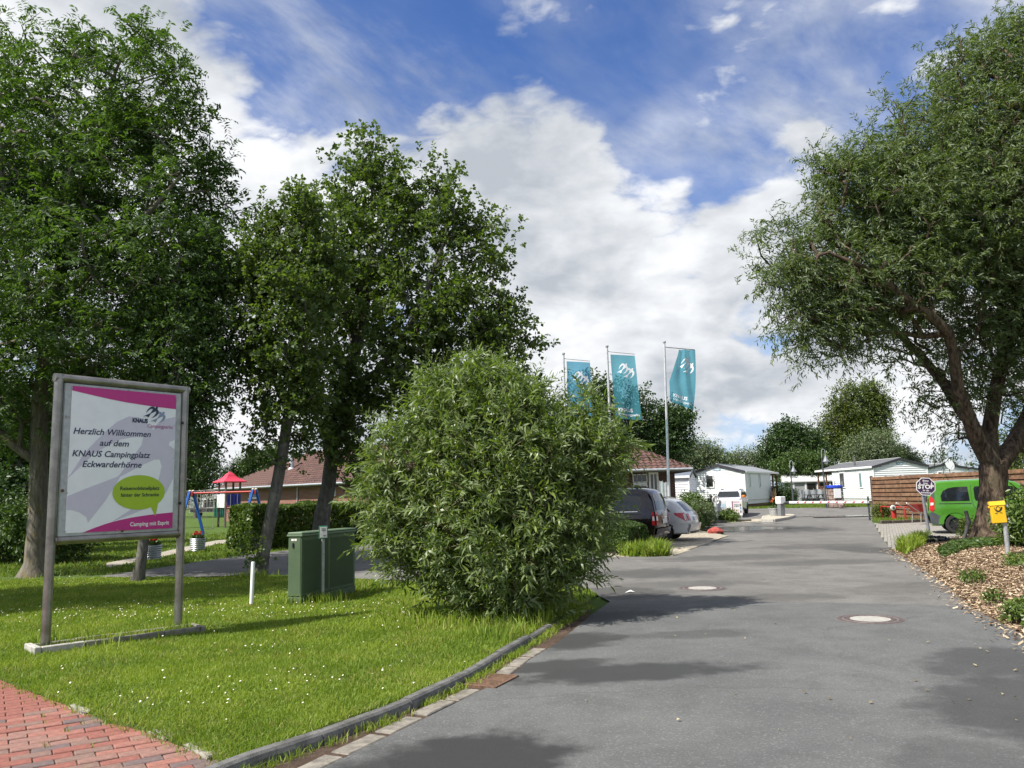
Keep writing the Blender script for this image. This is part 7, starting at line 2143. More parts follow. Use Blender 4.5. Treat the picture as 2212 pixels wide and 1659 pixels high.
# two poster stands
def poster(px0, px1, py0, py1, y, label, kind):
    a, b_ = at(px0, py1, y), at(px1, py1, y)
    w = b_.x - a.x; zt_ = at(px0, py0, y).z; zb_ = a.z
    p = empty('poster_stand', (a.x, y, float(rise(y)) - .01), R(-8), label, 'poster stand')
    MB().bbox(0, w, -.02, .02, zb_, zt_, .01).build('frame', M_TRIM, p)
    e = .05 * w + .02
    x0_, x1_, z0_, z1_ = e, w - e, zb_ + e, zt_ - e
    W2, H2 = x1_ - x0_, z1_ - z0_
    sh = MB().box(x0_, x1_, -.024, -.0205, z0_, z1_).build('sheet', mat('poster_paper', (.74, .74, .73), .5), p)
    def blk(u0, u1, v0, v1, m, nm='print_block', l=1): MB().box(x0_ + u0 * W2, x0_ + u1 * W2, -.0245 - .001 * l, -.0242, z0_ + v0 * H2, z0_ + v1 * H2).build(nm, m, sh)
    if kind == 0:
        blk(.0, 1, .40, .78, mat('poster_sky', (.35, .58, .76), .5, var=.35, scale=2.5, col2=(.62, .74, .80)))
        r2 = random.Random(3)
        for k in range(16):
            u, v = r2.uniform(.02, .85), r2.uniform(.02, .42)
            blk(u, u + r2.uniform(.06, .15), v, v + r2.uniform(.05, .12), mat('poster_tint_%d' % (k % 5), [(.60, .40, .33), (.70, .62, .56), (.30, .32, .36), (.66, .50, .42), (.50, .56, .60)][k % 5], .5), 'print_block', 2 + k % 3)
    else:
        blk(0, .13, 0, 1, mat('poster_mauve', (.28, .10, .15), .5))
        blk(.17, .82, .84, .98, mat('poster_rose', (.56, .44, .50), .5))
        for k, v in enumerate((.58, .34, .10)): blk(.82, .99, v + .02, v + .20, mat('poster_photo_%d' % k, [(.20, .15, .13), (.25, .36, .55), (.14, .17, .20)][k], .5, var=.4, scale=9))
        link('lettering', text_mesh('Mobilheime', .13 * H2, M_NAVY, .002, 0, 'CENTER', .52 * W2), sh, (x0_ + .48 * W2, -.027, z0_ + .68 * H2), (R(90), 0, 0))
        link('lettering', text_mesh('ab 200 €', .13 * H2, M_NAVY, .003, 0, 'CENTER', .52 * W2), sh, (x0_ + .48 * W2, -.027, z0_ + .56 * H2), (R(90), 0, 0))
        for k in range(4): blk(.24 + .13 * k, .31 + .13 * k, .24, .38, mat('poster_figure', (.50, .26, .20), .5))
        blk(.2, .5, .02, .14, mat('poster_green', (.34, .42, .28), .5, var=.4, scale=8)); blk(.52, .80, .02, .13, mat('poster_brown', (.48, .32, .26), .5, var=.4, scale=8))
    b = MB()
    for x in (.06, w - .06): b.tube([(x, .03, zb_ + .3), (x, .30, 0.02)], .02, 6).tube([(x, .0, zb_), (x, -.05, 0.0)], .02, 6)
    b.build('stand_foot', M_ZINC, p)
    MB().bbox(-.1, w + .15, -.25, .4, 0.0, .07, .02).build('base', M_GREYP, p)
poster(1549, 1570, 1080, 1111, 44.8, 'poster stand with a pale blue sky picture beside the grey column', 0)
poster(1580, 1604, 1080, 1113.5, 45.8, 'poster stand with price notice in front of the white car', 1)
# red painted stone at the parking corner
gs2 = ground(1547, 1152)
bmx = bmesh.new(); bmesh.ops.create_icosphere(bmx, subdivisions=2, radius=.5)
for v in bmx.verts:
    c_ = v.co
    v.co = Vector((c_.x * .70 * (1.0 - .25 * max(0, c_.x)), c_.y * .5, max(-.02, (c_.z + .25) * .34 * (1 - .7 * max(0, c_.x)))))
    v.co += Vector((random.uniform(-.02, .02), random.uniform(-.02, .02), random.uniform(-.012, .012)))
o = MB().bm(bmx).build('painted_stone', mat('faded_red_stone', (.33, .065, .052), .9, var=.3, scale=9, bump=.4), None, loc=gs2)
tag(o, 'low red painted stone at the corner of the paved bay', 'stone')

# ------------------------------------------------------------------ lamps, bench, bin, ladder beyond the gate
def lamp(px, py0, py1, y, label):
    b_ = at(px, py0, y); b_.z = float(rise(y)) - .02
    zt_ = at(px, py1, y).z - b_.z
    l = empty('street_lamp', b_, 0, label, 'lamp', 'curved neck lamps beyond the gate')
    MB().tube([(0, 0, 0), (0, 0, .9), (0, 0, .95), (-.06, 0, zt_ - .55)], [.075, .07, .05, .045], 12).build('post', M_ANTH, l, smooth=40)
    pts = [(-.06, 0, zt_ - .6), (-.06, 0, zt_ - .2), (-.02, 0, zt_ - .04), (.08, 0, zt_), (.18, 0, zt_ - .06), (.20, 0, zt_ - .45)]
    MB().tube(pts, .022, 8).build('neck', M_GALV, l, smooth=40)
    MB().lathe([(.05, .42), (.08, .30), (.12, .20), (.22, .04), (.25, .0), (.24, -.01), (0, .02)], 20, Matrix.Translation((.20, 0, zt_ - .85))).build('shade', M_GREYP, l, smooth=35)
    MB().lathe([(.02, .0), (.10, -.05), (.11, -.12), (.06, -.18), (0, -.19)], 14, Matrix.Translation((.20, 0, zt_ - .84))).build('bulb', M_CLEARLENS, l, smooth=40)
lamp(1784, 1078, 970, 55, 'dark curved neck lamp rising behind the blue lidded basin')
lamp(1713, 1077, 995, 63, 'dark curved neck lamp in front of the grey windbreak')
g = gr(1762, 1088)
pt = empty('picnic_table', g, R(10), 'dark picnic table with attached benches beside the porch', 'picnic table')
MB().bbox(-.8, .8, -.36, .36, .70, .76, .01).build('table_top', M_ANTH, pt)
for s in (-1, 1):
    MB().bbox(-.9, .9, s * .7 - .14, s * .7 + .14, .40, .45, .01).build('bench', M_ANTH, pt)
    MB().tube([(s * .5, -.75, 0), (s * .5, -.2, .72)], .045, 4).tube([(s * .5, .75, 0), (s * .5, .2, .72)], .045, 4).tube([(s * .5, -.75, .38), (s * .5, .75, .38)], .04, 4).build('leg_frame', M_ANTH, pt)
g = gr(1805, 1096)
bs = empty('stone_basin', g, 0, 'round stone clad column with white panel and blue lid behind the barrier', 'basin')
M_STN = mat('field_stone', (.27, .20, .17), .9, var=.4, scale=6, bump=.6, bscale=12)
hb = at(1805, 1048, g.y).z - g.z
for k in range(5):
    z_ = k * (hb * .86) / 5
    for q in range(10):
        a = (q + .5 * (k % 2)) * 2 * math.pi / 10
        MB().bbox(-.14, .14, -.09, .09, z_ + .006, z_ + hb * .86 / 5 - .006, .03, Matrix.Translation((.40 * math.cos(a), .40 * math.sin(a), 0)) @ Matrix.Rotation(a + math.pi / 2, 4, 'Z')).build('stone', M_STN, bs)
MB().lathe([(.36, 0), (.36, hb * .86), (0, hb * .86)], 18).build('core', M_CONCD, bs)
MB().bbox(-.24, .24, -.54, -.50, hb * .42, hb * .84, .01).build('notice', M_TRIM, bs)
MB().lathe([(.52, hb * .86), (.56, hb * .88), (.56, hb * .96), (.50, hb), (.30, hb), (0, hb * .99)], 22).build('lid', mat('blue_lid', (.015, .05, .42), .4), bs, smooth=35)
g = gr(1815, 1092)
ld = empty('plant_ladder', g, R(4), 'grey ladder hung with small pots against the white home wall', 'ladder')
lt = at(1813, 1040, g.y).z - g.z
for x in (-.27, .27): MB().bbox(x - .03, x + .03, -.02, .02, 0, lt, .005).build('rail', M_GALV, ld)
for k in range(9): MB().box(-.24, .24, -.015, .015, .25 + k * (lt - .4) / 8, .30 + k * (lt - .4) / 8).build('rung', M_GALV, ld)
for z_ in (lt * .66, lt * .33):
    pt_ = MB().lathe([(.07, 0), (.11, .16), (.12, .18), (0, .17)], 14, Matrix.Translation((.04, -.14, z_))).build('pot', mat('terracotta', (.25, .18, .14), .8), ld)
    V, F = clumps(60, .12, z_ + .17, .06, .16); link('foliage', np_mesh('foliage', V, F, M_FOL), pt_, (.04, -.14, 0))
g = gr(1818, 1098)
bmx = bmesh.new(); bmesh.ops.create_icosphere(bmx, subdivisions=2, radius=.27)
for v in bmx.verts: v.co = Vector((v.co.x * .8, v.co.y * .7, v.co.z * 1.1 + .22)) + Vector([random.uniform(-.03, .03) for _ in range(3)])
tag(MB().bm(bmx).build('boulder', M_STN, None, loc=g), 'rough reddish boulder at the foot of the ladder', 'stone')
g = at(2052, 1024, 68)
dish = empty('satellite_dish', (g.x, 68, float(rise(68))), 0, 'round white satellite dish above the brown fence', 'satellite dish')
zz_ = at(2058, 1003, 68).z - dish.location.z
MB().tube([(0, 0, 0), (0, 0, zz_ - .1)], .04, 8).build('mast', M_GALV, dish)
MB().lathe([(0, -.10), (.28, -.06), (.46, .03), (.50, .07)], 24, Matrix.Translation((0, 0, zz_)) @ Matrix.Rotation(R(70), 4, 'X') @ Matrix.Rotation(R(20), 4, 'Y')).build('reflector', M_TRIM, dish, smooth=50)
MB().tube([(0, -.1, zz_ - .45), (.05, -.55, zz_ - .1)], .015, 6).build('feed_arm', M_GALV, dish)

# ------------------------------------------------------------------ hydrant bed by the fence
hb_px = [(1884, 1128), (1893, 1116), (1960, 1111), (2100, 1112), (2140, 1124), (1995, 1128), (1902, 1132)]
hbp = [(p.x, p.y) for p in G(*hb_px)]
sheet('flower_bed', hbp, .10, M_GROUND, skirt=.2)
P = sample(hbp, 9000, .3, 28)
blades('grass', P, lambda c: np.full(len(c), .10), .12, .010, M_GRASS2, 'grass in the raised bed round the red hydrant', .6, False)
hk = empty('bed_kerb', (0, 0, 0), kind='structure')
for (a, b_) in (((1902, 1132), (1995, 1128)), ((1995, 1128), (2140, 1124))):
    a, b_ = G(a, b_); d = b_ - a; k = int(d.length / .5)
    for q in range(k):
        Mx = Matrix.Translation(a + d * q / k) @ Matrix.Rotation(math.atan2(d.y, d.x) + random.uniform(-.04, .04), 4, 'Z')
        MB().bbox(.006, d.length / k - .006, -.06, .06, -.05, .14 + random.uniform(-.01, .01), .015, Mx).build('kerb_stone', mat('dark_edging', (.10, .085, .07), .9, var=.3, scale=9, bump=.5), hk)
gy = 38.5
g = Vector((at(1931, 1110, gy).x, gy, .10))
hy = empty('fire_hydrant', g, 0, 'small red hydrant with a white face inside the red guard rail', 'hydrant')
zh = at(1926, 1093, gy).z - .10
b = MB().lathe([(.15, 0), (.15, .04), (.11, .06), (.11, zh - .2), (.14, zh - .18), (.14, zh - .1), (.08, zh - .02), (0, zh)], 16); b.build('body', M_SRED, hy, smooth=35)
MB().lathe([(.125, 0), (.125, .05), (.10, .07), (0, .07)], 20, Matrix.Translation((-.08, -.12, zh - .08)) @ Matrix.Rotation(R(95), 4, 'X')).build('outlet_face', mat('hydrant_white', (.62, .64, .62), .4), hy, smooth=35)
MB().lathe([(.05, .05), (.05, .10), (0, .1)], 12, Matrix.Translation((-.08, -.12, zh - .08)) @ Matrix.Rotation(R(95), 4, 'X')).build('outlet_nut', M_ANTH, hy)
ra, rb_ = at(1903, 1093, 40.2), at(1954, 1093, 37.6)
gl_ = empty('guard_rail', (ra.x, ra.y, .10), math.atan2(rb_.y - ra.y, rb_.x - ra.x), 'red tubular guard rail round the hydrant', 'rail')
gL_ = math.hypot(rb_.x - ra.x, rb_.y - ra.y); gh = ra.z - .10
MB().bbox(-.03, gL_ + .03, -.03, .03, gh - .05, gh + .01, .008).build('top_rail', M_SRED, gl_)
for x in (0, gL_): MB().bbox(x - .03, x + .03, -.03, .03, -.1, gh - .05, .006).build('leg', M_SRED, gl_)
MB().bbox(gL_ - .03, gL_ + .03, .03, 1.0, gh - .05, gh + .01, .008).build('side_rail', M_SRED, gl_)
MB().bbox(gL_ - .03, gL_ + .03, .94, 1.0, -.1, gh - .05, .006).build('leg', M_SRED, gl_)
wy = 35.5
g = Vector((at(1990, 1110, wy).x, wy, .10))
wbw = empty('wheelbarrow', g, R(-160), 'red wheelbarrow parked by the fence behind the stop sign', 'wheelbarrow')
zt_ = at(1990, 1089, wy).z - .1
MB().add([(-.45, -.30, zt_), (.5, -.30, zt_), (.5, .30, zt_), (-.45, .30, zt_), (-.25, -.2, zt_ - .32), (.25, -.2, zt_ - .32), (.25, .2, zt_ - .32), (-.25, .2, zt_ - .32)], [(0, 4, 5, 1), (1, 5, 6, 2), (2, 6, 7, 3), (3, 7, 4, 0), (4, 7, 6, 5)]).build('tray', M_SRED, wbw)
for s in (-1, 1):
    MB().tube([(1.05, s * .28, zt_ + .08), (.3, s * .22, zt_ - .34), (-.55, s * .08, .2)], .018, 6).build('handle_tube', M_GALV, wbw)
    MB().tube([(1.05, s * .28, zt_ + .08), (.92, s * .27, zt_ + .02)], .026, 8).build('grip', M_STK, wbw)
    MB().tube([(.25, s * .22, zt_ - .34), (.3, s * .24, 0)], .016, 6).build('leg', M_GALV, wbw)
MB().lathe([(.12, -.04), (.2, -.03), (.2, .03), (.12, .04)], 18, Matrix.Translation((-.6, 0, .2)) @ Matrix.Rotation(R(90), 4, 'X'), close=True).build('wheel', M_RUBBER, wbw)

# ------------------------------------------------------------------ stop sign
g = ground(2009, 1163)
ss = empty('stop_sign', g, R(-14), 'octagonal dark purple stop sign on a leaning grey post', 'sign')
M_PURP = mat('sign_purple', (.050, .020, .070), .4, var=.06)
top = at(1992, 1060, g.y) - g
a_ = Matrix.Rotation(R(14), 3, 'Z') @ top
zc_ = at(1999, 1051, g.y).z - g.z
MB().tube([(0, 0, -.1), (a_.x * .9, .04, zc_ - .15), (a_.x * 1.05, .04, zc_ + .2)], [.05, .047, .047], 14).build('post', M_GREYP, ss, smooth=40)
cx = (Matrix.Rotation(R(14), 3, 'Z') @ (at(1999, 1051, g.y) - g)).x
rad_ = .30
Mz = Matrix.Translation((cx, -.03, zc_)) @ Matrix.Rotation(R(3), 4, 'Y') @ XZ
oc = lambda r_: [(r_ * math.cos(R(22.5 + 45 * k)), r_ * math.sin(R(22.5 + 45 * k))) for k in range(8)]
MB().prism(oc(rad_), 0, .012, Mz).build('border', M_TRIM, ss)
fc = MB().prism(oc(rad_ * .92), .0125, .015, Mz).build('face', M_PURP, ss)
def stop_text(s, x, z, size, w, bold):
    o = link('lettering', text_mesh(s, size, M_TRIM, bold, 0, 'CENTER', w), fc)
    o.matrix_local = Mz @ Matrix.Translation((x, z, .0165))
stop_text('Bitte', 0, .155, .085, .17, .001)
stop_text('hier', 0, .075, .085, .13, .001)
stop_text('STOP', 0, -.065, .175, .46, .006)
stop_text('für die', 0, -.145, .075, .18, .001)
stop_text('Anmeldung', 0, -.215, .075, .31, .001)
for s in (-1, 1):
    MB().prism([(s * .17 - .028, .10), (s * .17 + .028, .10), (s * .17, .055)], .0152, .0168, Mz).prism([(s * .17 - .006, .10), (s * .17 + .006, .10), (s * .17 + .006, .16), (s * .17 - .006, .16)], .0152, .0168, Mz).build('arrow', M_TRIM, fc)

# ------------------------------------------------------------------ yellow mailbox and the post beside it
gpost = ground(2180, 1216)
mp = empty('steel_post', gpost, 0, 'galvanised round post standing right of the yellow mailbox', 'post')
zp = at(2179, 1083, gpost.y).z
MB().tube([(0, 0, -.1), (0, 0, zp - .03), (0, 0, zp)], [.046, .046, .050], 16).build('tube', M_GALV, mp, smooth=40)
MB().lathe([(.055, zp - .06), (.055, zp - .02), (.04, zp + .01), (0, zp + .012)], 16).build('cap', M_ZINC, mp, smooth=40)
my = gpost.y
mb_ = at(2157, 1106, my)
M_YEL = mat('post_yellow', (.72, .43, .010), .42, var=.04, dirt=.08)
w_, h_ = .275, .46
mx = empty('mailbox', (mb_.x, my, mb_.z - h_ / 2), R(-16), 'yellow post box with a black horn emblem fixed beside the steel post', 'mailbox')
tlt = Matrix.Rotation(R(-3.5), 4, 'Y')
MB().bbox(-w_ / 2, w_ / 2, -.06, .06, 0, h_ - .05, .012, tlt).build('body', M_YEL, mx)
MB().prism([(-.07, h_ - .085), (.065, h_ - .06), (.065, h_ - .012), (-.04, h_)], -w_ / 2 - .012, w_ / 2 + .012, tlt @ Matrix(((0, 0, 1, 0), (1, 0, 0, 0), (0, 1, 0, 0), (0, 0, 0, 1)))).build('flap', mat('post_yellow_flap', (.76, .47, .02), .4, var=.03), mx)
MB().bbox(w_ / 2 - .005, w_ / 2 + .055, -.02, .06, h_ * .72, h_ * .82, .006).bbox(w_ / 2 - .005, w_ / 2 + .055, -.02, .06, h_ * .12, h_ * .22, .006).build('bracket', M_GALV, mx)
MB().bbox(-w_ / 2 - .03, -w_ / 2, -.03, .03, h_ * .70, h_ * .80, .006, tlt).build('hinge', M_YEL, mx)
hm_ = tlt @ Matrix.Translation((0, -.062, 0)) @ XZ @ Matrix.Diagonal((.8, 1, 1, 1))
hx, hz, hr = 0.0, h_ * .655, .047
b = MB()
ringo = [(hx + (hr + .008) * math.cos(a), hz + (hr + .008) * math.sin(a)) for a in np.linspace(0, 2 * math.pi, 28, endpoint=False)]
for k in range(28):
    a0, a1 = k * 2 * math.pi / 28, (k + 1) * 2 * math.pi / 28
    b.prism([(hx + r_ * math.cos(a), hz + r_ * math.sin(a)) for r_, a in ((.040, a0), (.052, a0), (.052, a1), (.040, a1))], 0, .002, hm_)
bell = [(hx - .098, hz + .032), (hx - .085, hz + .034), (hx - .072, hz + .002), (hx - .050, hz - .026), (hx - .01, hz - .048), (hx + .035, hz - .036), (hx + .055, hz - .005), (hx + .066, hz + .034), (hx + .104, hz + .028), (hx + .098, hz - .002), (hx + .075, hz - .035), (hx + .040, hz - .060), (hx, hz - .070), (hx - .045, hz - .060), (hx - .078, hz - .028)]
b.prism(bell, 0, .002, hm_)
for s in (-1, 1):
    b.prism([(hx + s * .015, hz - .078), (hx + s * .045, hz - .080), (hx + s * .055, hz - .094), (hx + s * .03, hz - .090)], 0, .002, hm_)
    b.prism([(hx + s * .048, hz - .080), (hx + s * .072, hz - .084), (hx + s * .094, hz - .102), (hx + s * .062, hz - .096)], 0, .002, hm_)
b.build('horn_emblem', M_BLACK, mx)
MB().prism([(-.05 - .012, h_ * .40), (-.05 + .012, h_ * .40), (-.05 + .012, h_ * .44), (-.05 - .012, h_ * .44)], 0, .0015, hm_).build('sticker', mat('sticker_grey', (.35, .28, .12), .6), mx)

# ------------------------------------------------------------------ odds and ends at the willow
g = ground(2020, 1172)
b = MB()
for k in range(26):
    a = random.uniform(0, 6.28); r1 = random.uniform(.15, .62)
    pts = [Vector((r1 * 1.1 * math.cos(a + t) + random.gauss(0, .03), r1 * .55 * math.sin(a + t) + random.gauss(0, .03), random.uniform(.03, .20) * (1.15 - r1))) for t in np.linspace(0, random.uniform(1.5, 4), 10)]
    b.tube(pts, random.uniform(.018, .03), 6)
o = b.build('hose_pile', M_BLACK, None, smooth=50, loc=g); tag(o, 'black heap of tangled hose lying on the bark beside the stop sign', 'hose')
g = ground(2036, 1187)
vs = []
for i in range(9):
    t = i / 8
    for s, dy in ((-.10, 0), (.10, 0.05)):
        vs.append((-.16 + .30 * t + .1 * s, s * (1 - .3 * t) + .1 * t, .02 + .26 * (1 - t) ** 1.5 + dy * .4))
fs = [(2 * i, 2 * i + 1, 2 * i + 3, 2 * i + 2) for i in range(8)]
me_ = MB().add(vs, fs)
o = me_.build('rubber_flap', mat('grey_rubber', (.06, .068, .082), .5), None, smooth=40, loc=g)
sm_ = o.modifiers.new('thick', 'SOLIDIFY'); sm_.thickness = .012
tag(o, 'curled grey rubber flap lying in front of the black hose heap', 'rubber flap')
g = ground(2075, 1181)
p1, p2_, p3_ = at(2084, 1160, g.y) - g, at(2093, 1128, g.y) - g, at(2086, 1104, g.y) - g
o = MB().tube([(0, 0, .02), tuple(p1), tuple(p2_), tuple(p3_)], [.03, .045, .06, .05], 8).build('leaning_stick', mat('dark_stick', (.045, .040, .042), .7), None, smooth=50, loc=g)
tag(o, 'bent dark pipe leaning against the willow trunk', 'pipe')
# ------------------------------------------------------------------ hedges and bushes
def box_hedge(name, label, a, b_, wd, h, leafm, n, leaf, base_z=0.0, stems=True, roundy=.12, group=None, ratio=.7):
    """Clipped hedge along a-b: leaves massed near the faces, dark twigs inside."""
    d = b_ - a; d.z = 0; L = d.length
    root = empty(name, (a.x, a.y, base_z), math.atan2(d.y, d.x), label, 'hedge', group)
    P = []
    per = [(L * h, 0), (L * h, 1), (L * wd, 2), (wd * h, 3), (wd * h, 4)]
    tot = sum(p for p, _ in per)
    for ar, k in per:
        m = int(n * ar / tot)
        u, v, w = rng.random(m), rng.random(m), np.abs(rng.normal(0, .06, m))
        if k == 0: q = np.stack([u * L, w, v * h], 1)
        elif k == 1: q = np.stack([u * L, wd - w, v * h], 1)
        elif k == 2: q = np.stack([u * L, v * wd, h - w], 1)
        elif k == 3: q = np.stack([w, u * wd, v * h], 1)
        else: q = np.stack([L - w, u * wd, v * h], 1)
        P.append(q)
    P = np.concatenate(P)
    # uneven clipping
    bump = .07 * np.sin(P[:, 0] * 2.3 + 1) + .05 * np.sin(P[:, 0] * 5.1 + P[:, 2] * 3) + .04 * np.sin(P[:, 2] * 6 + P[:, 1] * 4)
    c = np.array((L / 2, wd / 2, h / 2))
    out_ = P - c; out_[:, 0] *= .3; out_ /= np.linalg.norm(out_, axis=1)[:, None]
    P = P + out_ * bump[:, None] - out_ * roundy * (np.abs(P[:, 2:3] / h - .5) * 2) ** 4 * .5
    P = P[P[:, 2] > .03]
    nn = len(P)
    ax = out_[:nn] * .5 + rng.normal(0, .6, (nn, 3)); ax /= np.linalg.norm(ax, axis=1)[:, None]
    w = np.cross(ax, rng.normal(0, 1, (nn, 3))); w /= np.linalg.norm(w, axis=1)[:, None]
    s = leaf * rng.uniform(.6, 1.35, (nn, 1))
    V = np.stack([P - ax * s * .5, P + w * s * ratio * .5, P + ax * s * .6, P - w * s * ratio * .5], 1).reshape(-1, 3)
    link('foliage', np_mesh('foliage', V, np.arange(4 * nn).reshape(-1, 4), leafm), root)
    tw_ = MB()
    for k in range(int(L * 9)):
        x, y = random.uniform(.05, L - .05), random.uniform(.1, max(.12, wd - .1))
        p = [Vector((x, y, -.05))]
        for q in range(4): p.append(p[-1] + Vector((random.gauss(0, .09), random.gauss(0, .09), h * .24)))
        tw_.tube(p, [.028, .022, .016, .01, .006], 4)
    tw_.build('stems', BARK_TWIG, root)
    return root
box_hedge('hedge', 'long clipped hedge between the two leaning trees behind the cabinet', ground(543, 1189), ground(800, 1170), 1.5, 1.62, LEAF_HEDGE, 21000, .12, -.03, ratio=.8)
box_hedge('hedge', 'longer stretch of clipped hedge behind the willow shrub', ground(812, 1170), ground(1090, 1176), 1.3, 1.5, LEAF_HEDGE, 9000, .12, -.03, ratio=.8)
ha = ground(1290, 1194); hb2 = ground(1352, 1199)
box_hedge('hedge', 'small clipped box hedge in front of the dark van', Vector((ha.x - .3, ha.y, 0)), Vector((hb2.x + .08, hb2.y + .1, 0)), 1.0, at(1345, 1127, hb2.y).z, LEAF_MID, 14000, .055, 0, roundy=.2, ratio=.6)
h1 = ground(1512, 1150)
box_hedge('hedge', 'narrow clipped hedge right of the silver estate car', Vector((h1.x - .25, h1.y + .05, 0)), Vector((h1.x + 1.3, h1.y + 4.2, 0)), .9, 1.05, LEAF_MID, 9000, .07, 0, roundy=.25, ratio=.6)

def bush(name, label, c, r_, leafm, n, leaf, ratio=.6, cat='bush', flat=1.0, base_z=None, group=None, k=5, droop=.15):
    root = empty(name, (c.x, c.y, c.z if base_z is None else base_z), 0, label, cat, group)
    lob = [(Vector((0, 0, r_ * flat * .85)), r_)]
    for q in range(6):
        a = q * 1.05 + random.uniform(-.2, .2)
        lob.append((Vector((r_ * .55 * math.cos(a), r_ * .55 * math.sin(a), r_ * flat * random.uniform(.55, 1.15))), r_ * random.uniform(.45, .62)))
    A = crown_points(lob, n, .55, flat)
    A = A[A[:, 2] > .05]
    D = A - np.array((0, 0, r_ * .5)); D /= np.linalg.norm(D, axis=1)[:, None]
    V, F = sprays(A, D, k, r_ * .05, leaf * 2.2, 4, (leaf, leaf * ratio), droop=droop, fan=.9, upbias=.25)
    link('foliage', np_mesh('foliage', V, F, leafm), root)
    b = MB()
    for q in range(10):
        a = random.uniform(0, 6.28); rr = random.uniform(.2, .7) * r_
        b.tube([(.05 * math.cos(a), .05 * math.sin(a), -.05), (rr * .5 * math.cos(a), rr * .5 * math.sin(a), r_ * flat * .6), (rr * math.cos(a), rr * math.sin(a), r_ * flat * 1.3)], [.02, .014, .006], 4)
    b.build('stems', BARK_TWIG, root)
    return root
g = ground(2192, 1200); bush('rhododendron', 'glossy broad leaved bush right of the willow trunk by the steel post', Vector((g.x + .75, g.y + .3, bed_at(g))), .70, LEAF_HEDGE, 380, .13, .42, k=3)
g = ground(2094, 1160); bush('rhododendron', 'small yellowish bush left of the willow trunk before the van wheel', Vector((g.x + .05, g.y, .03)), .25, LEAF_OLIVE, 60, .11, .42, k=3)
c = at(1494, 1080, 40); bush('laurel_bush', 'rounded dark laurel bush between the flagpole and the first mobile home', Vector((c.x, 40, 0)), .82, LEAF_HEDGE, 330, .12, .5, flat=1.05)
c = at(1548, 1080, 54); bush('clipped_bush', 'round clipped bush against the gable of the first mobile home', Vector((c.x, 54, .25)), .62, LEAF_DARK, 330, .07, .6, flat=1.05)
c = at(1500, 1095, 37); bush('feathery_shrub', 'yellow green feathery shrub behind the narrow hedge', Vector((c.x + .2, 37, 0)), .62, LEAF_PALE, 260, .09, .3, flat=1.1)
c = at(1530, 1118, 42); bush('feathery_shrub', 'pale shrub at the foot of the grey ticket column', Vector((c.x, 42.6, 0)), .5, LEAF_PALE, 160, .09, .35)
c = at(1574, 1118, 43.5); bush('bedding_plant', 'low leafy plant with cream blooms under the poster stands', Vector((c.x, 43.6, .02)), .40, LEAF_HEDGE, 130, .12, .5, flat=.7)
c = at(1898, 1112, 40.5); bush('bedding_plant', 'small yellow leaved plant beside the barrier rest post', Vector((c.x + .1, 40.5, .1)), .36, LEAF_OLIVE, 120, .09, .5)
c = at(1698, 1060, 66); bush('garden_bush', 'dark rounded bush before the white awning', Vector((c.x, 66.5, .4)), .95, LEAF_DARK, 260, .12, .6)
c = ground(24, 1225); bush('elder_bush', 'broad bush left of the thick tree trunk', Vector((c.x, c.y + 2.0, 0)), 1.25, LEAF_MID, 420, .13, .6, flat=.95)
c = ground(-60, 1220); bush('elder_bush', 'dark bush at the left picture edge behind the lawn', Vector((c.x, c.y + 1.5, 0)), 1.6, LEAF_DARK, 420, .14, .6)
for px, py, s, lb in ((2100, 1256, .15, 'small leafy weed in the middle of the bark bed'), (2195, 1338, .13, 'ground creeping weed patch at the right picture edge'), (2200, 1232, .16, 'leafy weed at the foot of the steel post'), (2150, 1300, .08, 'tiny weed near the road edge of the bark bed')):
    g = ground(px, py, .06); bush('weed', lb, Vector((g.x, g.y, .06)), s, LEAF_HEDGE, int(30 + s * 100), .055, .55, cat='weed', flat=.6, k=3)
# ivy on the soil round the willow, tall grass at the parking corner
def ground_leaves(name, poly_px, n, size, m, label, z0, dz):
    poly = [(p.x, p.y) for p in G(*poly_px)]
    P = sample(poly, n, .5, 12)
    z = (bed_z(P) if z0 is None else np.full(len(P), z0)) + rng.random(len(P)) * dz
    nn = len(P); Pn = np.stack([P[:, 0], P[:, 1], z], 1)
    ax = rng.normal(0, 1, (nn, 3)); ax[:, 2] *= .5; ax /= np.linalg.norm(ax, axis=1)[:, None]
    w = np.cross(ax, np.array((0, 0, 1.)) + rng.normal(0, .4, (nn, 3))); w /= np.linalg.norm(w, axis=1)[:, None]
    s = size * rng.uniform(.6, 1.3, (nn, 1))
    V = np.stack([Pn - ax * s * .5, Pn + w * s * .4, Pn + ax * s * .5, Pn - w * s * .4], 1).reshape(-1, 3)
    return tag(link(name, np_mesh(name, V, np.arange(4 * nn).reshape(-1, 4), m)), label, 'ground cover', kind='stuff')
ground_leaves('ivy', [(2022, 1198), (2060, 1182), (2130, 1178), (2200, 1180), (2230, 1192), (2170, 1196), (2090, 1200), (2040, 1212)], 3200, .08, LEAF_MID, 'ivy creeping over the bark round the willow foot', None, .09)
ground_leaves('ivy', [(2160, 1225), (2260, 1215), (2330, 1260), (2260, 1270)], 900, .09, LEAF_HEDGE, 'creeping leaves behind the steel post', None, .12)
ground_leaves('ivy', [(2170, 1320), (2260, 1300), (2330, 1360), (2215, 1362)], 700, .09, LEAF_HEDGE, 'creeping leaves at the edge of the bark bed', None, .10)
ground_leaves('undergrowth', [(1380, 1128), (1500, 1128), (1520, 1112), (1380, 1115)], 900, .16, LEAF_PALE, 'mixed plants in the bed beside the reception path', 0, .6)
tp = [(p.x, p.y) for p in G((1340, 1201), (1400, 1203), (1452, 1200), (1420, 1188), (1372, 1182), (1330, 1190))]
P = sample(tp, 3600, .3, 18)
blades('tall_grass', P, lambda c: np.full(len(c), 0.0), .36, .012, M_GRASS, 'long grass at the parking corner in front of the dark van', .7)
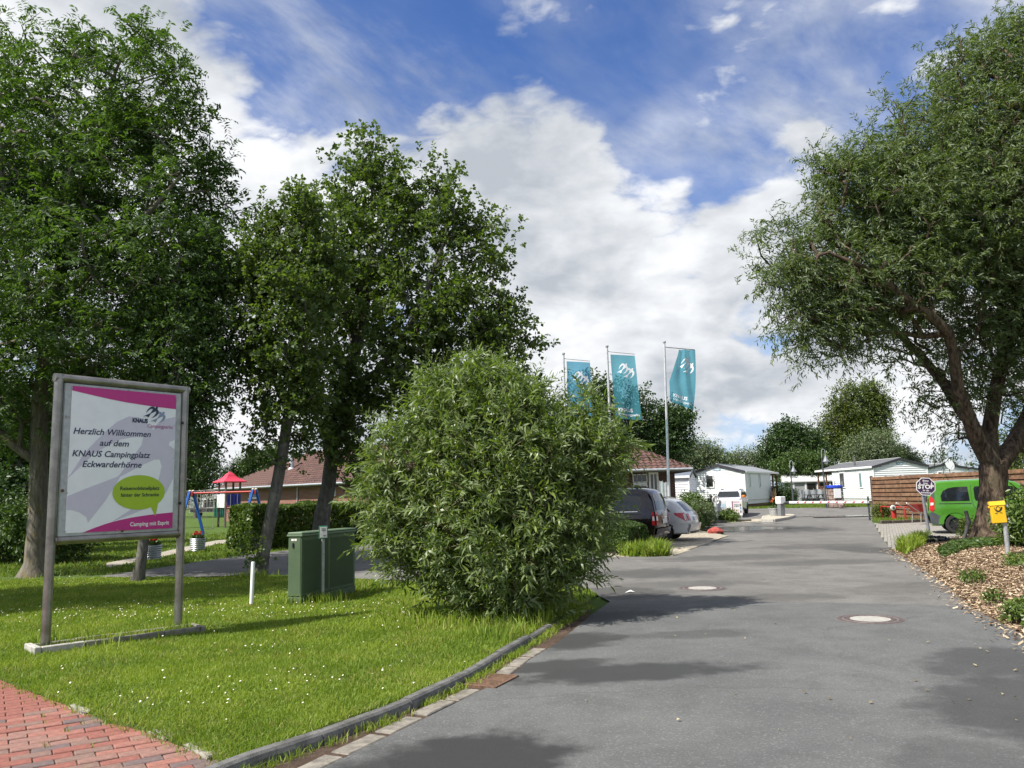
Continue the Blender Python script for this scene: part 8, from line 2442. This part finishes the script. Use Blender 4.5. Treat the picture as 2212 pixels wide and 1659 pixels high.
P = sample([(p.x, p.y) for p in G((1935, 1190), (1975, 1174), (2005, 1168), (1990, 1185), (1955, 1200))], 700, .3, 18)
blades('tall_grass', P, lambda c: np.full(len(c), 0.02), .34, .012, M_GRASS, 'long grass tuft at the foot of the stop sign', .6)

# ------------------------------------------------------------------ trees farther off
def far_tree(name, label, lob_px, y, leafm, trunk_px, n, leaf, ratio=.6, k=5, group='background trees', barkm=None, spread=.25, droop=.2, tr_r=.22, wind=(0, 0, 0), inner=.3, forks=()):
    lob = lobes_px(lob_px, y)
    bx, by = trunk_px
    tp_ = at(bx, by, y)
    gz = float(rise(y)) - .05
    p = [Vector((tp_.x, y, gz)), Vector((tp_.x, y, gz + (tp_.z - gz) * .5)), tp_]
    tall = max(c.z for c, _ in lob)
    cx = np.mean([c.x for c, _ in lob])
    p.append(Vector(((tp_.x + cx) / 2, y, (tp_.z + tall) / 2))); p.append(Vector((cx, y, tall)))
    r_ = [tr_r * 1.4, tr_r * 1.1, tr_r, tr_r * .6, .03]
    tr = [(p, r_, -1)]
    for fx, fy in forks:
        q = at(fx, fy, y); tr.append(([tp_, (tp_ + q) / 2 + Vector((0, 0, .2)), q], [tr_r * .7, tr_r * .5, .03], 0))
    return tree(name, tr, lob, n, barkm or BARK_ASH, leafm, label, 'tree', group, dict(k=k, spread=spread, length=leaf * 4, nleaf=6, leaf=(leaf, leaf * ratio), droop=droop, fan=.9, upbias=.25, wind=wind), inner=inner, step=.9, tip=.018, base=Vector((tp_.x, y, gz)))
far_tree('dark_tree', 'dark dense tree showing between the left and middle flags', [(1262, 850, 40, 0), (1292, 850, 42, 0), (1275, 910, 55, 0), (1310, 900, 40, 1), (1240, 900, 40, 1)], 60, LEAF_DARK, (1280, 990), 300, .20, .75)
far_tree('dark_tree', 'dark dense tree standing right behind the middle flag', [(1375, 870, 34, 0), (1392, 910, 42, 0), (1355, 920, 42, 0), (1385, 960, 46, 0), (1345, 970, 40, 0)], 62, LEAF_DARK, (1378, 1010), 300, .20, .75)
far_tree('dark_tree', 'dark tree with open lower limbs behind the right flagpole', [(1440, 905, 34, 0), (1462, 915, 28, 0), (1478, 905, 18, 0), (1470, 950, 26, 0), (1430, 950, 38, 0), (1455, 985, 24, 0)], 62, LEAF_DARK, (1440, 1005), 300, .20, .75)
far_tree('willow_thicket', 'grey green rounded trees right of the flagpole', [(1495, 985, 32, 0), (1520, 980, 30, 0), (1545, 990, 28, 0), (1475, 1000, 26, 0), (1530, 1005, 34, 0)], 74, LEAF_PALE, (1520, 1020), 330, .22, .4)
far_tree('willow_thicket', 'pale low trees over the roof of the first mobile home', [(1590, 1000, 20, 0), (1612, 995, 22, 0), (1635, 992, 18, 0), (1650, 1005, 22, 0), (1570, 1010, 18, 0)], 84, LEAF_PALE, (1615, 1020), 280, .22, .4)
far_tree('round_tree', 'dark round headed tree behind the long awning', [(1705, 945, 34, 0), (1690, 965, 40, 0), (1735, 955, 36, 0), (1665, 985, 26, 0), (1720, 985, 44, 0), (1760, 985, 30, 0), (1702, 925, 20, 0)], 78, LEAF_DARK, (1705, 1030), 700, .20, .75)
far_tree('poplar_tree', 'tall upright poplar left of the pair above the second mobile home', [(1825, 845, 17, 0), (1838, 850, 16, 0), (1812, 880, 22, 0), (1835, 890, 26, 0), (1800, 915, 24, 0), (1835, 930, 34, 0), (1785, 950, 26, 0), (1815, 965, 36, 0), (1850, 970, 26, 0)], 84, LEAF_OLIVE, (1838, 1010), 620, .22, .6, forks=((1825, 850),), tr_r=.25)
far_tree('poplar_tree', 'tall upright poplar right of the pair above the second mobile home', [(1872, 850, 18, 0), (1890, 848, 17, 0), (1905, 872, 18, 0), (1882, 885, 28, 0), (1902, 905, 20, 0), (1885, 930, 28, 0), (1862, 915, 20, 0), (1905, 945, 16, 0)], 85, LEAF_OLIVE, (1880, 1000), 480, .22, .6, forks=((1890, 855), (1868, 860)), tr_r=.22)
far_tree('grey_willow', 'broad grey green willow above the roof of the second mobile home', [(1870, 970, 36, 0), (1900, 965, 34, 0), (1850, 995, 34, 0), (1915, 990, 30, 0), (1885, 1000, 40, 0), (1935, 1000, 18, 0)], 76, LEAF_PALE, (1880, 1030), 620, .20, .4)
far_tree('grey_willow', 'small pale trees right of the poplars over the far roofs', [(1948, 985, 16, 0), (1960, 1000, 16, 0), (1975, 1006, 12, 0), (1935, 990, 14, 0)], 88, LEAF_PALE, (1950, 1015), 220, .22, .45)
far_tree('garden_tree', 'light green bushy trees behind the awning roof', [(1705, 1010, 22, 0), (1735, 1005, 24, 0), (1760, 1008, 22, 0), (1690, 1022, 18, 0), (1780, 1015, 20, 0)], 74, LEAF_MID, (1730, 1035), 380, .20, .6)
far_tree('garden_tree', 'yellow green tree seen right of the willow trunk', [(2200, 990, 45, 0), (2240, 960, 55, 0), (2190, 1040, 36, 0), (2270, 1020, 60, 0)], 36, LEAF_OLIVE, (2225, 1080), 260, .14, .6)
far_tree('shade_tree', 'dark trees closing the view left of the thick trunk', [(-20, 950, 110, 0), (30, 1040, 90, 0), (-110, 1040, 120, 0), (20, 880, 60, 0), (-40, 1130, 90, 0), (75, 1110, 40, 0), (60, 960, 50, 0)], 31, LEAF_DARK, (0, 1150), 900, .17, .6, tr_r=.16)
far_tree('shade_tree', 'dark leafy tree seen between the thick trunk and the sign', [(110, 960, 44, 0), (130, 880, 50, 0), (105, 1050, 34, 0), (160, 1000, 40, 0)], 36, LEAF_DARK, (125, 1110), 330, .17, .6, tr_r=.14)
far_tree('hazel_tree', 'mid green tree beyond the swings left of the play tower roof', [(420, 975, 36, 0), (440, 1010, 34, 0), (400, 1020, 44, 0), (465, 1025, 22, 0), (385, 960, 40, 0), (425, 1050, 30, 0)], 78, LEAF_MID, (425, 1085), 420, .22, .65)
far_tree('conifer', 'small dark conifer top behind the play tower roof', [(505, 1000, 5, 0), (505, 1013, 9, 0), (504, 1028, 13, 0), (503, 1045, 16, 0)], 80, LEAF_DARK, (504, 1060), 130, .2, .3)
far_tree('hazel_tree', 'leafy trees peeping over the left end of the tiled roof', [(545, 1005, 22, 0), (570, 995, 20, 0), (595, 985, 18, 0), (530, 1020, 16, 0)], 80, LEAF_MID, (560, 1040), 260, .22, .65)
for k, (px, y, hh) in enumerate(((-260, 60, 5), (300, 86, 4), (1100, 95, 6), (2300, 95, 6), (2450, 60, 7), (1380, 100, 7), (2020, 100, 5), (760, 100, 5), (180, 84, 6))):
    c = at(px, 1080, y)
    lob = [(px + d, 1070 - hh * 9 + abs(d) * .15, 30 + 6 * hh * 60 / y, 0) for d in (-50, 0, 50, 100)]
    far_tree('distant_tree', ['broad dark trees far off beyond the left edge', 'distant dark trees seen low behind the sign', 'distant dark trees hidden behind the willow shrub', 'distant trees beyond the right edge', 'tall trees outside the right edge', 'distant tree line behind the flagpoles', 'distant tree line behind the far mobile homes', 'distant tree line behind the brick hall', 'tall distant trees between trunk and sign'][k], lob, y, LEAF_DARK, (px + 25, 1085), 150, .28, .65)
